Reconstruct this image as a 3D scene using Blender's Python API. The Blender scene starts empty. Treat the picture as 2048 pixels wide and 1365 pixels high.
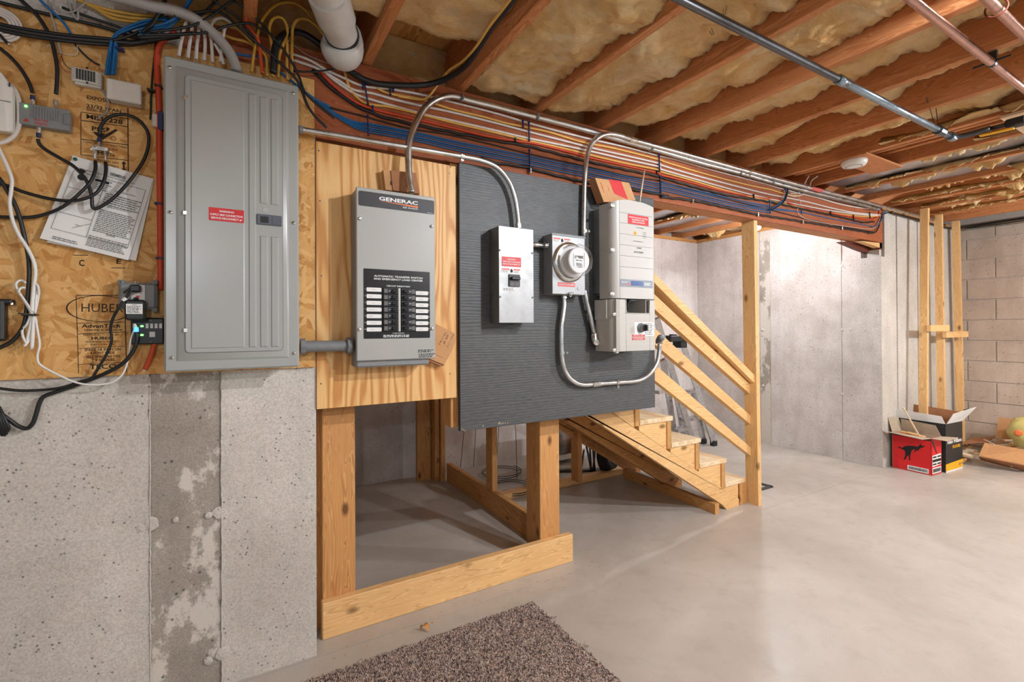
import bpy, bmesh, math, random
from mathutils import Vector, Matrix, noise
random.seed(7)
SC = bpy.context.scene
COL = SC.collection

# ------------------------------------------------------------------ camera
FPX, CYP, CAMZ = 949.3, 652.9, 1.2
_yaw, _pit, _rol = (math.radians(a) for a in (30.39, 0.285, -0.293))
_f = Vector((math.sin(_yaw) * math.cos(_pit), math.cos(_yaw) * math.cos(_pit), math.sin(_pit)))
_r0 = Vector((math.cos(_yaw), -math.sin(_yaw), 0))
_u0 = _r0.cross(_f)
_r = _r0 * math.cos(_rol) + _u0 * math.sin(_rol)
_u = _u0 * math.cos(_rol) - _r0 * math.sin(_rol)
cam_data = bpy.data.cameras.new('camera')
cam_data.sensor_width = 36.0
cam_data.lens = FPX / 2048 * 36.0
cam_data.shift_y = -(682.5 - CYP) / 2048
cam_data.clip_start = 0.02
cam = bpy.data.objects.new('camera', cam_data)
COL.objects.link(cam)
cam.matrix_world = Matrix(((_r.x, _u.x, -_f.x, 0), (_r.y, _u.y, -_f.y, 0), (_r.z, _u.z, -_f.z, CAMZ), (0, 0, 0, 1)))
SC.camera = cam

# ------------------------------------------------------------------ world, lamps, exposure
world = bpy.data.worlds.new('world')
SC.world = world
world.use_nodes = True
world.node_tree.nodes['Background'].inputs[0].default_value = (0.84, 0.92, 1.0, 1)
world.node_tree.nodes['Background'].inputs[1].default_value = 0.54

def lamp(name, loc, watts, radius, col):
    d = bpy.data.lights.new(name, 'POINT')
    d.energy = watts; d.shadow_soft_size = radius; d.color = col
    o = bpy.data.objects.new(name, d); o.location = loc
    COL.objects.link(o)
    return o
# the main bulb and an added fill lamp sit up between joists, which cut their light high on the walls; the other two, added fill as well, hang free
LAMP_COL = (0.84, 0.92, 1.0)
lamp('main_room_bulb_light', (1.88, -0.10, 2.30), 158, 0.026, LAMP_COL)
lamp('rear_fill_light', (2.69, -1.60, 2.30), 165, 0.03, LAMP_COL)  # added fill, placed so a joist shades the panel top
lamp('left_fill_light', (-0.6, -2.1, 1.92), 60, 0.04, LAMP_COL)  # added fill to lift the left-facing sides of the boxes
lamp('far_fill_light', (4.9, -0.55, 1.90), 170, 0.05, LAMP_COL)  # added fill for the ceiling and block wall at right
SC.view_settings.view_transform = 'Standard'
SC.view_settings.look = 'None'
SC.view_settings.gamma = 1.0
SC.view_settings.use_curve_mapping = False
SC.view_settings.exposure = 0.05

# ------------------------------------------------------------------ measuring helpers: a sight line met with a real plane
def _ray(x, y):
    return _f + _r * ((x - 1024) / FPX) - _u * ((y - CYP) / FPX)
def S(x, y, Y):
    d = _ray(x, y); t = Y / d.y
    return Vector((d.x * t, Y, CAMZ + d.z * t))
def G(x, y, Z=0.0):
    d = _ray(x, y); t = (Z - CAMZ) / d.z
    return Vector((d.x * t, d.y * t, Z))
def SX(x, y, X):
    d = _ray(x, y); t = X / d.x
    return Vector((X, d.y * t, CAMZ + d.z * t))
zA = lambda x, y: (x / 4.015, y / 4.015)
zB = lambda x, y: (x / 4.015, y / 4.015 + 300)
zC = lambda x, y: (x / 4.015, y / 4.015 + 540)
zD = lambda x, y: (x / 3.792 + 300, y / 3.792)
zE = lambda x, y: (x / 3.25 + 300, y / 3.25 + 340)
zF = lambda x, y: (x / 3.4125 + 560, y / 3.4125)
zG = lambda x, y: (x / 6.204 + 680, y / 6.204 + 340)
zH = lambda x, y: (x / 5.6875 + 680, y / 5.6875 + 520)
zI = lambda x, y: (x / 4.55 + 900, y / 4.55 + 160)
zK = lambda x, y: (x / 3.102 + 900, y / 3.102 + 400)
zL = lambda x, y: (x / 4.875 + 1060, y / 4.875 + 440)
zM = lambda x, y: (x / 4.013 + 1180, y / 4.013 + 380)
zQ = lambda x, y: (x / 3.938 + 1280, y / 3.938 + 200)
zP = lambda x, y: (x / 7.314 + 280, y / 7.314)

# ------------------------------------------------------------------ mesh helpers
class MB:
    def __init__(self):
        self.v = []; self.f = []
    def add(self, vs, fs):
        o = len(self.v)
        self.v += [Vector(p) for p in vs]
        self.f += [tuple(i + o for i in q) for q in fs]
        return self
    def box(self, x0, x1, y0, y1, z0, z1):
        if x0 > x1: x0, x1 = x1, x0
        if y0 > y1: y0, y1 = y1, y0
        if z0 > z1: z0, z1 = z1, z0
        return self.add([(x0, y0, z0), (x1, y0, z0), (x1, y1, z0), (x0, y1, z0), (x0, y0, z1), (x1, y0, z1), (x1, y1, z1), (x0, y1, z1)],
                        [(0, 3, 2, 1), (4, 5, 6, 7), (0, 1, 5, 4), (1, 2, 6, 5), (2, 3, 7, 6), (3, 0, 4, 7)])
    def cbox(self, x0, x1, y0, y1, z0, z1, b=0.004):
        if x0 > x1: x0, x1 = x1, x0
        if y0 > y1: y0, y1 = y1, y0
        if z0 > z1: z0, z1 = z1, z0
        b = min(b, (x1 - x0) * .45, (y1 - y0) * .45, (z1 - z0) * .45)
        pts = []
        for x, sx in ((x0, 1), (x1, -1)):
            for y, sy in ((y0, 1), (y1, -1)):
                for z, sz in ((z0, 1), (z1, -1)):
                    pts += [(x, y + sy * b, z + sz * b), (x + sx * b, y, z + sz * b), (x + sx * b, y + sy * b, z)]
        return self.hull(pts)
    def hull(self, pts):
        bm = bmesh.new()
        for p in pts: bm.verts.new(p)
        r = bmesh.ops.convex_hull(bm, input=bm.verts)
        bmesh.ops.dissolve_limit(bm, angle_limit=0.01, verts=bm.verts, edges=bm.edges)
        bm.verts.index_update()
        vs = [v.co.copy() for v in bm.verts]; fs = [[v.index for v in q.verts] for q in bm.faces]
        bm.free()
        return self.add(vs, fs)
    def obox(self, c, ax, ay, az):
        c, ax, ay, az = Vector(c), Vector(ax), Vector(ay), Vector(az)
        vs = [c + ax * sx + ay * sy + az * sz for sz in (-1, 1) for sx, sy in ((-1, -1), (1, -1), (1, 1), (-1, 1))]
        return self.add(vs, [(0, 3, 2, 1), (4, 5, 6, 7), (0, 1, 5, 4), (1, 2, 6, 5), (2, 3, 7, 6), (3, 0, 4, 7)])
    def prism(self, poly, axis, a, b):
        # poly: list of 2-tuples in the two other axes (x,z for axis y; y,z for axis x; x,y for axis z)
        n = len(poly); vs = []
        for h in (a, b):
            for p in poly:
                vs.append({'y': (p[0], h, p[1]), 'x': (h, p[0], p[1]), 'z': (p[0], p[1], h)}[axis])
        fs = [tuple(range(n)), tuple(range(2 * n - 1, n - 1, -1))]
        for i in range(n):
            j = (i + 1) % n
            fs.append((i, i + n, j + n, j))
        return self.add(vs, fs)
    def cyl(self, p0, p1, r0, r1=None, n=14, cap=True):
        p0, p1 = Vector(p0), Vector(p1); r1 = r0 if r1 is None else r1
        d = (p1 - p0).normalized()
        a = d.orthogonal().normalized(); b = d.cross(a)
        vs = []
        for p, r in ((p0, r0), (p1, r1)):
            for i in range(n):
                t = 2 * math.pi * i / n
                vs.append(p + a * (r * math.cos(t)) + b * (r * math.sin(t)))
        fs = [(i, (i + 1) % n, (i + 1) % n + n, i + n) for i in range(n)]
        if cap: fs += [tuple(range(n - 1, -1, -1)), tuple(range(n, 2 * n))]
        return self.add(vs, fs)
    def lathe(self, prof, org, axis, n=20):
        # prof: list of (radius, height along axis)
        org = Vector(org); d = Vector(axis).normalized()
        a = d.orthogonal().normalized(); b = d.cross(a)
        vs = []; fs = []; m = len(prof)
        for r, h in prof:
            for i in range(n):
                t = 2 * math.pi * i / n
                vs.append(org + d * h + a * (r * math.cos(t)) + b * (r * math.sin(t)))
        for k in range(m - 1):
            for i in range(n):
                j = (i + 1) % n
                fs.append((k * n + i, k * n + j, (k + 1) * n + j, (k + 1) * n + i))
        if prof[0][0] > 1e-5: fs.append(tuple(range(n - 1, -1, -1)))
        if prof[-1][0] > 1e-5: fs.append(tuple((m - 1) * n + i for i in range(n)))
        return self.add(vs, fs)
    def ring(self, c, axis, R, r, n=24, m=8, flat=1.0):
        c = Vector(c); d = Vector(axis).normalized(); a = d.orthogonal().normalized(); b = d.cross(a)
        vs = []; fs = []
        for i in range(n):
            t = 2 * math.pi * i / n; e = a * math.cos(t) + b * math.sin(t)
            for k in range(m):
                s = 2 * math.pi * k / m
                vs.append(c + e * (R + r * math.cos(s)) + d * (r * flat * math.sin(s)))
        for i in range(n):
            for k in range(m):
                fs.append((i * m + k, ((i + 1) % n) * m + k, ((i + 1) % n) * m + (k + 1) % m, i * m + (k + 1) % m))
        return self.add(vs, fs)
    def tube(self, pts, r, n=8, sub=6, smooth=True, closed=False, rmod=None):
        P = [Vector(p) for p in pts]
        if smooth and len(P) > 2: P = spline(P, sub)
        # resample only when a radius pattern is asked for
        if rmod:
            P = resample(P, rmod[0])
        t0 = (P[1] - P[0]).normalized()
        a = t0.orthogonal().normalized()
        vs = []; fs = []
        for i, p in enumerate(P):
            t = ((P[min(i + 1, len(P) - 1)] - P[max(i - 1, 0)])).normalized()
            a = (a - t * a.dot(t))
            a = a.normalized() if a.length > 1e-6 else t.orthogonal().normalized()
            b = t.cross(a)
            rr = r if not rmod else (r if i % 2 else r * rmod[1])
            for k in range(n):
                s = 2 * math.pi * k / n
                vs.append(p + a * (rr * math.cos(s)) + b * (rr * math.sin(s)))
        m = len(P)
        for i in range(m - 1):
            for k in range(n):
                fs.append((i * n + k, i * n + (k + 1) % n, (i + 1) * n + (k + 1) % n, (i + 1) * n + k))
        fs += [tuple(range(n - 1, -1, -1)), tuple((m - 1) * n + k for k in range(n))]
        return self.add(vs, fs)
    def ribbon(self, pts, w, t, up, sub=6):
        # flat cable: rectangular sweep, wide along `up`
        P = spline([Vector(p) for p in pts], sub); up = Vector(up)
        vs = []; fs = []
        for i, p in enumerate(P):
            d = (P[min(i + 1, len(P) - 1)] - P[max(i - 1, 0)]).normalized()
            s = up.cross(d).normalized(); q = d.cross(s)
            for sx, sy in ((-1, -1), (1, -1), (1, 1), (-1, 1)):
                vs.append(p + s * (sx * w / 2) + q * (sy * t / 2))
        m = len(P)
        for i in range(m - 1):
            for k in range(4):
                fs.append((i * 4 + k, i * 4 + (k + 1) % 4, (i + 1) * 4 + (k + 1) % 4, (i + 1) * 4 + k))
        fs += [(3, 2, 1, 0), tuple((m - 1) * 4 + k for k in range(4))]
        return self.add(vs, fs)
    def rrect(self, x0, x1, z0, z1, y0, y1, r=.004, n=4):
        if z0 > z1: z0, z1 = z1, z0
        if x0 > x1: x0, x1 = x1, x0
        r = min(r, (x1 - x0) * .49, (z1 - z0) * .49)
        poly = []
        for cx, cz, a0 in ((x1 - r, z1 - r, 0), (x0 + r, z1 - r, 90), (x0 + r, z0 + r, 180), (x1 - r, z0 + r, 270)):
            for i in range(n + 1):
                t = math.radians(a0 + 90 * i / n)
                poly.append((cx + r * math.cos(t), cz + r * math.sin(t)))
        return self.prism(poly, 'y', y0, y1)

def spline(P, sub):
    out = []
    n = len(P)
    for i in range(n - 1):
        p0 = P[i - 1] if i else P[0] * 2 - P[1]
        p1, p2 = P[i], P[i + 1]
        p3 = P[i + 2] if i + 2 < n else P[-1] * 2 - P[-2]
        for k in range(sub):
            t = k / sub
            out.append(0.5 * ((2 * p1) + (p2 - p0) * t + (2 * p0 - 5 * p1 + 4 * p2 - p3) * t * t + (3 * p1 - p0 - 3 * p2 + p3) * t ** 3))
    out.append(P[-1].copy())
    return out
def resample(P, step):
    out = [P[0].copy()]; acc = 0.0
    for i in range(1, len(P)):
        seg = (P[i] - P[i - 1]).length; pos = 0.0
        while acc + (seg - pos) >= step:
            pos += step - acc; acc = 0.0
            out.append(P[i - 1].lerp(P[i], pos / seg))
        acc += seg - pos
    return out

def _mesh(name, mb, mat, off, smooth):
    me = bpy.data.meshes.new(name)
    me.from_pydata([p - off for p in mb.v], [], mb.f)
    bm = bmesh.new(); bm.from_mesh(me)
    bmesh.ops.recalc_face_normals(bm, faces=bm.faces)
    bm.to_mesh(me); bm.free()
    if mat: me.materials.append(mat)
    if smooth:
        me.polygons.foreach_set('use_smooth', [True] * len(me.polygons))
        if smooth == 'auto':
            try: me.set_sharp_from_angle(angle=math.radians(38))
            except Exception: pass
    me.update()
    return me
def wloc(o):
    v = Vector((0, 0, 0))
    while o is not None:
        v += o.location; o = o.parent
    return v
def part(name, mb, mat, parent, smooth=False, label=None):
    o = bpy.data.objects.new(name, _mesh(name, mb, mat, wloc(parent), smooth))
    COL.objects.link(o); o.parent = parent
    if label: o['label'] = label
    return o
def tag(o, label, cat, group=None, kind=None):
    o['label'] = label; o['category'] = cat
    if group: o['group'] = group
    if kind: o['kind'] = kind
    return o
def thing(name, label, cat, loc, group=None):
    o = bpy.data.objects.new(name, None); o.empty_display_size = .05
    o.location = loc; COL.objects.link(o)
    return tag(o, label, cat, group)
def single(name, mb, mat, label, cat, group=None, smooth=False):
    xs = [p.x for p in mb.v]; ys = [p.y for p in mb.v]; zs = [p.z for p in mb.v]
    off = Vector(((min(xs) + max(xs)) / 2, (min(ys) + max(ys)) / 2, min(zs)))
    o = bpy.data.objects.new(name, _mesh(name, mb, mat, off, smooth)); o.location = off
    COL.objects.link(o)
    return tag(o, label, cat, group)
def struct(name, mb, mat, label=None, parent=None, smooth=False):
    o = bpy.data.objects.new(name, _mesh(name, mb, mat, wloc(parent) if parent else Vector((0, 0, 0)), smooth)) if mb else bpy.data.objects.new(name, None)
    COL.objects.link(o)
    if parent: o.parent = parent
    else: o['kind'] = 'structure'
    if label: o['label'] = label
    return o

# lettering: built-in font outlines turned into thin mesh, laid on a plane
_tc = {}
def glyphs(s, bold):
    k = (s, bold)
    if k not in _tc:
        cu = bpy.data.curves.new('lettering', 'FONT'); cu.body = s; cu.resolution_u = 2; cu.offset = bold
        ob = bpy.data.objects.new('lettering', cu); COL.objects.link(ob)
        me = bpy.data.meshes.new_from_object(ob)
        vs = [v.co.copy() for v in me.vertices]; fs = [tuple(p.vertices) for p in me.polygons]
        bpy.data.objects.remove(ob); bpy.data.curves.remove(cu); bpy.data.meshes.remove(me)
        _tc[k] = (vs, fs)
    return _tc[k]
def write(mb, s, x, z, y, h, width=None, align='C', rot=0.0, bold=0.012, skew=0.0):
    """letters of cap height h on the plane Y=y facing -Y; x,z = middle (C) or left (L) of the baseline"""
    vs, fs = glyphs(s, bold)
    if not vs: return mb
    x0 = min(v.x for v in vs); x1 = max(v.x for v in vs); sc = h / 0.70
    sx = sc if width is None else width / max(x1 - x0, 1e-6)
    w = (x1 - x0) * sx; ox = -w / 2 if align == 'C' else 0
    c, sn = math.cos(rot), math.sin(rot); out = []
    for v in vs:
        a = (v.x - x0) * sx + ox + v.y * sc * skew; b = v.y * sc
        out.append((x + a * c - b * sn, y, z + a * sn + b * c))
    return mb.add(out, fs)
def fine(mb, x0, x1, z0, z1, y, rows, seed=1, rot=0.0, org=None):
    """rows of print too small to read: short bars broken like words"""
    rnd = random.Random(seed); h = (z1 - z0) / rows
    for i in range(rows):
        zz = z1 - (i + .5) * h; x = x0; end = x1 - rnd.random() * (x1 - x0) * .25
        while x < end:
            w = rnd.uniform(.6, 2.4) * h
            xe = min(x + w, end)
            q = [(x, zz - h * .27), (xe, zz - h * .27), (xe, zz + h * .27), (x, zz + h * .27)]
            if rot:
                c, s = math.cos(rot), math.sin(rot)
                q = [(org[0] + (a - org[0]) * c - (b - org[1]) * s, org[1] + (a - org[0]) * s + (b - org[1]) * c) for a, b in q]
            mb.add([(a, y, b) for a, b in q], [(0, 1, 2, 3)])
            x = xe + h * .45
    return mb
# ------------------------------------------------------------------ materials
def mk(name, rough=.6, metal=0.0, spec=.5):
    m = bpy.data.materials.new(name); m.use_nodes = True
    nt = m.node_tree; b = nt.nodes['Principled BSDF']
    b.inputs['Roughness'].default_value = rough; b.inputs['Metallic'].default_value = metal
    b.inputs['Specular IOR Level'].default_value = spec
    return m, nt, b
def nd(nt, typ, vec=None, **kw):
    n = nt.nodes.new('ShaderNode' + typ)
    for k, v in kw.items():
        key = k.replace('_', ' ')
        if key in n.inputs: n.inputs[key].default_value = v
        else: setattr(n, k, v)
    if vec is not None: nt.links.new(vec, n.inputs['Vector'])
    return n
def pos(nt, scale=(1, 1, 1), rot=(0, 0, 0)):
    g = nt.nodes.new('ShaderNodeNewGeometry'); mp = nt.nodes.new('ShaderNodeMapping')
    nt.links.new(g.outputs['Position'], mp.inputs['Vector'])
    mp.inputs['Scale'].default_value = scale; mp.inputs['Rotation'].default_value = rot
    return mp.outputs[0]
def ramp(nt, fac, stops):
    r = nt.nodes.new('ShaderNodeValToRGB'); el = r.color_ramp.elements
    while len(el) < len(stops): el.new(0.5)
    for e, (p, c) in zip(el, stops):
        e.position = p; e.color = (c[0], c[1], c[2], 1)
    nt.links.new(fac, r.inputs[0])
    return r.outputs[0]
def mix(nt, fac, a, b, mode='MIX'):
    n = nt.nodes.new('ShaderNodeMix'); n.data_type = 'RGBA'; n.blend_type = mode
    for sock, v in ((n.inputs[0], fac), (n.inputs[6], a), (n.inputs[7], b)):
        if isinstance(v, bpy.types.NodeSocket): nt.links.new(v, sock)
        elif isinstance(v, (int, float)): sock.default_value = v
        else: sock.default_value = (v[0], v[1], v[2], 1)
    return n.outputs[2]
def bump(nt, b, h, strength=.3, dist=.002, prev=None):
    n = nt.nodes.new('ShaderNodeBump'); n.inputs['Strength'].default_value = strength; n.inputs['Distance'].default_value = dist
    nt.links.new(h, n.inputs['Height'])
    if prev is not None: nt.links.new(prev, n.inputs['Normal'])
    nt.links.new(n.outputs[0], b.inputs['Normal'])
    return n.outputs[0]
def lin(c):
    f = lambda x: x / 12.92 if x <= .04045 else ((x + .055) / 1.055) ** 2.4
    return tuple(f(x / 255) for x in c)
def plain(name, rgb, rough=.5, metal=0.0, var=.08, scale=40, bmp=0.0, spec=.5):
    m, nt, b = mk(name, rough, metal, spec); c = lin(rgb)
    n = nd(nt, 'TexNoise', pos(nt), Scale=scale, Detail=3.0)
    k = lambda s: tuple(min(1, x * s) for x in c)
    nt.links.new(ramp(nt, n.outputs[0], [(.3, k(1 - var)), (.7, k(1 + var))]), b.inputs['Base Color'])
    if bmp: bump(nt, b, n.outputs[0], bmp, .002)
    return m

def lime_fac(nt, o):
    r = nt.nodes.new('ShaderNodeMapRange'); r.inputs[1].default_value = .97; r.inputs[2].default_value = 1.03
    r.inputs[3].default_value = 0; r.inputs[4].default_value = .75
    nt.links.new(o, r.inputs[0]); return r.outputs[0]
def concrete(name, base, dark, light, pits=.35, rough=.9, lime=None, gate=.52, psc=38.0):
    m, nt, b = mk(name, rough, 0, .25); p = pos(nt)
    n1 = nd(nt, 'TexNoise', p, Scale=2.2, Detail=6.0, Roughness=.62)
    n2 = nd(nt, 'TexNoise', p, Scale=170.0, Detail=4.0, Roughness=.7)
    n3 = nd(nt, 'TexNoise', pos(nt, (9, 9, 1.6)), Scale=1.4, Detail=5.0, Roughness=.6)
    c = ramp(nt, n1.outputs[0], [(.30, lin(dark)), (.5, lin(base)), (.72, lin(light))])
    c = mix(nt, ramp(nt, n3.outputs[0], [(.45, (0, 0, 0)), (.75, (.5, .5, .5))]), c, lin(dark))
    c = mix(nt, .55, c, ramp(nt, n2.outputs[0], [(.34, (.55, .54, .52)), (.6, (1.08, 1.08, 1.08))]), 'MULTIPLY')
    if lime:
        nl = nd(nt, 'TexNoise', pos(nt, (1, 1, .7)), Scale=9.0, Detail=9.0, Roughness=.72)
        nb_ = nd(nt, 'TexNoise', pos(nt, (1, 1, .5)), Scale=3.0, Detail=2.0)
        mm = nt.nodes.new('ShaderNodeMath'); mm.operation = 'ADD'
        nt.links.new(nl.outputs[0], mm.inputs[0]); nt.links.new(nb_.outputs[0], mm.inputs[1])
        c = mix(nt, lime_fac(nt, mm.outputs[0]), c, lin(lime))
    v = nd(nt, 'TexVoronoi', p, Scale=psc); v.feature = 'F1'
    n4 = nd(nt, 'TexNoise', p, Scale=14.0, Detail=2.0)
    sub = nt.nodes.new('ShaderNodeMath'); sub.operation = 'MULTIPLY'
    nt.links.new(ramp(nt, v.outputs['Distance'], [(.09, (1, 1, 1)), (.22, (0, 0, 0))]), sub.inputs[0])
    nt.links.new(ramp(nt, n4.outputs[0], [(gate, (0, 0, 0)), (gate + .08, (1, 1, 1))]), sub.inputs[1])
    c = mix(nt, sub.outputs[0], c, tuple(x * .45 for x in lin(dark)))
    nt.links.new(c, b.inputs['Base Color'])
    nb = bump(nt, b, n2.outputs[0], .25, .002)
    inv = nt.nodes.new('ShaderNodeMath'); inv.operation = 'SUBTRACT'; inv.inputs[0].default_value = 1
    nt.links.new(sub.outputs[0], inv.inputs[1])
    bump(nt, b, inv.outputs[0], pits, .004, nb)
    return m
M = {}
M['concrete'] = concrete('grey_concrete', (204, 197, 187), (186, 179, 169), (216, 209, 200), .5, gate=.47, psc=55.0)
M['concrete_strip'] = concrete('stained_concrete', (164, 155, 143), (140, 132, 121), (180, 172, 160), lime=(216, 209, 198))
M['concrete_white'] = concrete('limed_concrete', (208, 200, 195), (182, 173, 166), (222, 216, 213), .35)
M['block'] = concrete('concrete_block', (190, 172, 156), (170, 152, 136), (202, 186, 171), .3)
M['mortar'] = plain('mortar', (186, 172, 158), .95, var=.12, scale=90, bmp=.4)

def floor_mat():
    m, nt, b = mk('troweled_floor_concrete', .42, 0, .45); p = pos(nt)
    n1 = nd(nt, 'TexNoise', p, Scale=1.1, Detail=7.0, Roughness=.62, Distortion=.5)
    n2 = nd(nt, 'TexNoise', p, Scale=9.0, Detail=6.0, Roughness=.65)
    n3 = nd(nt, 'TexNoise', p, Scale=220.0, Detail=2.0)
    c = ramp(nt, n1.outputs[0], [(.32, lin((170, 162, 152))), (.5, lin((184, 176, 167))), (.7, lin((198, 191, 183)))])
    c = mix(nt, ramp(nt, n2.outputs[0], [(.52, (0, 0, 0)), (.72, (.45, .45, .45))]), c, lin((164, 155, 145)))
    c = mix(nt, .25, c, ramp(nt, n3.outputs[0], [(.3, (.7, .7, .7)), (.6, (1, 1, 1))]), 'MULTIPLY')
    nt.links.new(c, b.inputs['Base Color'])
    nt.links.new(ramp(nt, n2.outputs[0], [(.3, (.30, .30, .30)), (.7, (.52, .52, .52))]), b.inputs['Roughness'])
    bump(nt, b, n3.outputs[0], .06, .001)
    return m
M['floor'] = floor_mat()

def osb_mat(name='osb', tint=1.0, cols=((190, 132, 68), (208, 154, 88), (218, 168, 102), (228, 184, 122))):
    m, nt, b = mk(name, .62, 0, .3)
    k = lambda r, g, bb: tuple(x * tint for x in lin((r, g, bb)))
    col = None; val = None; hgt = None
    for i, (rot, w, l) in enumerate(((.35, 46, 11), (-.75, 52, 13), (1.25, 44, 12), (-1.5, 60, 15), (.9, 70, 18), (-.2, 54, 12))):
        p = pos(nt, (1, 1, 1), (0, rot, 0))
        n = nd(nt, 'TexNoise', p, Scale=9.0 + i, Detail=2.0)
        d = nt.nodes.new('ShaderNodeVectorMath'); d.operation = 'MULTIPLY_ADD'
        nt.links.new(n.outputs['Color'], d.inputs[0]); d.inputs[1].default_value = (.022, .0, .03); nt.links.new(p, d.inputs[2])
        mp = nt.nodes.new('ShaderNodeMapping'); nt.links.new(d.outputs[0], mp.inputs[0]); mp.inputs['Scale'].default_value = (w, 3, l); mp.inputs['Location'].default_value = (i * 3.3, 0, i * 7.7)
        v = nd(nt, 'TexVoronoi', mp.outputs[0], Scale=1.0, Randomness=1.0)
        sp = nt.nodes.new('ShaderNodeSeparateColor'); nt.links.new(v.outputs['Color'], sp.inputs[0])
        fm = nt.nodes.new('ShaderNodeMapping'); nt.links.new(p, fm.inputs[0]); fm.inputs['Scale'].default_value = (260, 260, 14)
        f = nd(nt, 'TexNoise', fm.outputs[0], Scale=1.2, Detail=3.0)
        c = ramp(nt, sp.outputs[1], [(0, k(*cols[0])), (.25, k(*cols[1])), (.6, k(*cols[2])), (1, k(*cols[3]))])
        c = mix(nt, .55, c, ramp(nt, f.outputs[0], [(.3, (.74, .68, .6)), (.62, (1, 1, 1))]), 'MULTIPLY')
        if col is None: col, val, hgt = c, sp.outputs[0], f.outputs[0]
        else:
            g = nt.nodes.new('ShaderNodeMath'); g.operation = 'GREATER_THAN'; nt.links.new(sp.outputs[0], g.inputs[0]); nt.links.new(val, g.inputs[1])
            col = mix(nt, g.outputs[0], col, c)
            mx = nt.nodes.new('ShaderNodeMath'); mx.operation = 'MAXIMUM'; nt.links.new(sp.outputs[0], mx.inputs[0]); nt.links.new(val, mx.inputs[1]); val = mx.outputs[0]
    nt.links.new(col, b.inputs['Base Color'])
    nb = bump(nt, b, val, .35, .002); bump(nt, b, hgt, .1, .001, nb)
    return m
M['osb'] = osb_mat()
M['osb_tread'] = osb_mat('osb_tread', 1.0, ((214, 178, 132), (226, 196, 154), (232, 206, 168), (240, 220, 190)))

def ply_mat():
    m, nt, b = mk('fir_plywood', .5, 0, .4); p = pos(nt, (1, 1, .11))
    n = nd(nt, 'TexNoise', p, Scale=6.0, Detail=2.5, Roughness=.55)
    d = nt.nodes.new('ShaderNodeVectorMath'); d.operation = 'MULTIPLY_ADD'
    nt.links.new(n.outputs['Color'], d.inputs[0]); d.inputs[1].default_value = (.42, .14, .05); nt.links.new(p, d.inputs[2])
    w = nd(nt, 'TexWave', d.outputs[0], Scale=8.0, Distortion=2.2, Detail=3.0, Detail_Scale=2.0)
    w.wave_type = 'BANDS'; w.bands_direction = 'X'
    f = nd(nt, 'TexNoise', pos(nt, (120, 120, 6)), Scale=2.0, Detail=3.0)
    c = ramp(nt, w.outputs[0], [(.10, lin((228, 184, 122))), (.6, lin((220, 168, 104))), (.97, lin((198, 138, 74)))])
    c = mix(nt, .4, c, ramp(nt, f.outputs[0], [(.3, (.78, .72, .66)), (.6, (1, 1, 1))]), 'MULTIPLY')
    nt.links.new(c, b.inputs['Base Color']); bump(nt, b, f.outputs[0], .08, .001)
    return m
M['ply'] = ply_mat()

def wood(name, light, mid, dark, axis='z', knots=True, rough=.55):
    m, nt, b = mk(name, rough, 0, .35)
    i = 'xyz'.index(axis)
    s1 = [9, 9, 9]; s1[i] = .9
    g = nt.nodes.new('ShaderNodeNewGeometry'); oi = nt.nodes.new('ShaderNodeObjectInfo')
    off = nt.nodes.new('ShaderNodeVectorMath'); off.operation = 'MULTIPLY_ADD'
    cmb = nt.nodes.new('ShaderNodeCombineXYZ')
    for k in range(3): nt.links.new(oi.outputs['Random'], cmb.inputs[k])
    nt.links.new(cmb.outputs[0], off.inputs[0]); off.inputs[1].default_value = (3.1, 2.3, 4.7); nt.links.new(g.outputs['Position'], off.inputs[2])
    def mp(sc):
        q = nt.nodes.new('ShaderNodeMapping'); nt.links.new(off.outputs[0], q.inputs[0]); q.inputs['Scale'].default_value = sc
        return q.outputs[0]
    n = nd(nt, 'TexNoise', mp(s1), Scale=2.0, Detail=3.0, Distortion=.8)
    w = nt.nodes.new('ShaderNodeMath'); w.operation = 'SINE'
    ml = nt.nodes.new('ShaderNodeMath'); ml.operation = 'MULTIPLY'; ml.inputs[1].default_value = 42.0
    nt.links.new(n.outputs[0], ml.inputs[0]); nt.links.new(ml.outputs[0], w.inputs[0])
    c = ramp(nt, w.outputs[0], [(.0, lin(mid)), (.45, lin(light)), (.9, lin(mid))])
    c = mix(nt, ramp(nt, w.outputs[0], [(.75, (0, 0, 0)), (1.0, (.5, .5, .5))]), c, lin(dark))
    s2 = [150, 150, 150]; s2[i] = 5
    f = nd(nt, 'TexNoise', mp(s2), Scale=1.5, Detail=3.0)
    c = mix(nt, .45, c, ramp(nt, f.outputs[0], [(.28, (.72, .66, .6)), (.6, (1, 1, 1))]), 'MULTIPLY')
    big = nd(nt, 'TexNoise', mp((3, 3, 3)), Scale=1.0, Detail=2.0)
    c = mix(nt, .6, c, ramp(nt, big.outputs[0], [(.3, (.82, .78, .74)), (.65, (1, 1, 1))]), 'MULTIPLY')
    if knots:
        s3 = [15, 15, 15]; s3[i] = 7.5
        v = nd(nt, 'TexVoronoi', mp(s3), Scale=.62)
        kf = ramp(nt, v.outputs['Distance'], [(.07, (1, 1, 1)), (.17, (0, 0, 0))])
        c = mix(nt, kf, c, tuple(x * .42 for x in lin(dark)))
    nt.links.new(c, b.inputs['Base Color']); bump(nt, b, f.outputs[0], .12, .001)
    return m
for ax in 'xyz':
    M['lumber_' + ax] = wood('pine_lumber_' + ax, (242, 202, 146), (234, 188, 128), (208, 154, 92), ax)
    M['oldwood_' + ax] = wood('aged_lumber_' + ax, (220, 170, 110), (206, 150, 90), (172, 112, 62), ax)
    M['joist_' + ax] = wood('joist_wood_' + ax, (212, 150, 100), (198, 130, 80), (168, 98, 54), ax, False, .7)
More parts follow.
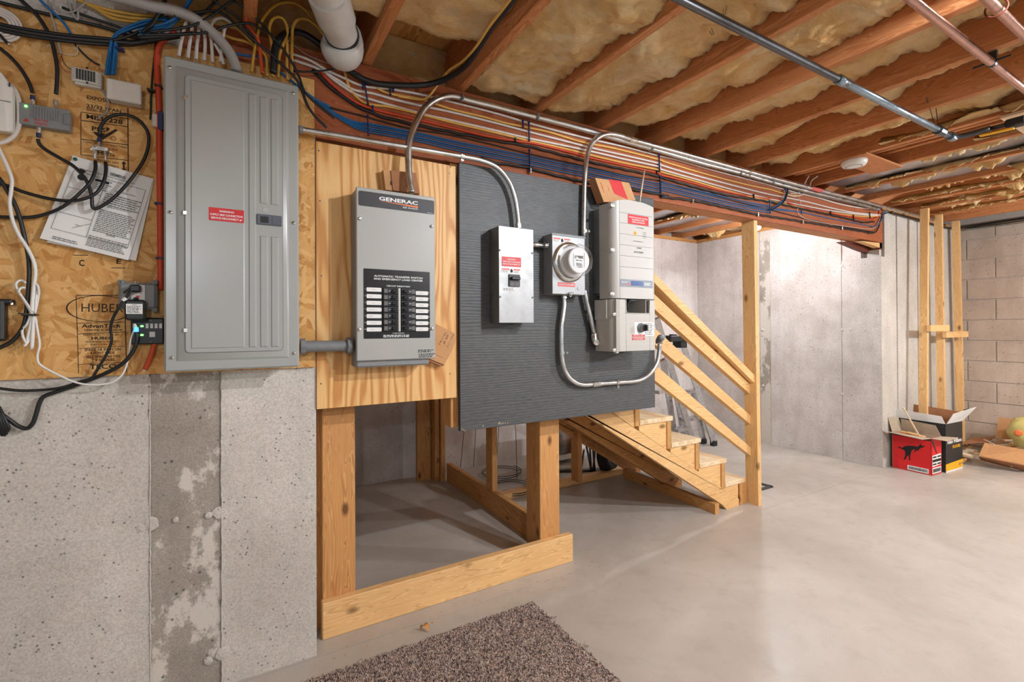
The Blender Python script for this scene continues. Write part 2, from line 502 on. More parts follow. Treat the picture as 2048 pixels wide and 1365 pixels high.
M['beam'] = wood('red_brown_beam', (182, 106, 66), (170, 94, 56), (148, 74, 42), 'x', False, .6)
M['beam_ply'] = wood('beam_plies', (226, 170, 124), (206, 142, 96), (170, 104, 64), 'x', False, .7)
M['darkwood'] = wood('dark_red_brown', (120, 62, 40), (104, 50, 32), (80, 36, 22), 'x', False)  # the shims are dark red wood themselves

def black_ply():
    m, nt, b = mk('black_painted_plywood', .5, 0, .45); p = pos(nt, (.14, 1, 1))
    n = nd(nt, 'TexNoise', p, Scale=4.0, Detail=3.0)
    d = nt.nodes.new('ShaderNodeVectorMath'); d.operation = 'MULTIPLY_ADD'
    nt.links.new(n.outputs['Color'], d.inputs[0]); d.inputs[1].default_value = (.05, .05, .10); nt.links.new(p, d.inputs[2])
    w = nd(nt, 'TexWave', d.outputs[0], Scale=26.0, Distortion=2.0, Detail=3.0, Detail_Scale=1.5)
    w.wave_type = 'BANDS'; w.bands_direction = 'Z'
    f = nd(nt, 'TexNoise', pos(nt, (10, 60, 120)), Scale=3.0, Detail=4.0)
    nt.links.new(ramp(nt, f.outputs[0], [(.3, lin((62, 63, 63))), (.7, lin((86, 87, 87)))]), b.inputs['Base Color'])
    nb = bump(nt, b, w.outputs[0], .30, .0015); bump(nt, b, f.outputs[0], .35, .0012, nb)
    return m
M['black_ply'] = black_ply()

def insul_mat():
    m, nt, b = mk('yellow_fibreglass', .95, 0, .1); p = pos(nt)
    n = nd(nt, 'TexNoise', p, Scale=6.0, Detail=7.0, Roughness=.6, Distortion=1.0)
    f = nd(nt, 'TexNoise', pos(nt, (.6, 1.6, 1)), Scale=55.0, Detail=6.0, Roughness=.75, Distortion=2.5)
    c = ramp(nt, n.outputs[0], [(.26, lin((220, 154, 72))), (.42, lin((242, 192, 116))), (.55, lin((248, 208, 144))), (.75, lin((252, 228, 184)))])
    c = mix(nt, .45, c, ramp(nt, f.outputs[0], [(.3, (.86, .80, .68)), (.6, (1, 1, 1))]), 'MULTIPLY')
    nt.links.new(c, b.inputs['Base Color'])
    nb = bump(nt, b, n.outputs[0], .35, .02); bump(nt, b, f.outputs[0], .9, .010, nb)
    b.inputs['Subsurface Weight'].default_value = 0.0
    b.inputs['Sheen Weight'].default_value = .3
    return m
M['insul'] = insul_mat()
def foil_mat():
    m, nt, b = mk('foil_facing', .34, .85, .5); p = pos(nt)
    n = nd(nt, 'TexNoise', p, Scale=9.0, Detail=5.0, Distortion=.8)
    nt.links.new(ramp(nt, n.outputs[0], [(.3, lin((170, 168, 172))), (.7, lin((205, 202, 204)))]), b.inputs['Base Color'])
    bump(nt, b, n.outputs[0], .5, .01)
    return m
M['foil'] = foil_mat()
def galv(name, rgb, rough=.38):
    m, nt, b = mk(name, rough, 1.0); p = pos(nt)
    v = nd(nt, 'TexVoronoi', p, Scale=60.0); n = nd(nt, 'TexNoise', p, Scale=18.0, Detail=3.0)
    c = lin(rgb); k = lambda s: tuple(x * s for x in c)
    sp = nt.nodes.new('ShaderNodeSeparateColor'); nt.links.new(v.outputs['Color'], sp.inputs[0])
    nt.links.new(mix(nt, .5, ramp(nt, sp.outputs[0], [(0, k(.92)), (1, k(1.05))]), ramp(nt, n.outputs[0], [(.3, k(.85)), (.7, k(1.06))])), b.inputs['Base Color'])
    nt.links.new(ramp(nt, n.outputs[0], [(.3, (rough - .07,) * 3), (.7, (rough + .1,) * 3)]), b.inputs['Roughness'])
    return m
M['galv'] = galv('galvanized_sheet', (158, 158, 157), .5)
M['emt'] = galv('galvanized_conduit', (205, 205, 203), .30)
M['steel'] = galv('zinc_steel', (215, 213, 208), .25)
M['darksteel'] = galv('black_iron_pipe', (98, 100, 104), .36)
M['bluesteel'] = galv('zinc_pipe', (150, 164, 176), .30)
M['copper'] = galv('copper_pipe', (186, 146, 132), .3)
M['alu'] = galv('aluminium', (196, 196, 198), .28)
M['grey_paint'] = plain('grey_enamel', (158, 160, 156), .27, var=.02, scale=6)
M['grey_light'] = plain('light_grey_enamel', (164, 163, 158), .4, var=.02, scale=6)
M['grey_plastic'] = plain('grey_plastic', (128, 130, 130), .5, var=.05)
M['grey_pvc'] = plain('grey_pvc_conduit', (118, 120, 122), .5, var=.05)
M['grey_cable'] = plain('grey_cable_jacket', (158, 152, 146), .55, var=.05)
M['slate'] = plain('slate_plastic', (84, 90, 98), .4)
M['white_plastic'] = plain('white_plastic', (224, 222, 216), .42, var=.02)
M['inverter_white'] = plain('inverter_white', (182, 177, 169), .4, var=.015, scale=8)
M['pvc_white'] = plain('white_pvc', (205, 202, 196), .4, var=.06, scale=25)
M['offwhite'] = plain('offwhite_plastic', (206, 200, 190), .5, var=.03)
M['black'] = plain('black_plastic', (24, 24, 25), .42, var=.1)
M['black_gloss'] = plain('black_label', (20, 18, 18), .28, var=.1)
M['charcoal'] = plain('charcoal_label', (46, 46, 48), .5, var=.12, scale=300)
M['rubber'] = plain('black_cable_jacket', (22, 22, 23), .45, var=.1)
M['red'] = plain('red_label', (196, 34, 34), .45, var=.03)
M['redbox'] = plain('red_printed_card', (214, 30, 34), .55, var=.03)
M['pinkred'] = plain('faded_red_label', (206, 96, 88), .45, var=.04)
M['label_white'] = plain('white_label', (226, 224, 220), .55, var=.02)
M['paper'] = plain('paper', (228, 226, 222), .85, var=.02, scale=12)
M['ink'] = plain('black_ink', (24, 22, 22), .7)
M['ink_grey'] = plain('grey_ink', (108, 106, 106), .8)
M['stamp'] = plain('black_stamp_ink', (44, 26, 14), .75, var=.3, scale=120)
M['white_ink'] = plain('white_ink', (230, 230, 228), .6)
M['orange_ink'] = plain('orange_ink', (226, 116, 62), .5)
M['orange_cable'] = plain('orange_cable_jacket', (204, 78, 34), .5, var=.05)
M['red_cable'] = plain('red_cable_jacket', (200, 68, 34), .5, var=.05)
M['yellow_cable'] = plain('yellow_cable_jacket', (222, 170, 84), .5, var=.05)
M['yellow_dark'] = plain('mustard_cable_jacket', (192, 146, 54), .5, var=.05)
M['white_cable'] = plain('white_cable_jacket', (214, 204, 196), .5, var=.05)
M['blue_cable'] = plain('blue_cable_jacket', (16, 100, 158), .5, var=.08)
M['navy'] = plain('navy_clip', (26, 34, 84), .5)
M['cardboard'] = plain('cardboard', (190, 142, 96), .85, var=.06, scale=30)
M['cardboard_dark'] = plain('brown_cardboard', (160, 108, 72), .85, var=.06, scale=30)
M['card_grey'] = plain('grey_card', (176, 160, 138), .85, var=.05, scale=30)
M['black_card'] = plain('black_printed_card', (40, 38, 38), .55)
M['yellow_card'] = plain('yellow_printed_card', (230, 172, 24), .55)
M['green'] = plain('green_print', (74, 132, 50), .6)
M['greenpin'] = plain('green_pin', (20, 92, 62), .4)
M['bag'] = plain('yellow_plastic_bag', (214, 202, 128), .4, var=.06, scale=9, bmp=.3)
M['ochre'] = plain('ochre_leaf', (206, 140, 70), .7)
M['pale_wood'] = plain('pale_wood', (222, 196, 164), .7, var=.08, scale=60)
M['lcd'] = plain('lcd_grey', (150, 150, 140), .3)
M['lcd_blue'] = plain('lcd_blue', (38, 70, 124), .25, var=.5, scale=260)
M['tyre'] = plain('tyre_rubber', (20, 20, 20), .8, bmp=.4)
M['canvas'] = plain('olive_canvas', (96, 92, 84), .9, var=.15, scale=15)
M['teal'] = plain('teal_plastic', (20, 130, 150), .5)
M['strip_grey'] = plain('grey_band', (128, 134, 142), .45)
def emit(name, col, s):
    m, nt, b = mk(name, .4)
    b.inputs['Base Color'].default_value = (*col, 1)
    b.inputs['Emission Color'].default_value = (*col, 1); b.inputs['Emission Strength'].default_value = s
    return m
M['led'] = emit('green_led', (.12, 1.0, .1), 6.0)
M['sleeve_glow'] = emit('glowing_blue_sleeve', (.1, .4, 1.0), 1.5)  # gives the coax sleeve a blue glow of its own
M['bulb'] = emit('lit_bulb_glass', (1.0, .93, .86), 60.0)
def glass_mat():
    m, nt, b = mk('meter_glass', .05)
    out = nt.nodes['Material Output']; tr = nt.nodes.new('ShaderNodeBsdfTransparent'); gl = nt.nodes.new('ShaderNodeBsdfGlossy')
    tr.inputs[0].default_value = (.93, .93, .94, 1); gl.inputs['Roughness'].default_value = .06
    lw = nt.nodes.new('ShaderNodeLayerWeight'); lw.inputs[0].default_value = .5
    pw = nt.nodes.new('ShaderNodeMath'); pw.operation = 'POWER'; pw.inputs[1].default_value = 4.0; nt.links.new(lw.outputs['Facing'], pw.inputs[0])
    fr = nt.nodes.new('ShaderNodeMapRange'); fr.inputs[3].default_value = .05; fr.inputs[4].default_value = .7; nt.links.new(pw.outputs[0], fr.inputs[0]); mx = nt.nodes.new('ShaderNodeMixShader')
    nt.links.new(fr.outputs[0], mx.inputs[0]); nt.links.new(tr.outputs[0], mx.inputs[1]); nt.links.new(gl.outputs[0], mx.inputs[2]); nt.links.new(mx.outputs[0], out.inputs[0])
    return m
M['glass'] = glass_mat()
def rug_mat():
    m, nt, b = mk('berber_pile', .95, 0, .1); p = pos(nt)
    v = nd(nt, 'TexVoronoi', p, Scale=165.0); sp = nt.nodes.new('ShaderNodeSeparateColor'); nt.links.new(v.outputs['Color'], sp.inputs[0])
    n = nd(nt, 'TexNoise', p, Scale=4.0, Detail=3.0)
    c = ramp(nt, sp.outputs[0], [(0, lin((80, 68, 64))), (.25, lin((130, 112, 106))), (.6, lin((176, 156, 146))), (.85, lin((212, 196, 186))), (1, lin((178, 146, 124)))])
    c = mix(nt, .4, c, ramp(nt, n.outputs[0], [(.3, (.78, .76, .76)), (.7, (1, 1, 1))]), 'MULTIPLY')
    nt.links.new(c, b.inputs['Base Color'])
    return m
M['rug'] = rug_mat()
def plaid_mat():
    m, nt, b = mk('plaid_cloth', .9); p = pos(nt)
    s = nt.nodes.new('ShaderNodeSeparateXYZ'); nt.links.new(p, s.inputs[0])
    def band(o, k):
        a = nt.nodes.new('ShaderNodeMath'); a.operation = 'MULTIPLY'; a.inputs[1].default_value = k; nt.links.new(o, a.inputs[0])
        q = nt.nodes.new('ShaderNodeMath'); q.operation = 'FRACT'; nt.links.new(a.outputs[0], q.inputs[0]); return q.outputs[0]
    a = ramp(nt, band(s.outputs[0], 7), [(.0, lin((92, 108, 116))), (.5, lin((176, 164, 152))), (.8, lin((146, 104, 84)))])
    c = ramp(nt, band(s.outputs[2], 9), [(.0, (.5, .5, .5)), (.5, (1, 1, 1)), (.75, (.6, .66, .7))])
    nt.links.new(mix(nt, .8, a, c, 'MULTIPLY'), b.inputs['Base Color'])
    return m
M['plaid'] = plaid_mat()
# ------------------------------------------------------------------ setting: floor, walls, ceiling, beam
JB, JT = 2.245, 2.480          # underside and top of the joists
YW = 1.88                      # face of the poured wall the panels hang on
fl = struct('floor', MB().box(-5, 6.7, -4.2, 3.95, -.06, -.012), M['floor'])
for y0, y1 in ((-4.2, 1.8645), (1.8675, 3.95)):
    struct('slab', MB().box(-5, 6.7, y0, y1, -.012, 0), M['floor'], parent=fl)

x300, x443 = S(300, 1000, YW).x, S(443, 1000, YW).x
wl = struct('wall_left', MB().box(-5, -.15, YW + .012, 3.95, 0, JB).box(-.15, .258, YW + .012, 3.95, 0, 1.918), M['concrete'])
for i, (a, b, dy, m) in enumerate(((-5, x300 - .0022, 0, 'concrete'), (x300 + .0012, x443 - .0012, .0035, 'concrete_strip'), (x443 + .0015, .262, 0, 'concrete'))):
    mb = MB()
    if i == 0: mb.box(a, b, YW + dy, YW + .012, 0, JB)
    else: mb.box(a, b, YW + dy, YW + .012, 0, 1.918 if i == 2 else JB if b < -.15 else 1.918)
    struct('concrete_panel', mb, M[m], parent=wl)
rnd = random.Random(3)
def fin(x, y, z0, z1):
    mb = MB(); z = z0; P = []
    while z < z1:
        P.append((z, rnd.uniform(.001, .0055), rnd.uniform(-.0012, .0012))); z += rnd.uniform(.012, .03)
    vs = []; fs = []
    for z, h, dx in P:
        vs += [(x - .0022 + dx, y, z), (x + dx, y - h, z), (x + .0022 + dx, y, z)]
    for i in range(len(P) - 1):
        k = i * 3
        fs += [(k, k + 1, k + 4, k + 3), (k + 1, k + 2, k + 5, k + 4)]
    return mb.add(vs, fs)
for x in (x300, x443):
    struct('form_fin', fin(x, YW, 0, 1.06), M['concrete'], parent=wl)
def tie(p, r=.011):
    mb = MB(); n = 9
    for k, (rr, h) in enumerate(((r * 1.25, .0), (r, -.0015), (r * .55, -.003))):
        mb.v += [Vector((p.x + rr * math.cos(2 * math.pi * i / n) * rnd.uniform(.75, 1.2), p.y + h, p.z + rr * math.sin(2 * math.pi * i / n) * rnd.uniform(.75, 1.15))) for i in range(n)]
    for k in range(2):
        for i in range(n): mb.f.append((k * n + i, k * n + (i + 1) % n, (k + 1) * n + (i + 1) % n, (k + 1) * n + i))
    mb.f.append(tuple(2 * n + i for i in range(n)))
    return mb
for q, r in (((300.6, 1046), .02), ((351, 1040), .008), ((417, 1031), .01), ((438, 1026), .017), ((447, 1308), .018), ((417, 1322), .012), ((618, 993), .01), ((282, 1056), .012)):
    struct('form_tie', tie(S(*q, YW), r), M['concrete'], parent=wl)

wb = struct('wall_back', MB().box(.262, 4.75, 3.74, 3.95, 0, 2.2).box(-5, 6.6, 3.91, 3.95, 2.2, JT), M['concrete_white'])
struct('sill_board', MB().box(.262, 4.75, 3.75, 3.9, 2.2, 2.243), M['oldwood_x'], parent=wb)
xj = S(1372, 600, 3.74).x
struct('form_fin', fin(xj, 3.74, 0, 2.2), M['concrete_white'], parent=wb)
struct('form_fin', fin(xj - .4, 3.74, 0, 2.2), M['concrete_white'], parent=wb)
XI = 4.75
wi = struct('wall_inner', MB().box(XI + .012, 5.0, 1.89 + .012, 2.045, 0, 1.80).box(XI + .012, 5.0, 2.045, 3.95, 0, 2.2).box(4.815, 5.0, 1.902, 2.045, 1.80, 2.2), M['concrete_white'])
ys = [1.9025, SX(1684, 700, XI).y, SX(1541, 700, XI).y, SX(1520, 700, XI).y, SX(1393, 700, XI).y, 3.74]
for i in range(5):
    g = .0018 if i else 0
    st = i == 2
    mb = MB()
    if i == 0: mb.box(XI, XI + .012, ys[i] + g, ys[i + 1] - .0018, 0, 1.80)
    else: mb.box(XI + (.004 if st else 0), XI + .012, ys[i] + g, ys[i + 1] - .0018, 0, 2.2 if ys[i] > 2.05 else 1.9)
    struct('concrete_panel', mb, M['concrete_strip' if st else 'concrete_white'], parent=wi)
struct('sill_board', MB().box(XI + .02, 4.95, 2.05, 3.9, 2.2, 2.243), M['oldwood_y'], parent=wi)
def tiex(p, r):
    mb = MB()
    return mb.lathe([(r * 1.2, .001), (r, -.004), (r * .5, -.007)], p, (1, 0, 0), 8)
for q in ((1684, 532), (1684, 660), (1684, 789), (1520, 549), (1525, 660), (1526, 772), (1700, 531), (1730, 528), (1702, 660), (1731, 660), (1754, 660), (1703, 789), (1480, 660), (1476, 764)):
    struct('form_tie', tiex(SX(*q, XI), .013 if q[0] in (1684, 1520, 1525, 1526) else .007), M['concrete_white'], parent=wi)

XB = 6.38
wf = struct('wall_front', MB().box(5.0, XB + .2, 1.902, 2.15, 0, 2.2), M['concrete'])
xs = [XI, S(1787, 700, 1.89).x, S(1796, 700, 1.89).x, S(1831, 700, 1.89).x, S(1838, 700, 1.89).x, XB]
for i in range(5):
    mb = MB().box(xs[i] + (.0025 if i else 0), xs[i + 1] - .0025, 1.89 + (.008 if i in (1, 3) else 0), 1.902, 0, 2.2)
    if i == 0: mb = MB().box(XI, xs[1] - .0025, 1.89, 1.902, 0, 1.80).box(4.815, xs[1] - .0025, 1.89, 1.902, 1.80, 2.2)
    struct('concrete_panel', mb, M['concrete'], parent=wf)
struct('sill_board', MB().box(4.85, XB, 1.93, 2.07, 2.2, 2.243), M['oldwood_x'], parent=wf)

# block wall, every block laid singly
wr = struct('wall_right', MB().box(XB + .006, XB + .2, -4, 1.89, 0, 2.2).box(XB + .16, XB + .2, -4, 3.9, 2.2, JT), M['mortar'])
bl = bpy.data.meshes.new('block')
BW, BH, GAP = .4064, .2032, .009
bm_ = MB().cbox(0, .012, 0, BW - GAP, 0, BH - GAP, .003)
bl = _mesh('block', bm_, M['block'], Vector((0, 0, 0)), False)
yj_a, yj_b = SX(1932, 536, XB).y, SX(1989, 495, XB).y
for c in range(-1, 11):
    z = .045 + c * BH
    y = (yj_b if c % 2 == 0 else yj_a) - 7 * BW
    for k in range(9):
        y0 = y + k * BW; y1 = y0 + BW - GAP
        if y0 >= 1.87: continue
        z0, z1 = max(z, .002), min(z + BH - GAP, 2.2)
        if z0 > .01 and z1 < 2.199 and y1 < 1.885:
            o = bpy.data.objects.new('block', bl); o.location = (XB - .0035 + rnd.uniform(-.0008, .0008), y0, z); COL.objects.link(o); o.parent = wr
        else:
            struct('block', MB().cbox(XB - .0035, XB + .0085, y0, min(y1, 1.885), z0, z1, .003), M['block'], parent=wr)

# ceiling: boards above, joists, batts between
ce = struct('ceiling', MB().box(-5, XB + .25, -4.2, 3.95, JT, JT + .02), M['osb'])
ROWS = range(-14, 13)
JX = lambda k: 1.25 + .4064 * k
for k in ROWS:
    dz = rnd.uniform(0, .003)
    struct('joist', MB().cbox(JX(k), JX(k) + .038, -4.1, 3.92, JB + dz + .001, JT - .001, .0025), M['joist_y'], parent=ce)
def fb(x, y, z, s, o=4, H=1.0):
    return noise.fractal(Vector((x * s, y * s, z)), H, 2.0, o, noise_basis='PERLIN_ORIGINAL')
def batt(k, y0, y1, base, amp, cell=.016, seed=0.0):
    lf = 1.0 if k < 0 else 1.5
    x0, x1 = JX(k) + .039, JX(k + 1) - .001
    nx = max(8, int((x1 - x0) / cell)); ny = max(4, int((y1 - y0) / cell))
    vs = []; fs = []
    for j in range(ny + 1):
        y = y0 + (y1 - y0) * j / ny
        for i in range(nx + 1):
            u = i / nx; x = x0 + (x1 - x0) * u
            rag = lf * (.030 + .034 * fb(k * 7.1 + seed, y, 3.3, 4.2, 6, .55))
            lift = max(0, rag) * (u ** 2.2) + max(0, .012 + .02 * fb(k * 3.7, y, 8.8, 5)) * (1 - u) ** 5
            z = JB + base - amp * .6 + amp * (.8 * fb(x, y, k + seed, 4.0, 2) + .26 * fb(x, y, k + 5, 12, 4, .7) + .13 * fb(x, y, 9, 48, 2, .5)) + lift
            vs.append((x, y, max(z, JB - .012)))
    w = nx + 1
    for j in range(ny):
        for i in range(nx):
            fs.append((j * w + i, j * w + i + 1, (j + 1) * w + i + 1, (j + 1) * w + i))
    # close the batt upwards
    o = len(vs)
    border = [j * w for j in range(ny + 1)], [j * w + nx for j in range(ny + 1)]
    vs += [(x0, y0, JT - .004), (x1, y0, JT - .004), (x1, y1, JT - .004), (x0, y1, JT - .004)]
    fs += [tuple(border[0]) + (o + 3, o), tuple(reversed(border[1])) + (o + 1, o + 2), tuple(range(nx, -1, -1)) + (o, o + 1), tuple(ny * w + i for i in range(w)) + (o + 2, o + 3), (o, o + 1, o + 2, o + 3)]
    b = MB(); b.v = [Vector(v) for v in vs]; b.f = fs
    me = bpy.data.meshes.new('insulation_batt'); me.from_pydata(b.v, [], b.f); me.materials.append(M['insul'])
    me.polygons.foreach_set('use_smooth', [True] * len(me.polygons)); me.update()
    o = bpy.data.objects.new('insulation_batt', me); COL.objects.link(o); o.parent = ce
    return o
BASE = {-5: (.03, .03), -4: (.03, .03), -3: (.03, .03), -2: (.03, .035), -1: (.035, .04), 0: (.055, .045), 1: (.085, .05), 2: (.10, .045), 3: (.105, .04), 4: (.075, .05), 8: (.11, .05), 9: (.10, .05), 10: (.10, .05), 11: (.11, .04)}
VIS0 = {-4: 1.2, -3: 1.2, -2: 1.1, -1: .95, 0: .75, 1: .5, 2: .3, 3: .2, 4: .1, 8: .3, 9: .4, 10: .5, 11: .6}
for k, (ba, am) in BASE.items():
    v0 = VIS0.get(k, 1.2)
    batt(k, v0, 1.66 if k < -1 else 1.885, ba + (.03 if k < -1 else 0), am, .014 if k < 6 else .018)
    batt(k, -4.0, v0 - .002, ba + (.03 if k < -1 else 0), am, .07)
for k in range(-14, -5): batt(k, -4.0, 1.885, .03, .04, .09)
batt(5, -4.0, -.2, .08, .05, .07)
# the bays faced with foil
def foil(k, y0, y1, z):
    x0, x1 = JX(k) + .040, JX(k + 1) - .002; nx, ny = 8, int((y1 - y0) / .06); vs = []; fs = []
    for t in (0, .003):
        for j in range(ny + 1):
            for i in range(nx + 1):
                x = x0 + (x1 - x0) * i / nx; y = y0 + (y1 - y0) * j / ny
                vs.append((x, y, z + t + .006 * fb(x, y, k, 7, 3) - .012 * math.sin(math.pi * i / nx)))
    w = nx + 1; N_ = w * (ny + 1)
    for j in range(ny):
        for i in range(nx):
            q = (j * w + i, j * w + i + 1, (j + 1) * w + i + 1, (j + 1) * w + i)
            fs += [q, tuple(a + N_ for a in reversed(q))]
    struct('foil_sheet', MB().add(vs, fs), M['foil'], parent=ce, smooth=True)
foil(6, -3.9, 1.885, JB + .045); foil(7, -3.9, 1.885, JB + .04)
for k in range(2, 9):
    if k in (5, 6, 7): foil(k, 2.03, 3.72, JB + .05)
    else: batt(k, 2.03, 3.72, .07, .05, .03, 4.0)
for k in range(-6, 2): batt(k, 2.03, 3.72, .05, .04, .06)
# torn strips of batt hanging off the joists
def rag(k, side, y0, y1, drop, seed):
    x = JX(k) + (.040 if side > 0 else -.003); n = int((y1 - y0) / .010); vs = []; fs = []
    for j in range(n + 1):
        t = j / n; y = y0 + (y1 - y0) * t
        env = min(1, t * 6, (1 - t) * 6)
        d = drop * env * (.5 + .85 * fb(seed, y, 1.7, 6, 6, .6) + .35 * fb(seed, y, 4.4, 30, 3, .6)); d = max(d, .004)
        out = side * (.012 + .05 * max(0, .3 + fb(seed + 3, y, 2.2, 6, 3)))
        top = JB + .05 + .02 * fb(seed, y, 7, 5)
        vs += [(x, y, top), (x + out, y, JB + .02), (x + out * 1.3, y, JB + .03 - d), (x + out * .8, y, JB + .03 - d * .93), (x + side * .002, y, JB + .02)]
    for j in range(n):
        for i in range(5):
            a, b = j * 5 + i, j * 5 + (i + 1) % 5
            fs.append((a, b, b + 5, a + 5))
    struct('insulation_scrap', MB().add(vs, fs), M['insul'], parent=ce, smooth=True)
for a in ((6, 1, .75, 1.35, .05, 1.), (7, -1, .6, 1.85, .045, 2.2), (7, 1, .9, 1.8, .06, 3.1), (8, -1, .55, 1.05, .07, 4.7), (8, 1, .5, 1.7, .075, 5.3), (9, -1, .9, 1.86, .05, 6.1), (9, 1, .5, 1.3, .06, 6.9), (10, -1, .7, 1.8, .06, 7.7),
          (10, 1, .8, 1.86, .05, 8.3), (11, -1, 1.0, 1.8, .05, 9.1), (5, -1, .6, 1.3, .045, 10.4), (6, -1, .5, 1.0, .035, 12.4)):
    rag(*a)
for a in ((5, 1, 2.1, 2.9, .05, 15.), (6, -1, 2.2, 3.4, .05, 16.), (8, 1, 2.3, 3.6, .07, 17.)): rag(*a)

# beam of several plies on the inner wall pocket
BT, BB = JB, 1.920
bt = struct('beam', None, None, 'red-brown laminated beam carrying the joists')
for y0, y1, m in ((1.900, 1.911, 'beam'), (1.9115, 1.9465, 'beam_ply'), (1.9475, 1.981, 'beam_ply'), (1.982, 2.015, 'beam_ply')):
    struct('beam_board', MB().box(-.145, 4.808, y0, y1, BB, BT - .002), M[m], parent=bt)
struct('shim', MB().box(4.765, 4.805, 1.905, 2.01, 1.862, BB), M['darkwood'], parent=bt)
a = S(1686, 492, 1.93)
struct('shim', MB().prism([(4.30, 1.90), (4.45, 1.918), (4.80, 1.918), (4.80, 1.84), (4.6, 1.86)], 'y', 1.99, 2.03), M['darkwood'], parent=bt)
struct('shim', MB().prism([(4.44, 1.905), (4.805, 1.918), (4.805, 1.872)], 'y', 1.905, 1.95), M['lumber_x'], parent=bt)
struct('shim', MB().box(4.765, 4.805, 1.91, 2.0, 1.802, 1.862), M['concrete'], parent=bt)

# wire supports pushed into the batts
for q in ((1160, 38), (1150, 52), (1178, 30), (1225, 208), (1196, 216), (1452, 20), (1425, 62), (990, 185), (1010, 175), (823, 105)):
    p = G(*q, JB + .03); a_ = rnd.uniform(.2, .9)
    d_ = Vector((math.cos(a_), math.sin(a_), 0)) * .022; e_ = Vector((-d_.y, d_.x, 0)) * .35
    struct('batt_hook', MB().tube([p - d_, p + d_ * .6, p + d_, p + d_ * .8 + e_, p - d_ * .2 + e_], .0012, 5, 3), M['darksteel'], parent=ce)
# ------------------------------------------------------------------ timber frame under the boards
L = lambda ax: M['lumber_' + ax]
O = lambda ax: M['oldwood_' + ax]
fr = thing('timber_frame', 'pine frame of posts on sill plates under the plywood and black boards', 'frame', (.9, 2.0, 0))
part('sill_plate', MB().cbox(.293, 1.505, 1.955, 1.993, 0, .14, .003), L('x'), fr)
part('sill_plate', MB().cbox(1.447, 1.485, 2.135, 3.50, 0, .14, .003), O('y'), fr)
xa, xb = S(644.5, 1000, 1.994).x, S(710.5, 1000, 1.994).x
part('post', MB().cbox(xa, xb, 1.994, 2.032, .0, 1.915, .003), O('z'), fr)
part('post', MB().cbox(.268, .302, 2.034, 2.17, 0, 1.915, .003), O('z'), fr)
part('post', MB().cbox(1.328, 1.449, 1.994, 2.032, 0, 1.915, .003), O('z'), fr)
part('post', MB().cbox(1.333, 1.371, 2.034, 2.132, 0, 1.915, .003), O('z'), fr)
part('post', MB().cbox(1.245, 1.357, 3.605, 3.643, 0, .87, .003), O('z'), fr)
part('post', MB().cbox(1.362, 1.40, 3.53, 3.64, 0, .87, .003), O('z'), fr)
part('post', MB().cbox(1.404, 1.442, 3.51, 3.60, 0, .87, .003), O('z'), fr)
part('stud', MB().cbox(1.447, 1.485, 2.73, 2.82, .14, .87, .003), O('z'), fr)
part('deck', MB().box(.27, 1.74, 2.18, 3.66, .872, .90), M['osb'], fr)
part('sill_plate', MB().cbox(1.52, 2.95, 2.90, 2.985, 0, .038, .003), L('x'), fr)
p = G(1156, 966, .038)
part('stud', MB().cbox(p.x, p.x + .038, p.y - .005, p.y + .085, .038, .80, .003), O('z'), fr)
# note the wooden cleat behind the black board's left edge
part('cleat', MB().cbox(.803, .841, 1.8925, 1.98, .775, 1.915, .002), O('z'), fr)

# ------------------------------------------------------------------ boards on the wall
YO, YP, YB = 1.868, 1.872, 1.860          # faces of the flake board, plywood and black board
ob = single('flake_board', MB().cbox(-1.6, .258, YO, YW - .0005, 1.062, 2.12, .001), M['osb'], 'golden flake board screwed to the concrete behind the tall grey panel', 'board')
pl = single('plywood_board', MB().cbox(.263, .822, YP, YP + .018, .906, 1.897, .001), M['ply'], 'plain fir plywood board behind the transfer switch', 'board')
bk = single('black_board', MB().cbox(.833, 2.003, YB, YB + .013, .762, 1.914, .0015), M['black_ply'], 'black painted plywood board carrying the meter and inverter', 'board')
part('plywood_edge', MB().box(.8305, .8328, YB + .0005, YB + .0125, .763, 1.913), M['ink'], bk)
g = S(918, 703, YB); g2 = S(1195, 690, YB)
sc = MB()
for q in ((924, 859), (930, 862), (927, 861), (966, 853), (999, 846), (1000, 848), (997, 848), (1003, 848), (1149, 828), (1006, 847), (1010, 847), (1015, 846)):
    p = S(*q, YB); sc.prism([(p.x - .0015, p.z - .002), (p.x + .0025, p.z - .002), (p.x + .0008, p.z + rnd.uniform(.002, .008))], 'y', YB - .0008, YB + .001)
part('chipped_paint', sc, M['pale_wood'], bk, label='chips in the paint showing pale wood')
def screwheads(o, pts, Y, r, m):
    for q in pts:
        p = S(*q, Y)
        part('screw', MB().lathe([(r, .0006), (r, -.0006), (r * .8, -.0016), (.0001, -.0018)], p, (0, 1, 0), 8), m, o)
screwheads(pl, ((637.5, 301.5), (640, 402), (899, 347), (903, 441), (902, 670), (900, 748), (643, 552), (642, 768)), YP, .0028, M['darksteel'])
screwheads(bk, ((926.5, 346), (1147, 384), (1149, 828), (926, 586)), YB, .003, M['darksteel'])

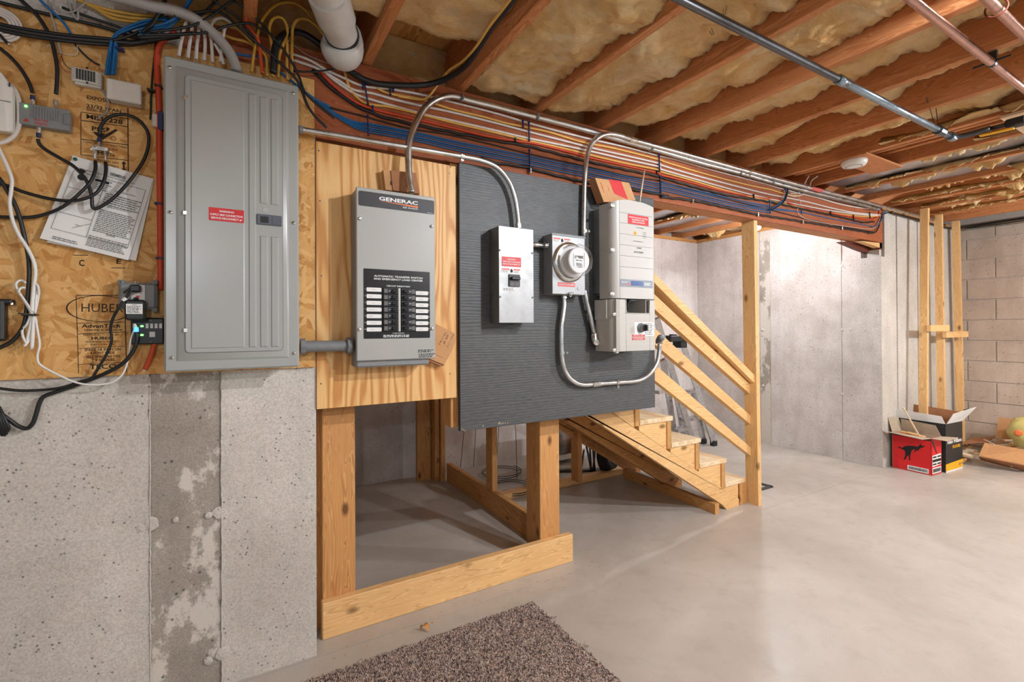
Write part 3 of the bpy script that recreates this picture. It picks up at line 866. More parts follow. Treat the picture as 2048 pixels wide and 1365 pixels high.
# ------------------------------------------------------------------ staircase
sl = -.614
st = thing('staircase', 'open pine stair with flake board treads beside the black board', 'staircase', (2.4, 2.4, 0))
def zb(x): return .719 + sl * (x - 1.65)               # under edge of the stringers
RUN = [2.78, 2.529, 2.275, 2.014, 1.76]                 # riser lines
TOP = [.178, .340, .503, .667, .830]
def stringer(y0, y1, m, blocks):
    w = .165
    part('stringer', MB().prism([(1.50, max(zb(1.5), 0)), (1.50, .80), (1.62, .80), (1.62, zb(1.62) + w - .06), (2.93, .045), (2.93, .0), (2.80, .0), (2.76, zb(2.76))], 'y', y0, y1), m, st)
    if not blocks: return
    for i in range(5):
        x1 = 2.925 if i == 0 else RUN[i - 1] - .037
        x0 = RUN[i] if i < 4 else 1.76
        zl = TOP[i] - .030
        lo = lambda x: zb(x) + w - .055 + .001
        a, b = lo(x0), lo(x1)
        poly = [(x0, a), (x1, max(b, .046)), (x1, zl), (x0, zl)] if b < zl else [(x0, a), (x0 + (zl - a) / sl * 1.0, zl), (x0, zl)]
        if a > zl: continue
        part('step_block', MB().prism(poly, 'y', y0 + .003, y1), m, st)
stringer(1.990, 2.028, L('x'), True)
stringer(2.46, 2.498, O('x'), False)
stringer(2.885, 2.897, O('x'), False)
for i in range(5):
    x1 = [3.002, 2.796, 2.544, 2.289, 2.035][i]
    part('tread', MB().cbox(RUN[i] + .001, x1, 1.984, 2.90, TOP[i] - .029, TOP[i], .003), M['osb_tread'], st)
    zt = TOP[i + 1] - .03 if i < 4 else .83
    z0 = TOP[i] - .03
    part('riser', MB().box(RUN[i] - .036, RUN[i] - .004, 1.986, 2.90, z0, zt), O('z'), st)
    part('riser_edge', MB().box(RUN[i] - .0035, RUN[i] - .0005, 1.987, 2.90, z0 + .031, zt), M['green'], st, label='green painted riser edge')
part('foot_block', MB().cbox(2.94, 3.018, 1.990, 2.028, 0, .148, .003), O('z'), st)
for nm, a, b, c, d, y0, y1 in (('rail', (1.72, 1.650), (3.026, .812), (3.026, .745), (1.72, 1.555), 1.965, 2.003),
                               ('rail', (1.72, 1.459), (3.026, .600), (3.026, .541), (1.72, 1.350), 1.965, 2.003),
                               ('rail', (1.72, 1.248), (3.026, .384), (3.026, .327), (1.72, 1.140), 1.965, 2.003)):
    part(nm, MB().prism([a, b, c, d], 'y', y0, y1), L('x'), st)
part('handrail', MB().prism([(1.72, 1.757), (3.06, .851), (3.06, .822), (3.028, .818), (1.72, 1.700)], 'y', 1.930, 2.018), L('x'), st)
nw = MB().hull([(3.03, 1.916, 0), (3.068, 1.916, 0), (3.068, 2.005, 0), (3.03, 2.005, 0), (3.003, 1.916, 1.918), (3.041, 1.916, 1.918), (3.041, 2.005, 1.918), (3.003, 2.005, 1.918)])
part('newel_post', nw, L('z'), st)
a, b = G(1247, 948, .03), G(1430, 1021, .03)
d = (b - a); q = Vector((-d.y, d.x, 0)).normalized()
single('loose_board', MB().obox((a + b) / 2 + Vector((0, 0, .004)) + q * .02, d / 2, q * .019, Vector((0, 0, .033))), O('y'), 'loose board lying under the stair along its foot', 'board')

# ------------------------------------------------------------------ step ladder behind the railing
ld = thing('step_ladder', 'aluminium step ladder with black top tray behind the stair railing', 'ladder', (4.0, 3.2, 0))
def rail_(p0, p1, w=.050, t=.014):
    p0, p1 = Vector(p0), Vector(p1); d = p1 - p0; n = d.normalized()
    s = n.cross(Vector((.5, .86, 0))).normalized(); u = n.cross(s)
    return MB().obox((p0 + p1) / 2, d / 2, s * w / 2, u * t)
T1, T2 = S(1327, 676, 2.75), S(1362, 676, 3.05)
fA, fB = S(1384, 872, 2.62), S(1342, 905, 2.95)
fC, fD = G(1407, 884, .02), G(1428, 888, .02)
tl = S(1314, 640, 2.75)
front = [(tl, fA), (S(1325, 700, 3.05), S(1380, 890, 2.95))]
rear = [(T2 + Vector((.0, 0, 0)), fD), (T2 + Vector((-.05, .1, -.1)), fC)]
fA.z = .02
for a, b in ((S(1313, 637, 2.80), G(1392, 905, .0)), (S(1337, 706, 3.05), G(1373, 897, .0)), (S(1326, 720, 2.85), G(1352, 890, .0)), (T2, fD), (S(1385, 780, 3.2), fC)):
    part('rail', rail_(a, b), M['alu'], ld)
for a, b, y in (((1372, 784), (1403, 779), 3.12), ((1312, 785), (1345, 780), 2.9), ((1367, 842), (1400, 833), 3.1), ((1350, 862), (1372, 855), 2.95)):
    p, q = S(*a, y), S(*b, y); part('step', MB().obox((p + q) / 2, (q - p) / 2, Vector((.0, .035, 0)), Vector((0, 0, .014))), M['alu'], ld)
c = (T1 + T2) / 2
part('top_tray', MB().cbox(c.x - .09, c.x + .10, c.y - .06, c.y + .06, c.z - .035, c.z + .02, .008).cbox(c.x + .05, c.x + .13, c.y - .05, c.y + .05, c.z - .09, c.z - .02, .006).cbox(c.x - .05, c.x - .0, c.y - .05, c.y, c.z + .02, c.z + .032, .003), M['black'], ld)
part('shelf', MB().obox(S(1350, 715, 3.0), Vector((.09, .02, -.0)), Vector((0, .06, 0)), Vector((0, 0, .006))), M['black'], ld)
for f in (fC, fD):
    part('foot', MB().cbox(f.x - .035, f.x + .025, f.y - .025, f.y + .025, 0, .055, .006), M['black'], ld)

# ------------------------------------------------------------------ bulb in the stair room
bp = S(1515, 455, 2.5)
lb = thing('ceiling_bulb', 'lit bare bulb in a white lampholder behind the beam', 'light bulb', (bp.x, bp.y, JB))
part('lampholder', MB().lathe([(.056, .0), (.056, -.012), (.04, -.03), (.024, -.05), (.021, -.085)], (bp.x, bp.y, JB), (0, 0, 1), 20), M['white_plastic'], lb, True)
part('glass_bulb', MB().lathe([(.013, -.086), (.018, -.105), (.029, -.135), (.031, -.155), (.026, -.176), (.014, -.189), (.0001, -.193)], (bp.x, bp.y, JB), (0, 0, 1), 20), M['bulb'], lb, True)
lamp('stair_room_bulb_light', (bp.x, bp.y, JB - .20), 50, 0.03, (0.88, 0.93, 1.0))
part('joist_block', MB().box(JX(6) + .039, JX(7) - .001, bp.y - .07, bp.y + .07, JB - .001, JB + .03), M['joist_x'], lb)

# ------------------------------------------------------------------ things stored under the stair
def chairleg(a, b): return MB().cyl(a, b, .009, n=8)
cc = thing('folding_chair', 'folded camp chair with dark crossed legs behind the stair stud', 'chair', G(1186, 950))
for a, b in (((1172, 888), (1184, 948)), ((1168, 900), (1162, 940)), ((1186, 897), (1190, 947)), ((1180, 896), (1182, 940)), ((1190, 900), (1186, 946))):
    q = G(*b); p = S(*a, q.y + .03); part('leg', chairleg(q + Vector((0, 0, .0)), p), M['darksteel'], cc, True)
q = S(1165, 884, G(1186, 950).y + .02)
part('seat', MB().cbox(q.x - .05, q.x + .09, q.y - .03, q.y + .03, q.z - .01, q.z + .05, .01), M['teal'], cc)
q = S(1132, 885, 3.25)
pc = MB(); n = 12
for j in range(n + 1):
    for i in range(n + 1):
        u, v = i / n, j / n
        x = q.x - .22 + .38 * u; z = q.z - .10 + .24 * v; b_ = .09 * math.sin(math.pi * u) ** .5 * math.sin(math.pi * v) ** .5
        pc.v += [Vector((x, q.y - b_ + .012 * fb(x, z, 1, 9), z))]
for j in range(n):
    for i in range(n): pc.f.append((j * (n + 1) + i, j * (n + 1) + i + 1, (j + 1) * (n + 1) + i + 1, (j + 1) * (n + 1) + i))
m0 = len(pc.v); pc.v += [Vector((v.x, 2 * q.y - v.y, v.z)) for v in pc.v[:]]; pc.f += [tuple(a + m0 for a in reversed(f)) for f in pc.f[:]]
single('plaid_cushion', pc, M['plaid'], 'plaid cushion in blue grey and tan under the stair', 'cushion', smooth=True)
wc = S(1218, 915, 3.0); wc.z = .165
wh = thing('spare_wheel', 'black rubber wheel leaning in the dark under the stair', 'wheel', (wc.x, wc.y, 0))
part('tyre', MB().ring((wc.x, wc.y, wc.z), (.35, -1, 0), .118, .045, 28, 10), M['tyre'], wh, True)
part('hub', MB().lathe([(.085, -.015), (.085, .015)], (wc.x, wc.y, wc.z), (.35, -1, 0), 20), M['darksteel'], wh)
for i, (lab, a, b, r, m) in enumerate((('upper bent silver tube lying by the plaid cushion', (1118, 921), (1144, 914), .010, 'alu'), ('long white tube on the floor below the plaid cushion', (1090, 935), (1205, 940), .016, 'white_plastic'),
                                       ('thin dark tube on the floor beside the white tube', (1100, 944), (1215, 941), .008, 'darksteel'))):
    p, q = G(*a, r), G(*b, r)
    single('metal_tube', MB().cyl(p, q, r, n=10), M[m], lab, 'tube', smooth=True)
p = S(1128, 903, 3.5)
single('folded_sheet', MB().cbox(p.x - .25, p.x + .2, p.y - .1, p.y + .1, p.z - .05, p.z + .012, .01), M['white_plastic'], 'white folded sheet beneath the plaid cushion', 'sheet')
# ------------------------------------------------------------------ main breaker panel
def rect(a, b, Y):            # two picture corners on the plane Y -> x0,x1,z0,z1
    p, q = S(*a, Y), S(*b, Y)
    return min(p.x, q.x), max(p.x, q.x), min(p.z, q.z), max(p.z, q.z)
def slot_screw(o, q, Y, r=.0055, m='steel'):
    p = S(*q, Y)
    s = part('screw', MB().lathe([(r, .0), (r, -.0022), (r * .72, -.0042), (.0001, -.0048)], p, (0, 1, 0), 14), M[m], o, True)
    part('slot', MB().obox(p + Vector((0, -.0047, 0)), Vector((r * .75, 0, r * .2)), Vector((0, .0004, 0)), Vector((-r * .05, 0, r * .14))), M['ink'], s)
YM = 1.760
pn = thing('breaker_panel', 'tall grey steel breaker panel with a hinged door and red warning label', 'panel', (0, YO, 1.073))
X0, X1, Z0, Z1 = -.181, .1925, 1.0735, 2.034
part('back_box', MB().box(X0 + .012, X1 - .012, YM + .012, YO - .001, Z0 + .012, Z1 - .012), M['grey_paint'], pn)
part('cover', MB().cbox(X0, X1, YM, YM + .012, Z0, Z1, .006), M['grey_paint'], pn)
xl, xr = S(352, 450, YM).x, S(577.5, 450, YM).x
zt, zb_ = S(460, 156, YM).z, S(460, 720, YM).z
rs = MB()
o_ = [(xl, zb_), (xr, zb_), (xr, zt), (xl, zt)]; i_ = .009
inn = [(xl + i_, zb_ + i_), (xr - i_, zb_ + i_), (xr - i_, zt - i_), (xl + i_, zt - i_)]
rs.add([(x, YM, z) for x, z in o_] + [(x, YM - .007, z) for x, z in inn], [(0, 1, 5, 4), (1, 2, 6, 5), (2, 3, 7, 6), (3, 0, 4, 7), (4, 5, 6, 7)])
part('raised_frame', rs, M['grey_paint'], pn, 'auto')
YD = YM - .007
dx0, dx1 = S(371, 450, YD).x, S(565, 450, YD).x
dz1, dz0 = S(371, 150, YD).z, S(371, 706, YD).z
part('door_gap', MB().rrect(dx0 - .0016, dx1 + .0016, dz0 - .0016, dz1 + .0016, YD - .0005, YD + .001, .012), M['ink_grey'], pn)
dr = part('door', MB().rrect(dx0, dx1, dz0, dz1, YD - .0035, YD, .011), M['grey_paint'], pn)
def emboss(x0, x1, z0, z1, b, h, Y):
    mb = MB()
    mb.add([(x0, Y, z0), (x1, Y, z0), (x1, Y, z1), (x0, Y, z1), (x0 + b, Y - h, z0 + b), (x1 - b, Y - h, z0 + b), (x1 - b, Y - h, z1 - b), (x0 + b, Y - h, z1 - b)],
           [(0, 1, 5, 4), (1, 2, 6, 5), (2, 3, 7, 6), (3, 0, 4, 7), (4, 5, 6, 7)])
    return mb
YD2 = YD - .0035
fx0, fx1 = S(381.5, 450, YD2).x, S(489, 450, YD2).x
fz0, fz1 = dz0 + .012, dz1 - .012
part('door_field', emboss(fx0, fx1, fz0, fz1, .003, .002, YD2), M['grey_paint'], dr)
for a, b, gaps in ((497.0, 512.5, False), (519.5, 536, True), (541.5, 557.5, True)):
    ra, rb = S(a, 450, YD2).x, S(b, 450, YD2).x
    if gaps:
        zm1, zm0 = S(540, 410, YD2).z, S(540, 473, YD2).z
        for q in ((fz0, zm0), (zm1, fz1 - .006)): part('rib', emboss(ra, rb, q[0], q[1], .0035, .0028, YD2), M['grey_paint'], dr)
    else: part('rib', emboss(ra, rb, fz0, fz1 - .003, .0035, .0028, YD2), M['grey_paint'], dr)
a0, a1, b0, b1 = rect((513.5, 428), (563.5, 453.5), YD2)
lt = part('latch', MB().cbox(a0, a1, YD2 - .005, YD2, b0, b1, .002), M['slate'], dr)
part('thumb_recess', MB().box(a0 + .010, a0 + .034, YD2 - .0056, YD2 - .005, b0 + .006, b1 - .007), M['black'], lt)
part('thumb_tab', MB().box(a0 + .045, a1 - .004, YD2 - .0065, YD2 - .005, b0 + .006, b1 - .006), M['slate'], lt)
q = S(530.8, 420.5, YD2)
part('maker_badge', MB().rrect(q.x - .0075, q.x + .0075, q.z - .0065, q.z + .0065, YD2 - .0008, YD2, .003), M['grey_light'], dr)
for q in ((371.7, 195), (370, 426), (371.3, 661)):
    p = S(*q, YD2); h = part('hinge', MB().cbox(p.x - .0055, p.x + .0055, YD2 - .003, YD2 + .003, p.z - .0062, p.z + .0062, .001), M['steel'], pn)
for q in ((339.5, 135.5), (586.7, 187), (341, 424.8), (586.8, 446), (344, 716), (588, 707)): slot_screw(pn, q, YM)
a0, a1, b0, b1 = rect((417.5, 414), (488, 447), YD2 - .002); YS = YD2 - .002
lbp = part('warning_label', MB().rrect(a0, a1, b0, b1, YS - .0006, YS, .002), M['red'], pn, label='red warning sticker with white lettering')
t = MB(); cx = (a0 + a1) / 2; hh = b1 - b0
write(t, 'WARNING!', cx, b0 + hh * .68, YS - .0010, hh * .15, (a1 - a0) * .42, bold=.02)
write(t, 'SUPPLY SIDE CONNECTION', cx, b0 + hh * .40, YS - .0010, hh * .15, (a1 - a0) * .92, bold=.02)
write(t, 'SERVICE DISCONNECT #1', cx, b0 + hh * .14, YS - .0010, hh * .15, (a1 - a0) * .88, bold=.02)
part('lettering', t, M['white_ink'], lbp)
# grey nipple from the panel to the transfer switch
np_ = thing('conduit_nipple', 'short grey plastic conduit between tall panel and transfer switch', 'conduit', S(650, 705, 1.82))
p0, p1 = S(600.5, 693.5, 1.82), S(700, 692, 1.82)
part('tube', MB().tube([p0.lerp(p1, i / 20) for i in range(21)], .0205, 16, 1, False, rmod=(.004, .975)), M['grey_pvc'], np_, True)
part('locknut', MB().cyl(p0, p0 + Vector((.016, 0, 0)), .029, n=8), M['grey_pvc'], np_)
part('locknut', MB().cyl(p1 + Vector((-.012, 0, 0)), p1 + Vector((.004, 0, 0)), .031, n=8), M['grey_pvc'], np_)

# ------------------------------------------------------------------ transfer switch
YT = 1.770
tx0, tx1 = S(713, 540, YT).x, S(870.3, 540, YT).x
tz1, tz0 = S(713, 373, YT).z, S(790, 720, YT).z
ts = thing('transfer_switch', 'light grey transfer switch box with black nameplate and breaker directory', 'switch box', ((tx0 + tx1) / 2, YP, tz0 - .03))
bx1, bz0 = S(838, 730, YP).x, S(760, 731, YP - .003).z
part('back_box', MB().cbox(tx0 + .001, bx1 + .012, YT + .014, YP - .0005, bz0, tz1 - .002, .006), M['grey_plastic'], ts)
cv = part('cover', MB().cbox(tx0, tx1, YT, YT + .016, tz0, tz1, .0025), M['grey_light'], ts)
a0, a1, b0, b1 = rect((716.8, 381), (868.3, 429.5), YT)
npq = part('nameplate', MB().rrect(a0, a1, b0, b1, YT - .001, YT, .006), M['charcoal'], ts, label='black nameplate with white maker lettering')
t = MB(); w = a1 - a0; h = b1 - b0; yt = YT - .0016
write(t, 'GENERAC', a0 + w * .512, b0 + h * .53, yt, h * .245, w * .515, bold=.03)
write(t, 'EZ Switch', a0 + w * .668, b0 + h * .19, yt, h * .10, w * .20)
fine(t, a0 + w * .90, a0 + w * .975, b0 + h * .05, b0 + h * .09, yt, 1)
part('lettering', t, M['white_ink'], npq)
part('swoosh', MB().prism([(a0 + w * .243, b0 + h * .485), (a0 + w * .772, b0 + h * .44), (a0 + w * .772, b0 + h * .31)], 'y', yt, yt + .0004), M['orange_ink'], npq)
for q in ((719.5, 437.6), (863, 453), (719, 659), (864, 658)):
    p = S(*q, YT); part('screw', MB().lathe([(.0062, 0), (.0062, -.004), (.0045, -.007), (.0001, -.0078)], p, (0, 1, 0), 6), M['steel'], ts)
a0, a1, b0, b1 = rect((727, 537), (859.8, 676), YT)
dpl = part('directory_plate', MB().rrect(a0, a1, b0, b1, YT - .0012, YT, .003), M['black_gloss'], ts, label='black circuit directory with white slips')
w = a1 - a0; h = b1 - b0; yt = YT - .0017
t = MB()
write(t, 'AUTOMATIC TRANSFER SWITCH', a0 + w * .515, b0 + h * .888, yt, h * .026, w * .735, bold=.02)
write(t, 'AND EMERGENCY LOAD CENTER', a0 + w * .515, b0 + h * .848, yt, h * .026, w * .745, bold=.02)
write(t, 'CIRCUIT DIRECTORY', a0 + w * .51, b0 + h * .755, yt, h * .02, w * .36, bold=.02)
write(t, 'TO RESET BREAKERS', a0 + w * .505, b0 + h * .068, yt, h * .013, w * .18)
fine(t, a0 + w * .28, a0 + w * .74, b0 + h * .012, b0 + h * .055, yt, 2, 5)
for k in range(7):
    write(t, str(2 * k + 1), a0 + w * .02, b0 + h * (.70 - k * .0955), yt, h * .016)
    write(t, str(2 * k + 2), a0 + w * .982, b0 + h * (.68 - k * .092), yt, h * .016)
part('lettering', t, M['white_ink'], dpl)
for side in (0, 1):
    for k in range(7):
        zc_ = b0 + h * ((.702 - k * .0952) if side == 0 else (.675 - k * .0905))
        xa_, xb_ = (a0 + w * .04, a0 + w * .255) if side == 0 else (a0 + w * .775, a0 + w * .97)
        sp_ = part('slip', MB().rrect(xa_, xb_, zc_ - h * .029, zc_ + h * .029, yt - .0004, yt + .0004, .003), M['label_white'], dpl)
        u = MB(); rr = random.Random(side * 10 + k)
        xm = xa_ + (xb_ - xa_) * rr.uniform(.12, .3)
        pts = [(xm + i * .0018, yt - .0009, zc_ + rr.uniform(-.0018, .0018)) for i in range(rr.randint(8, 13))]
        for i in range(len(pts) - 1): u.obox((Vector(pts[i]) + Vector(pts[i + 1])) / 2, (Vector(pts[i + 1]) - Vector(pts[i])) / 2, Vector((0, .0002, 0)), Vector((.0002, 0, .00035)))
        part('handwriting', u, M['ink_grey'], sp_)
part('centre_bar', MB().box(a0 + w * .505, a0 + w * .535, yt - .003, yt, b0 + h * .10, b0 + h * .735), M['offwhite'], dpl)
for side in (0, 1):
    xa_, xb_ = (a0 + w * .275, a0 + w * .50) if side == 0 else (a0 + w * .545, a0 + w * .765)
    for k in range(7):
        z1_ = b0 + h * (.733 - k * .0903); z0_ = z1_ - h * .086
        br = part('breaker', MB().cbox(xa_, xb_, yt - .007, yt, z0_, z1_, .001), M['black'], dpl)
        fx = (xa_ + (xb_ - xa_) * .55, xa_ + (xb_ - xa_) * .86) if side == 0 else (xa_ + (xb_ - xa_) * .13, xa_ + (xb_ - xa_) * .45)
        part('toggle', MB().cbox(fx[0], fx[1], yt - .017, yt - .007, z0_ + h * .02, z1_ - h * .018, .0015), M['black_gloss'], br)
        gx = (xa_ + (xb_ - xa_) * .06, xa_ + (xb_ - xa_) * .28) if side == 0 else (xa_ + (xb_ - xa_) * .72, xa_ + (xb_ - xa_) * .95)
        part('print', MB().box(gx[0], gx[1], yt - .0074, yt - .0069, z0_ + h * .014, z1_ - h * .018), M['ink_grey'], br)
        ox = xa_ + (xb_ - xa_) * (.44 if side == 0 else .6)
        part('print', write(MB(), 'ON' if (k + side) % 2 else 'OFF', ox, (z0_ + z1_) / 2 - .002, yt - .0075, .004), M['label_white'], br)
q0, q1 = rect((836, 700.5), (868.5, 704.5), YT), rect((836, 706), (868.5, 714), YT)
t = MB(); fine(t, q0[0], q0[1], S(850, 705.5, YT).z, S(850, 699, YT).z, YT - .0007, 2, 3); fine(t, q0[0] + .003, q0[1] + .006, S(850, 715.5, YT).z, S(850, 707, YT).z, YT - .0007, 3, 4)
part('fine_print', t, M['ink'], ts)
# cardboard tucked behind the switch
c1 = thing('cardboard_flap', 'cardboard flap with handwriting behind the lower right of the transfer switch', 'cardboard', S(890, 700, YP))
part('sheet', MB().prism([(S(*q, YP - .03).x, S(*q, YP - .03).z) for q in ((860, 643), (909, 667), (910.5, 681), (904, 700), (894, 719), (870, 709))], 'y', YP - .034, YP - .028), M['cardboard'], c1)
part('lower_flap', MB().prism([(S(*q, YP - .03).x, S(*q, YP - .03).z) for q in ((870, 709.5), (893.5, 719.5), (888, 730), (856, 717), (862, 707))], 'y', YP - .033, YP - .029), M['cardboard'], c1, label='paler folded flap')
part('thickness_edge', MB().prism([(S(*q, YP - .02).x, S(*q, YP - .02).z) for q in ((856, 717), (888, 730), (882, 733.5), (848, 718.5))], 'y', YP - .028, YP - .002), M['cardboard_dark'], c1)
t = MB(); yt = YP - .0345
for s_, q, a in (('Z AL S 1 0 3', (886, 679), 1.02), ('JR SM', (893, 681), 1.02), ('7 1 7 1 2 9 6', (902, 683), 1.1)):
    p = S(*q, YP - .034); write(t, s_, p.x, p.z, yt, .008, .058 if len(s_) > 6 else .04, 'C', a, 0.0)
part('handwriting', t, M['ink'], c1)
c2 = thing('cardboard_carton', 'small brown carton standing behind the flexible conduit above transfer switch', 'carton', S(800, 385, YP))
yq = YP - .036
part('front', MB().prism([(S(*q, yq).x, S(*q, yq).z) for q in ((781.5, 341), (832, 346), (840, 388), (786, 381))], 'y', yq, YP - .002), M['cardboard_dark'], c2)
part('side', MB().prism([(S(*q, yq).x, S(*q, yq).z) for q in ((767, 339), (781, 340.5), (785.5, 381), (772, 379))], 'y', yq + .004, YP - .002), M['cardboard'], c2)
p = S(783, 366, yq); part('hand_slot', MB().box(p.x - .002, p.x + .002, yq - .0005, yq + .001, p.z - .008, p.z + .008), M['ink'], c2)

# ------------------------------------------------------------------ breaker disconnect box
YK = 1.774
x0, x1, z0, z1 = rect(zK(301, 165), zK(519, 764), YK)
z1 = S(*zK(301, 160), YK).z
dc = thing('disconnect_box', 'galvanized disconnect box with red label and black breaker on the black board', 'electrical box', ((x0 + x1) / 2, YB, z0))
part('body', MB().cbox(x0 + .001, x1 - .001, YK + .0015, YB - .0005, z0 + .001, z1 - .001, .001), M['galv'], dc)
part('cover', MB().cbox(x0, x1, YK - .0015, YK + .0015, z0, z1, .001), M['galv'], dc)
for q in ((308, 313), (510, 331), (311, 602), (512, 607)): slot_screw(dc, zK(*q), YK - .0015, .004)
def sticker(o, a, b, Y, m, name='label', lab=None):
    r = rect(a, b, Y); return part(name, MB().box(r[0], r[1], Y - .0007, Y + .0002, r[2], r[3]), m, o, label=lab), r
YK2 = YK - .0016
lb_, r = sticker(dc, zK(321, 350), zK(440, 419), YK2, M['red'], 'warning_label', 'red warning sticker')
t = MB(); w, h = r[1] - r[0], r[3] - r[2]; cx = (r[0] + r[1]) / 2
write(t, 'WARNING!', cx, r[2] + h * .68, YK2 - .001, h * .13, w * .4)
write(t, 'SUPPLY SIDE CONNECTION', cx, r[2] + h * .42, YK2 - .001, h * .13, w * .9)
write(t, 'SERVICE DISCONNECT #1', cx, r[2] + h * .18, YK2 - .001, h * .13, w * .88)
part('lettering', t, M['white_ink'], lb_)
def danger(o, a, b, Y):
    l2, r = sticker(o, a, b, Y, M['label_white'], 'danger_label', 'white and red danger sticker with a hand symbol')
    w, h = r[1] - r[0], r[3] - r[2]
    part('red_band', MB().box(r[0] + w * .03, r[0] + w * .42, Y - .0011, Y - .0006, r[3] - h * .40, r[3] - h * .05), M['pinkred'], l2)
    part('red_band', MB().box(r[0] + w * .62, r[0] + w * .97, Y - .0011, Y - .0006, r[3] - h * .40, r[3] - h * .05), M['pinkred'], l2)
    cx = r[0] + w * .52
    part('hand_symbol', MB().prism([(cx - w * .05, r[2] + h * .1), (cx + w * .04, r[2] + h * .1), (cx + w * .08, r[2] + h * .5), (cx, r[2] + h * .95), (cx - w * .07, r[2] + h * .6)], 'y', Y - .0011, Y - .0007), M['ink'], l2)
    t = fine(MB(), r[0] + w * .04, r[0] + w * .40, r[2] + h * .1, r[2] + h * .5, Y - .0009, 2, 8); fine(t, r[0] + w * .64, r[0] + w * .97, r[2] + h * .1, r[2] + h * .5, Y - .0009, 2, 9)
    part('fine_print', t, M['ink_grey'], l2)
danger(dc, zK(318, 422), zK(438, 458), YK2)
r = rect(zK(364, 462), zK(430, 540), YK2)
b_ = part('breaker', MB().box(r[0], r[1], YK2 - .006, YK2, r[2], r[3]), M['black'], dc)
w, h = r[1] - r[0], r[3] - r[2]
part('toggle', MB().cbox(r[0] + w * .12, r[0] + w * .92, YK2 - .02, YK2 - .006, r[2] + h * .55, r[2] + h * .78, .002), M['black_gloss'], b_)
for i in (0, 1): part('print', MB().box(r[0] + w * (.1 + .45 * i), r[0] + w * (.45 + .45 * i), YK2 - .0064, YK2 - .0058, r[2] + h * .05, r[2] + h * .34), M['ink_grey'], b_)
l3, r = sticker(dc, zK(330, 544), zK(404, 566), YK2, M['label_white'], 'rating_label')
part('fine_print', fine(MB(), r[0] + .002, r[1] - .002, r[2] + .001, r[3] - .001, YK2 - .0009, 2, 11), M['ink_grey'], l3)
# nipple to the meter
p0, p1 = S(*zK(520, 278), 1.822), S(*zK(596, 282), 1.822)
nn = thing('steel_nipple', 'short steel conduit joining disconnect box and meter box', 'conduit', p0.lerp(p1, .5) - Vector((0, 0, .013)))
p0.x = x1 + .0; p1.x = 1.262; p1.z = p0.z
part('tube', MB().cyl(p0, p1, .0115, n=14), M['emt'], nn, True)
part('connector', MB().cyl(p1 - Vector((.018, 0, 0)), p1, .0145, n=10), M['steel'], nn)
part('set_screw', MB().cyl(p1 + Vector((-.009, -.012, .004)), p1 + Vector((-.009, -.021, .006)), .003, n=6), M['steel'], nn)

# ------------------------------------------------------------------ meter
YR = 1.788
x0, x1, z0, z1 = rect(zK(632, 212), zK(838, 589), YR)
z1 = S(*zK(632, 207), YR).z; z0 = S(*zK(735, 589), YR).z
mt = thing('meter_box', 'grey meter socket with a round glass electric meter', 'electric meter', ((x0 + x1) / 2, YB, z0))
part('body', MB().cbox(x0, x1, YR + .002, YB - .0005, z0, z1, .002), M['grey_plastic'], mt)
part('cover', MB().cbox(x0 + .001, x1 - .001, YR - .001, YR + .002, z0 + .002, z1 - .002, .001), M['galv'], mt)
part('hub_plate', MB().cbox(x0 + .045, x0 + .12, YR + .01, YR + .05, z1, z1 + .006, .001), M['grey_plastic'], mt)
part('lid_lip', MB().box(x0 - .0015, x1 + .0015, YR - .004, YR + .0, z1 - .008, z1 + .001), M['grey_plastic'], mt)
danger(mt, zK(637, 230), zK(748, 272), YR - .001)
c = S(*zK(738, 388), YR); R = .084
part('sealing_ring', MB().lathe([(R * 1.10, .002), (R * 1.12, -.006), (R * 1.06, -.013), (R * 1.0, -.016), (R * .94, -.016), (R * .94, -.002)], c - Vector((0, .001, 0)), (0, 1, 0), 40), M['steel'], mt, 'auto')
mf = part('dial_body', MB().lathe([(R * .90, -.004), (R * .88, -.03), (R * .70, -.032), (R * .72, -.074), (R * .68, -.078), (.0001, -.078)], c, (0, 1, 0), 36), M['label_white'], mt, 'auto')
yf = c.y - .0785
t = MB()
part('display', MB().box(c.x - .026, c.x + .022, yf - .0012, yf, c.z + .008, c.z + .021), M['lcd'], mf)
write(t, '00000', c.x + .002, c.z + .0105, yf - .0016, .0075, .03)
fine(t, c.x - .02, c.x + .026, c.z - .004, c.z + .002, yf - .0004, 1, 2); fine(t, c.x - .018, c.x + .02, c.z - .026, c.z - .012, yf - .0004, 3, 6)
write(t, 'A 0080015', c.x + .002, c.z - .033, yf - .0005, .005, .03)
part('lettering', t, M['ink'], mf)
part('frame_line', MB().box(c.x - .034, c.x - .033, yf - .0006, yf, c.z - .03, c.z + .03).box(c.x + .028, c.x + .029, yf - .0006, yf, c.z - .03, c.z + .035), M['ink_grey'], mf)
gl = MB()
prof = [(R * .90, -.006), (R * .885, -.05), (R * .87, -.080), (R * .83, -.090), (R * .74, -.095), (.0001, -.097)]
inner = [(max(r_ - .003, .0001), h_ + .003) for r_, h_ in reversed(prof)]
gl.lathe(prof, c, (0, 1, 0), 44)
part('glass_cover', gl, M['glass'], mt, True, 'clear glass dome over the dial')
l4, r = sticker(mt, zK(669, 511), zK(776, 542), YR - .001, M['pinkred'], 'name_label', 'red label lettered in white')
part('lettering', write(MB(), 'AC PRODUCTION METER', (r[0] + r[1]) / 2, (r[2] + r[3]) / 2 - .003, YR - .0022, .0062, (r[1] - r[0]) * .88), M['white_ink'], l4)
p = S(*zK(797, 551), YR); part('knockout', MB().lathe([(.008, .0), (.008, -.0012), (.007, -.0018), (.0001, -.0018)], p - Vector((0, .001, 0)), (0, 1, 0), 16), M['galv'], mt)
p = S(*zK(742, 580), YR)
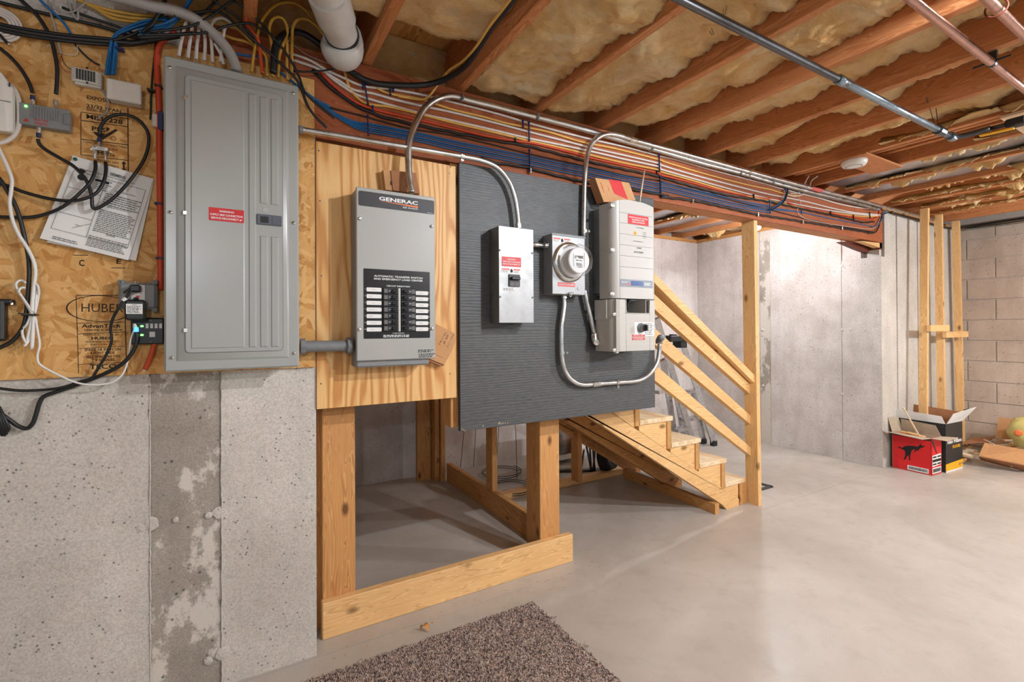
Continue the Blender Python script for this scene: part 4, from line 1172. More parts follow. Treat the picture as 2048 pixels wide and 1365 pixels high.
part('hasp', MB().cbox(p.x - .011, p.x + .011, YR - .014, YR, p.z - .007, p.z + .004, .002), M['steel'], mt)
part('seal_ring', MB().ring((p.x - .003, YR - .012, p.z - .010), (0, 1, .3), .006, .0018, 14, 6), M['steel'], mt, True)
part('seal_ring', MB().ring((p.x + .012, YR - .01, p.z + .001), (0, 1, -.3), .005, .0016, 14, 6), M['steel'], mt, True)

# ------------------------------------------------------------------ solar inverter
YI = 1.700
iv = thing('solar_inverter', 'white solar inverter with heat sink, display band and rotary switch', 'inverter', S(1262, 704, YB))
hx0 = S(1184, 500, YB).x; bx_ = S(1199.5, 500, 1.80).x
part('heat_sink', MB().box(hx0, hx0 + .27, 1.803, YB - .0005, S(1190, 587, 1.82).z, S(1190, 418, 1.82).z), M['galv'], iv)
for i in range(9): part('fin', MB().box(hx0 + .02 + i * .028, hx0 + .023 + i * .028, 1.81, YB - .001, S(1190, 590, 1.82).z - .004, S(1190, 587, 1.82).z), M['galv'], iv)
def bodyprof(yb):
    # plan of the case, left side to right side (x, y): softly rounded front corners
    xr = S(1310, 500, YI).x; xl_ = bx_
    out = [(xl_, yb), (xl_, YI + .045), (xl_ + .004, YI + .022), (xl_ + .016, YI + .006), (xl_ + .034, YI)]
    out += [(xr - .012, YI), (xr - .003, YI + .005), (xr, YI + .016), (xr, yb)]
    return out
pr = bodyprof(1.803)
xr_ = pr[-1][0]; xl_ = pr[0][0]
def upper_top(x):          # arched top edge
    u = (x - xl_) / (xr_ - xl_); return zup + .021 * (1 - (2 * u - 1) ** 2) - .0
zup = S(1310, 417, YI).z - .0; zlo = S(1262, 597.5, YI).z
def loft(pr, zt, zb0):
    mb = MB(); n = len(pr)
    # densify the front so that the arch is smooth
    P = []
    for i in range(n - 1):
        k = 10 if i == 4 else 1
        for j in range(k): P.append((pr[i][0] + (pr[i + 1][0] - pr[i][0]) * j / k, pr[i][1] + (pr[i + 1][1] - pr[i][1]) * j / k))
    P.append(pr[-1]); n = len(P)
    mb.v = [Vector((x, y, zb0)) for x, y in P] + [Vector((x, y, zt(x))) for x, y in P]
    mb.f = [(i, i + 1, i + 1 + n, i + n) for i in range(n - 1)] + [(n - 1, 0, n, 2 * n - 1), tuple(range(n - 1, -1, -1)), tuple(range(n, 2 * n))]
    return mb
ub = part('upper_case', loft(pr, upper_top, zlo), M['inverter_white'], iv, 'auto')
# lower case with the hand opening
zl1 = S(1262, 599.5, YI).z; zl0 = S(1262, 703, YI).z
ox0, ox1 = S(1252, 615, YI).x, S(1299, 615, YI).x; oz = S(1270, 627, YI).z
lc = MB()
n = len(pr); zs_ = zl0
def wallseg(xa, xb, za, zb2): lc.cbox(xa, xb, YI, YI + .016, za, zb2, .002)
wallseg(xl_ + .034, ox0, zl0, zl1); wallseg(ox1, xr_ - .003, zl0, zl1); wallseg(ox0 - .001, ox1 + .001, zl0, oz)
sidep = [(xl_, 1.835), (xl_, YI + .045), (xl_ + .004, YI + .022), (xl_ + .016, YI + .006), (xl_ + .034, YI), (xl_ + .034, YI + .016), (xl_ + .02, YI + .02), (xl_ + .008, YI + .05), (xl_ + .008, 1.835)]
lc.prism(sidep, 'z', zl0, zl1)
lc.box(xr_ - .012, xr_, YI + .006, 1.835, zl0, zl1); lc.box(xl_ + .008, xr_ - .008, YI + .016, 1.835, zl0, zl0 + .012)
lc.box(xl_ + .008, xr_ - .008, 1.825, 1.835, zl0 + .012, oz + .02)
part('lower_case', lc, M['inverter_white'], iv, 'auto')
zst = S(1205, 640, 1.80).z
part('side_lip', MB().box(xl_ - .006, xl_, YI + .05, 1.835, zst, zl1), M['inverter_white'], iv)
part('edge_bead', MB().cbox(xl_ + .010, xl_ + .016, YI - .004, YI + .02, zl0 - .004, zl1, .002), M['inverter_white'], iv)
part('opening_lip', MB().tube([(ox0 - .002, YI - .001, zl1), (ox0 + .002, YI - .001, oz + .006), (ox0 + .008, YI - .001, oz), (ox1 - .008, YI - .001, oz), (ox1 - .002, YI - .001, oz + .006), (ox1 + .002, YI - .001, zl1)], .0022, 6, 4), M['inverter_white'], iv, True)
part('divider', MB().box(ox1 - .022, ox1 - .019, YI + .004, 1.825, oz, zl1), M['inverter_white'], iv)
p = S(1263, 604, YI + .03)
pg = part('cable_gland', MB().cyl((p.x, YI + .05, zlo), (p.x, YI + .05, zlo - .018), .009, n=10), M['black'], iv)
part('gland_wire', MB().tube([(p.x, YI + .05, zlo - .018), (p.x - .004, YI + .05, zlo - .03), (p.x - .016, YI + .055, zlo - .042), (p.x - .03, YI + .06, zlo - .046)], .0015, 6), M['black'], pg)
# seams of the cover
fx0 = S(1239, 500, YI).x; fx1 = S(1305, 500, YI).x; sm = []
for y_ in (428, 448.5, 470, 491.5, 513, 535):
    z = S(1262, y_, YI).z; part('seam', MB().box(fx0, fx1, YI - .0006, YI + .0004, z - .0007, z + .0007), M['ink_grey'], ub)
part('seam', MB().box(fx0 - .0006, fx0 + .0006, YI - .0006, YI + .0004, zlo, upper_top(fx0) - .002), M['ink_grey'], ub)
for y_ in (622, 644, 668, 689):
    z = S(1262, y_, YI).z; part('seam', MB().box(fx0, S(1309, 600, YI).x - .004 if y_ > 625 else ox0 - .004, YI - .0005, YI + .0003, z - .0004, z + .0004), M['offwhite'], iv)
r = rect((1239.5, 558), (1305, 577), YI)
db = part('display_band', MB().box(r[0], r[1], YI - .001, YI, r[2], r[3]), M['strip_grey'], iv, label='grey display band')
w, h = r[1] - r[0], r[3] - r[2]
part('screen', MB().box(r[0] + w * .33, r[0] + w * .70, YI - .0016, YI - .0008, r[2] + h * .2, r[3] - h * .18), M['lcd_blue'], db, label='blue lit screen')
t = fine(MB(), r[0] + w * .05, r[0] + w * .28, r[2] + h * .55, r[2] + h * .68, YI - .0014, 1, 2); fine(t, r[0] + w * .74, r[0] + w * .97, r[2] + h * .3, r[2] + h * .7, YI - .0014, 3, 3)
part('fine_print', t, M['label_white'], db)
part('maker_mark', write(MB(), 'solar', r[0] + w * .09, r[2] + h * .22, YI - .0014, h * .16, w * .13, 'L').prism([(r[0] + w * .25, r[2] + h * .2), (r[0] + w * .30, r[2] + h * .2), (r[0] + w * .32, r[2] + h * .42), (r[0] + w * .25, r[2] + h * .45)], 'y', YI - .0015, YI - .0010), M['pinkred'], db)
l5, r = sticker(iv, (1255.5, 428), (1297, 453), YI, M['red'], 'warning_label', 'red label with faded white lettering')
w, h = r[1] - r[0], r[3] - r[2]; cx = (r[0] + r[1]) / 2; t = MB()
for i, s_ in enumerate(('PHOTOVOLTAIC SYSTEM', 'EQUIPPED WITH', 'RAPID SHUTDOWN')): write(t, s_, cx, r[3] - h * (.36 + .24 * i), YI - .0012, h * .14, w * (.88, .6, .62)[i])
part('lettering', t, M['label_white'], l5)
t = MB(); p = S(1280, 457, YI); write(t, 'Power Installed By', p.x, p.z, YI - .0006, .0042, .05); p = S(1276, 484, YI); write(t, 'www.ReVisionEnergy.com', p.x, p.z, YI - .0006, .0042, .07)
for i, s_ in enumerate(('Brentwood', '603 679 1777', 'Portland', '207 221 6342')):
    p = S(1289, 466 + i * 3.6, YI); write(t, s_, p.x, p.z, YI - .0006, .0032, .022)
p = S(1278, 497.5, YI); write(t, 'WARNING', p.x, p.z, YI - .0006, .005, .034, bold=.03)
p = S(1278, 504, YI); fine(t, p.x - .034, p.x + .034, p.z - .008, p.z + .002, YI - .0006, 2, 4)
part('lettering', t, M['ink'], ub)
p = S(1270, 467, YI); sun = []
for i in range(24):
    rr = .0125 if i % 2 == 0 else .0085; sun.append((p.x + rr * math.cos(math.pi * i / 12), p.z + rr * math.sin(math.pi * i / 12)))
sn = part('sun_logo', MB().prism(sun, 'y', YI - .0008, YI), M['yellow_card'], ub, label='orange sun emblem')
part('sun_centre', MB().lathe([(.0062, -.0009), (.0062, -.0013), (.0001, -.0013)], (p.x, YI, p.z), (0, 1, 0), 16), M['orange_ink'], sn)
for q in ((1222.5, 411), (1222.5, 500), (1222, 588), (1227, 629), (1227, 700.5)):
    p = S(q[0] + 3, q[1], YI + .002)
    s_ = part('screw_boss', MB().rrect(p.x - .014, p.x + .012, p.z - .0075, p.z + .0075, YI + .0, YI + .006, .007), M['offwhite'], iv)
    part('screw', MB().lathe([(.0052, -.0), (.0052, -.002), (.0001, -.003)], (p.x - .003, YI, p.z), (0, 1, 0), 12), M['steel'], s_)
# rotary switch
p = S(1281, 656, YI); 
r = rect((1269, 645), (1308, 672), YI); part('switch_plate', MB().box(r[0], r[1], YI - .0006, YI, r[2], r[3]), M['label_white'], iv)
part('fine_print', fine(MB(), p.x + .03, r[1] - .003, r[2] + .004, r[3] - .004, YI - .0010, 7, 6), M['ink_grey'], iv)
rk = part('rotary_switch', MB().lathe([(.0235, .0), (.0235, -.008), (.021, -.010), (.019, -.012), (.019, -.026), (.0165, -.029), (.0001, -.029)], p, (0, 1, 0), 28), M['grey_pvc'], iv, 'auto')
part('knob', MB().lathe([(.0158, -.029), (.0150, -.036), (.0001, -.037)], p, (0, 1, 0), 24).cbox(p.x - .0045, p.x + .0045, p.y - .047, p.y - .03, p.z - .0145, p.z + .0145, .002), M['black'], rk)
for a, b, s_ in (((1264, 670), (1289.5, 673.7), 'PHOTOVOLTAIC'), ((1264, 676), (1289.5, 680), 'DC DISCONNECT')):
    l6, r = sticker(iv, a, b, YI, M['red'], 'switch_label')
    part('lettering', write(MB(), s_, (r[0] + r[1]) / 2, r[2] + (r[3] - r[2]) * .25, YI - .001, (r[3] - r[2]) * .5, (r[1] - r[0]) * .8), M['label_white'], l6)
part('foot_clip', MB().cbox(xl_ + .014, xl_ + .034, YI + .004, YI + .02, zl0 - .008, zl0, .002), M['inverter_white'], iv)
# carton on top of the inverter
zR = lambda x, y: (x / 12.8 + 1160, y / 12.8 + 330)
c3 = thing('fuse_carton', 'tan carton with a red flash leaning on top of the inverter', 'carton', S(1230, 404, 1.79))
yc = 1.78
fc = [S(*zR(*q), yc) for q in ((385, 330), (1255, 455), (1440, 950), (610, 950))]
def quadprism(pts, y0, y1): return MB().prism([(p.x, p.z) for p in pts], 'y', y0, y1)
part('face', quadprism(fc, yc, yc + .004), M['cardboard'], c3)
sd = [fc[0], fc[3], S(*zR(520, 1000), yc + .05), S(*zR(300, 400), yc + .05)]
back = [p + Vector((0, .052, 0)) for p in fc]
mb = MB(); mb.v = [p + Vector((0, .004, 0)) for p in fc] + back; mb.f = [(0, 1, 5, 4), (1, 2, 6, 5), (2, 3, 7, 6), (3, 0, 4, 7), (4, 5, 6, 7)]
part('body', mb, M['cardboard_dark'], c3)
part('red_flash', quadprism([S(*zR(*q), yc) for q in ((730, 372), (1045, 412), (1228, 890), (890, 745), (850, 680))], yc - .0006, yc + .0006), M['red'], c3)
t = MB(); p = S(*zR(560, 590), yc); write(t, 'BUSSMANN', p.x, p.z, yc - .0006, .007, .052, 'C', -1.15)
p = S(*zR(720, 600), yc); write(t, 'FUSES', p.x, p.z, yc - .0006, .004, .03, 'C', -1.15)
part('lettering', t, M['red'], c3)
single('dowel_rod', MB().cyl(S(1289, 339.5, 1.80), S(1279.3, 404, 1.80), .0042, n=8), M['pale_wood'], 'thin pale wooden rod standing on top of the inverter', 'rod', smooth=True)

# ------------------------------------------------------------------ conduits
def emt(name, label, path, r, m=M['emt'], rmod=None):
    t_ = thing(name, label, 'conduit', Vector(path[0])); part('tube', MB().tube(path, r, 14 if not rmod else 10, 6, True, rmod=rmod), m, t_, True); return t_
def strap(o, p, ax, r, name='strap'):
    p = Vector(p); ax = Vector(ax).normalized(); sd_ = Vector((0, 1, 0)).cross(ax).normalized()
    s_ = part(name, MB().cyl(p - ax * .008, p + ax * .008, r * 1.22, n=12), M['steel'], o)
    part('bolt', MB().cyl(p + sd_ * r * 1.1 + Vector((0, -r * .6, 0)), p + sd_ * (r + .02) + Vector((0, -r * .6, 0)), .0025, n=6).obox(p + sd_ * (r + .009) + Vector((0, -r * .6, 0)), sd_ * .003, ax * .006, Vector((0, .005, 0))), M['steel'], s_)
r1 = .0105
Y1 = 1.825
e1 = emt('steel_conduit', 'steel conduit from the tall panel bending down to disconnect box', [S(*q, Y1) for q in ((599, 259), (660, 268.5), (740, 282), (840, 299), (925, 313.5), (965, 322), (995, 336), (1017, 362), (1029, 392), (1035, 425), (1037.5, 456))], r1)
strap(e1, S(924, 313, Y1), (1, 0, -.16), r1); part('connector', MB().cyl(S(1037, 447, Y1), S(1037.5, 457, Y1), .0135, n=10), M['steel'], e1)
part('connector', MB().cyl(S(598, 258.8, Y1), S(606, 260, Y1), .014, n=8), M['grey_plastic'], e1)
Y2 = 1.838
e2 = emt('steel_conduit', 'steel conduit rising from the meter and running along under the joists', [S(*q, Y2) for q in ((1167.5, 474), (1168, 420), (1169.5, 360), (1173, 318), (1181, 292), (1195, 276), (1215, 268.5), (1240, 272), (1280, 284), (1381, 311.5), (1496, 343.5), (1620, 376), (1711, 399), (1780, 417), (1868, 440))], .0125)
strap(e2, S(1168.5, 463, Y2), (0, 0, 1), .0125); strap(e2, S(1498, 344, Y2), (1, 0, -.02), .0125)
for q in ((1262, 279), (1268, 280.5)): part('coupling', MB().cyl(S(q[0] - 3, q[1] - 1, Y2), S(q[0] + 5, q[1] + 1.3, Y2), .0145, n=12), M['steel'], e2)
a, b = S(1622, 376.5, Y2), S(1643, 382, Y2)
part('warning_wrap', MB().cyl(a, b, .0136, n=14), M['pinkred'], e2, label='red warning wrap')
Y3 = 1.835
e3 = emt('steel_conduit', 'steel conduit looping from the meter bottom under the inverter to its side', [S(*zK(*q), Y3) for q in ((706, 592), (708, 650), (700, 720), (691, 800), (691, 900), (694, 980), (706, 1045), (735, 1100), (785, 1138), (840, 1148), (900, 1143), (1030, 1134), (1140, 1126), (1200, 1108), (1250, 1068), (1285, 1010), (1299, 940), (1300, 895))], .0118)
strap(e3, S(*zK(695, 950), Y3), (0, 0, 1), .0118); strap(e3, S(*zK(1035, 1133), Y3), (1, 0, 0), .0118)
part('coupling', MB().cyl(S(*zK(880, 1146), Y3), S(*zK(928, 1141), Y3), .0145, n=12), M['steel'], e3)
part('connector', MB().cyl(S(*zK(706, 590), Y3), S(*zK(706, 612), Y3), .0145, n=10), M['steel'], e3)
pe = S(*zK(1297, 872), Y3)
part('elbow', MB().tube([pe + Vector((.001, 0, -.018)), pe + Vector((.001, 0, -.002)), pe + Vector((-.004, -.012, .010)), pe + Vector((-.016, -.03, .014)), pe + Vector((-.034, -.04, .014))], .0185, 12), M['grey_pvc'], e3, True)
e4 = emt('steel_conduit', 'short slanting steel conduit from meter to the inverter left side', [S(*q, 1.83) for q in ((1169, 580), (1174, 606), (1182, 640), (1189, 672))], .0118)
p = S(1190, 683, 1.82)
part('elbow_fitting', MB().tube([S(1188, 668, 1.83), p + Vector((-.001, 0, .006)), p + Vector((.012, -.004, -.008)), p + Vector((.05, -.01, -.008))], .0165, 12), M['steel'], e4, True)
part('fitting_cover', MB().lathe([(.014, 0), (.014, -.006), (.0001, -.007)], p + Vector((-.006, -.015, -.004)), (.35, 1, .2), 16), M['steel'], e4)
pz = p + Vector((.044, -.01, -.008)); pz2 = Vector((xl_ + .002, pz.y, pz.z))
part('connector', MB().cyl(pz, pz2, .0155, n=10), M['steel'], e4)
Yf = 1.862
fx = [(824, 386), (820, 365), (817.5, 340), (817, 300), (821, 275), (830, 250), (845, 222), (862, 205), (882, 195.5), (906, 192), (944, 202), (990, 213), (1032, 224), (1120, 246), (1197, 267.5), (1309, 299)]
path = [S(q[0], q[1], 1.80 + .062 * min(1, i / 8)) for i, q in enumerate(fx)] + [S(*q, Yf) for q in ((1402, 326), (1483, 347), (1549, 366), (1623, 385), (1711, 406), (1752, 418))]
e5 = emt('flexible_conduit', 'ribbed flexible steel conduit from transfer switch sweeping along the beam top', path, .0145, M['emt'], (.0042, .87))
for q in ((923, 197), (1074, 234), (1303, 297), (1480, 346), (1545, 364)):
    p = S(*q, Yf - .004); part('strap', MB().cbox(p.x - .007, p.x + .007, p.y - .0165, p.y + .016, p.z - .017, p.z + .017, .005), M['galv'], e5)
# ------------------------------------------------------------------ cables
def cab(name, label, m, r, zf, pts, Y, cat='cable', sub=6, n=8):
    P = []
    for q in pts:
        x, y = zf(q[0], q[1]) if zf else (q[0], q[1])
        P.append(S(x, y, q[2] if len(q) > 2 else Y))
    return single(name, MB().tube(P, r, n, sub), M[m], label, cat, smooth=True)
Z0_ = None
YC = 1.894
def beamrun(name, label, m, r, left, mids, Y=YC, wig=0.0):
    P = [S(q[0], q[1], q[2] if len(q) > 2 else Y) for q in left] + [S(q[0], q[1], Y) for q in mids]
    if wig:
        Q = resample(spline(P, 6), .02)
        P = [p + Vector((0, -.003 - abs(wig * math.sin(i * .9)), wig * math.sin(i * 1.15))) for i, p in enumerate(Q)]
        return single(name, MB().tube(P, r, 8, 2), M[m], label, 'cable', smooth=True)
    return single(name, MB().tube(P, r, 8, 6), M[m], label, 'cable', smooth=True)
F = lambda *L_: [zF(*q) for q in L_]
I = lambda *L_: [zI(*q) for q in L_]
Q = lambda *L_: [zQ(*q) for q in L_]
beamrun('white_cable', 'topmost white cable along the beam beneath the flexible conduit', 'white_cable', .0052, F((60, 360), (200, 410), (320, 480), (440, 535), (570, 588), (780, 612), (1000, 655)), I((350, 285), (700, 388), (1000, 470), (1300, 545), (1600, 612), (1900, 690)) + Q((300, 475), (560, 550), (850, 625), (1000, 665), (1120, 700), (1250, 735), (1400, 770), (1550, 815), (1700, 845), (1850, 862)))
beamrun('yellow_cable', 'upper yellow cable along the beam between two white cables', 'yellow_cable', .0052, F((420, 400), (480, 470), (600, 560), (700, 622), (800, 650), (970, 680)), I((0, 262), (300, 335), (500, 390), (700, 432), (900, 475), (1200, 565), (1500, 625), (1900, 725)) + Q((200, 490), (500, 580), (850, 670), (1020, 705), (1120, 735), (1200, 752), (1290, 745)))
beamrun('white_cable', 'second white cable down along the beam under the upper yellow one', 'white_cable', .0052, F((60, 400), (260, 470), (400, 550), (500, 612), (640, 640), (800, 685), (1000, 730)), I((0, 290), (350, 375), (700, 468), (1000, 545), (1300, 622), (1600, 690), (1900, 760)) + Q((160, 512), (400, 585), (700, 665), (1000, 740), (1300, 800), (1500, 850), (1700, 890), (1890, 905)))
beamrun('white_cable', 'third white cable along the beam above the lower yellow one', 'white_cable', .0052, F((300, 490), (400, 570), (520, 645), (640, 685), (800, 730), (1000, 785)), I((0, 365), (350, 445), (700, 528), (1000, 590), (1300, 655), (1600, 725), (1900, 790)) + Q((160, 545), (400, 615), (700, 700), (1000, 775), (1300, 835), (1500, 872), (1750, 905), (1890, 912)))
beamrun('yellow_cable', 'lower yellow cable along the beam just above the red cable', 'yellow_cable', .0052, F((425, 400), (440, 490), (470, 590), (520, 660), (600, 710), (740, 728), (900, 765)), I((0, 382), (350, 465), (700, 550), (1000, 615), (1300, 690), (1600, 760), (1900, 820)) + Q((160, 565), (400, 632), (700, 720), (1000, 792), (1300, 855), (1500, 890), (1750, 918), (1880, 915)))
beamrun('red_cable', 'red cable along the beam below all the white and yellow cables', 'red_cable', .0058, F((270, 480), (330, 550), (420, 630), (520, 700), (640, 745), (800, 785), (1000, 830)), I((0, 430), (350, 515), (600, 555), (800, 585), (1100, 660), (1300, 715), (1600, 780), (1900, 850)) + Q((160, 590), (400, 650), (600, 705), (900, 765), (1100, 790), (1300, 855), (1500, 890), (1680, 925), (1800, 945), (1870, 920), (1890, 850)))
beamrun('black_cable', 'twisted black cable along the beam below the red one', 'rubber', .0062, F((220, 480), (300, 560), (420, 660), (560, 745), (700, 800), (900, 850)), I((0, 475), (350, 545), (700, 605), (1000, 680), (1300, 755), (1600, 820), (1900, 880)) + Q((160, 610), (400, 680), (700, 755), (1000, 800), (1300, 865), (1600, 930), (1750, 965), (1840, 960)), wig=.0016)
beamrun('black_cable', 'thin black cable between the twisted cable and blue bundle on the beam', 'rubber', .003, F((180, 660), (330, 730), (560, 790), (700, 830), (900, 880)), I((0, 500), (350, 580), (700, 668), (1000, 735), (1300, 800), (1600, 870), (1900, 915)) + Q((160, 640), (400, 705), (700, 785), (1000, 860), (1300, 935), (1600, 1000), (1840, 1040)))
BLUE = (('uppermost blue network cable in the bundle along the beam', 0, .0031), ('second blue network cable in the bundle along the beam', 15, .0031), ('third blue network cable in the bundle along the beam', 32, .0031), ('fourth blue network cable in the bundle along the beam', 47, .0031), ('lowest blue network cable in the bundle along the beam', 64, .0031))
for i, (lab, dy, r) in enumerate(BLUE):
    d = dy
    beamrun('blue_cable', lab, 'blue_cable', r, [zF(225, 670 + d * .1), zF(330, 740 + d * .25), zF(430, 800 + d * .4), zF(530, 835 + d * .7), zF(610, 845 + d * .9), zF(800, 880 + d * .9), zF(1000, 920 + d * .9)],
            [zI(0, 548 + d * 1.25), zI(350, 620 + d * 1.25), zI(700, 690 + d * 1.25), zI(1000, 755 + d * 1.25), zI(1300, 815 + d * 1.25), zI(1600, 880 + d * 1.25), zI(1900, 945 + d * 1.25), zQ(200, 655 + d), zQ(500, 725 + d), zQ(800, 795 + d * .95), zQ(1020, 835 + d * .85)] + ([zQ(1270, 885), zQ(1500, 935), zQ(1840, 998)] if i in (1, 2) else []), YC + (.003 if i % 2 else 0))
beamrun('black_cable', 'lowest braided black cable along the bottom of the beam', 'rubber', .0066, I((280, 715), (400, 755), (550, 775), (700, 800), (900, 855), (1200, 925)), I((1500, 975), (1750, 1015), (1990, 1060)) + Q((160, 765), (420, 795), (700, 855), (930, 905), (1280, 960), (1580, 1010), (1830, 1050)), wig=.0015)
beamrun('blue_cable', 'blue and black cable pair crossing from joist down to the blue bundle', 'blue_cable', .0045, Q((1135, 640), (1150, 700), (1145, 760), (1110, 810), (1050, 850), (1030, 870)), [], 1.878)
beamrun('black_cable', 'black cable crossing beside the blue one near the right of the beam', 'rubber', .0048, Q((1160, 640), (1165, 700), (1150, 770), (1120, 815), (1060, 855), (1040, 865)), [], 1.872)
beamrun('white_cable', 'thin white bell wire hanging loose near the beam right end', 'white_cable', .0016, Q((1310, 640), (1290, 720), (1255, 760), (1265, 820), (1240, 870), (1290, 930), (1450, 970), (1650, 1000), (1830, 1015), (1880, 960), (1920, 880)), [], 1.886)
beamrun('white_cable', 'pale loop of cable dropping from a joist onto the beam', 'white_cable', .0035, [(*zQ(1400, 600), 1.80), (*zQ(1350, 640), 1.84), (*zQ(1330, 700), 1.87), (*zQ(1280, 745), 1.885), (*zQ(1220, 760), 1.89), (*zQ(1160, 745), 1.892)], [])
beamrun('white_cable', 'second pale loop of cable dropping beside the first onto the beam', 'white_cable', .003, [(*zQ(1330, 600), 1.80), (*zQ(1300, 650), 1.84), (*zQ(1280, 700), 1.87), (*zQ(1240, 735), 1.885), (*zQ(1180, 735), 1.89)], [])
beamrun('black_cable', 'black cable drooping at the beam end by the pilaster', 'rubber', .005, Q((1800, 1050), (1850, 1045), (1880, 1000), (1895, 940), (1920, 900), (1990, 880)), [], 1.885)
beamrun('blue_cable', 'blue cable end curling at the beam end by the pilaster', 'blue_cable', .0035, Q((1830, 1000), (1870, 990), (1905, 940), (1915, 900), (1950, 870)), [], 1.88)
beamrun('grey_conduit', 'grey pipe running along the top of the beam behind the steel conduit', 'grey_pvc', .016, Q((700, 540), (900, 600), (1100, 655), (1350, 735), (1600, 790), (1800, 838), (1880, 860)), [], 1.878)

# clips and ties along the beam
def tie_(label, q0, q1, Y=1.884, w=.004, m='navy'):
    a, b = S(*q0, Y), S(*q1, Y)
    return single('cable_tie', MB().obox((a + b) / 2, (b - a) / 2, Vector((w / 2, 0, 0)), Vector((0, .0035, 0))).obox(a, Vector((w * .9, 0, 0)), Vector((0, .005, 0)), Vector((0, 0, .004))).obox(b, Vector((w * .9, 0, 0)), Vector((0, .005, 0)), Vector((0, 0, .003))), M[m], label, 'cable tie')
tie_('navy tie holding the white cables near the waste pipe', zF(578, 575), zF(600, 710)); tie_('navy tie holding the blue bundle near the tall panel', zF(598, 790), zF(603, 920))
tie_('small navy clip on the upper yellow cable near waste pipe', zF(752, 615), zF(753, 648)); tie_('small navy clip on the top white cable near waste pipe', zF(772, 600), zF(772, 622)); tie_('small navy clip on the red cable near the waste pipe', zF(632, 728), zF(633, 758))
tie_('small navy clip on the top white cable by the waste pipe', zF(566, 572), zF(566, 598))
tie_('tall navy tie on white and red cables above disconnect box', zI(718, 385), zI(722, 550)); tie_('navy tie on the blue bundle above disconnect box', zI(722, 640), zI(727, 830)); tie_('short navy clip on yellow cable above disconnect box', zI(664, 370), zI(666, 430)); tie_('short black clip on the red cable above disconnect box', zI(594, 535), zI(596, 560), m='black')
tie_('tall navy tie on the white cables above the inverter', zI(1903, 690), zI(1908, 830)); tie_('navy tie on the blue bundle above the inverter', zI(1910, 885), zI(1916, 1030)); tie_('short black clip on red cable above the inverter', zI(1882, 830), zI(1884, 855), m='black')
tie_('blue strap around the network cables near the bulb', zQ(1022, 795), zQ(1026, 892), m='blue_cable'); tie_('navy clip on the crossing cables near the red conduit wrap', zQ(1150, 705), zQ(1155, 730)); tie_('black tie on the cables at the beam right end', zQ(1808, 890), zQ(1812, 930), m='black')
tie_('black clip on the red cable right of the bulb', zQ(1500, 880), zQ(1502, 905), m='black'); tie_('black clip on the red cable near the pilaster', zQ(1680, 912), zQ(1682, 940), m='black'); tie_('blue clip on the blue cable right of the bulb', zQ(1270, 875), zQ(1274, 895), m='blue_cable'); tie_('black clip on the red cable left of the bulb', zQ(895, 748), zQ(897, 772), m='black')
for i, (q, lab) in enumerate(((zQ(415, 795), 'left of the bulb'), (zQ(930, 903), 'above the bulb'), (zQ(1283, 960), 'right of the bulb'), (zQ(1592, 1012), 'near the beam end'), (zI(730, 825), 'above the disconnect box'))):
    p = S(*q, 1.888); single('cable_clamp', MB().cbox(p.x - .005, p.x + .005, p.y - .006, p.y + .010, p.z - .014, p.z + .012, .002), M['steel'], 'small steel clamp on the lowest black cable ' + lab, 'clamp')

# cables gathered above the tall panel
cab('black_cable', 'thick black service cable sweeping past the waste pipe to the joist', 'rubber', .0115, zF, ((-48, 500, 1.81), (-42, 400, 1.81), (-28, 310, 1.815), (10, 250, 1.82), (80, 218, 1.84), (180, 240, 1.855), (330, 350, 1.87), (460, 475, 1.875), (620, 560, 1.87), (800, 582, 1.865), (1000, 578, 1.845), (1140, 535, 1.78), (1260, 455, 1.67), (1340, 350, 1.56), (1440, 190, 1.42), (1540, 60, 1.31), (1680, -120, 1.18), (2100, -640, .92), (3000, -1700, .62)), 1.85)
cab('yellow_cable', 'yellow cable leaving the beam and climbing along the thick black cable', 'yellow_cable', .005, zF, ((800, 655, 1.893), (960, 680, 1.89), (1020, 655, 1.875), (1080, 570, 1.845), (1150, 485, 1.77), (1240, 425, 1.67), (1330, 330, 1.545), (1430, 180, 1.41), (1530, 50, 1.30), (1670, -130, 1.17), (2090, -650, .91), (2990, -1710, .61)), 1.85)
cab('grey_cable', 'fat grey service cable curving over into the top of the tall panel', 'grey_cable', .0165, zD, ((-330, -40, 1.80), (-180, -5, 1.80), (0, 45, 1.80), (180, 78, 1.80), (330, 140, 1.80), (450, 225, 1.80), (545, 320, 1.80), (610, 410, 1.80), (648, 500, 1.80), (655, 540, 1.80)), 1.8)
NM = (('first white cable from left entering the panel top', ((285, 140), (262, 210), (240, 300), (222, 400), (218, 425))), ('second white cable from left entering the panel top', ((322, 150), (318, 230), (300, 330), (290, 420), (288, 440))),
      ('third white cable from left entering the panel top', ((375, 180), (368, 260), (355, 360), (350, 450))), ('fourth white cable from left entering the panel top', ((400, 180), (415, 270), (418, 360), (412, 460))),
      ('fifth white cable from left entering the panel top', ((440, 230), (462, 290), (470, 380), (476, 475))), ('sixth white cable arching beside the grey service cable into the panel', ((640, 190), (560, 140), (500, 145), (468, 180), (462, 220))),
      ('seventh white cable slanting beside the grey service cable into panel', ((490, 330), (520, 380), (545, 430), (560, 490))), ('eighth white cable dropping behind the grey service cable into panel', ((575, 200), (560, 240), (548, 330), (535, 470))))
for i, (lab, pts) in enumerate(NM): cab('white_cable', lab, 'white_cable', .0050, zD, pts, 1.825)
cab('yellow_cable', 'tall yellow cable arching high above the panel top right', 'yellow_dark', .0048, zD, ((768, 548), (785, 430), (805, 320), (835, 190), (880, 110), (945, 45), (1020, 18), (1110, 30), (1200, 100), (1310, 262)), 1.825)
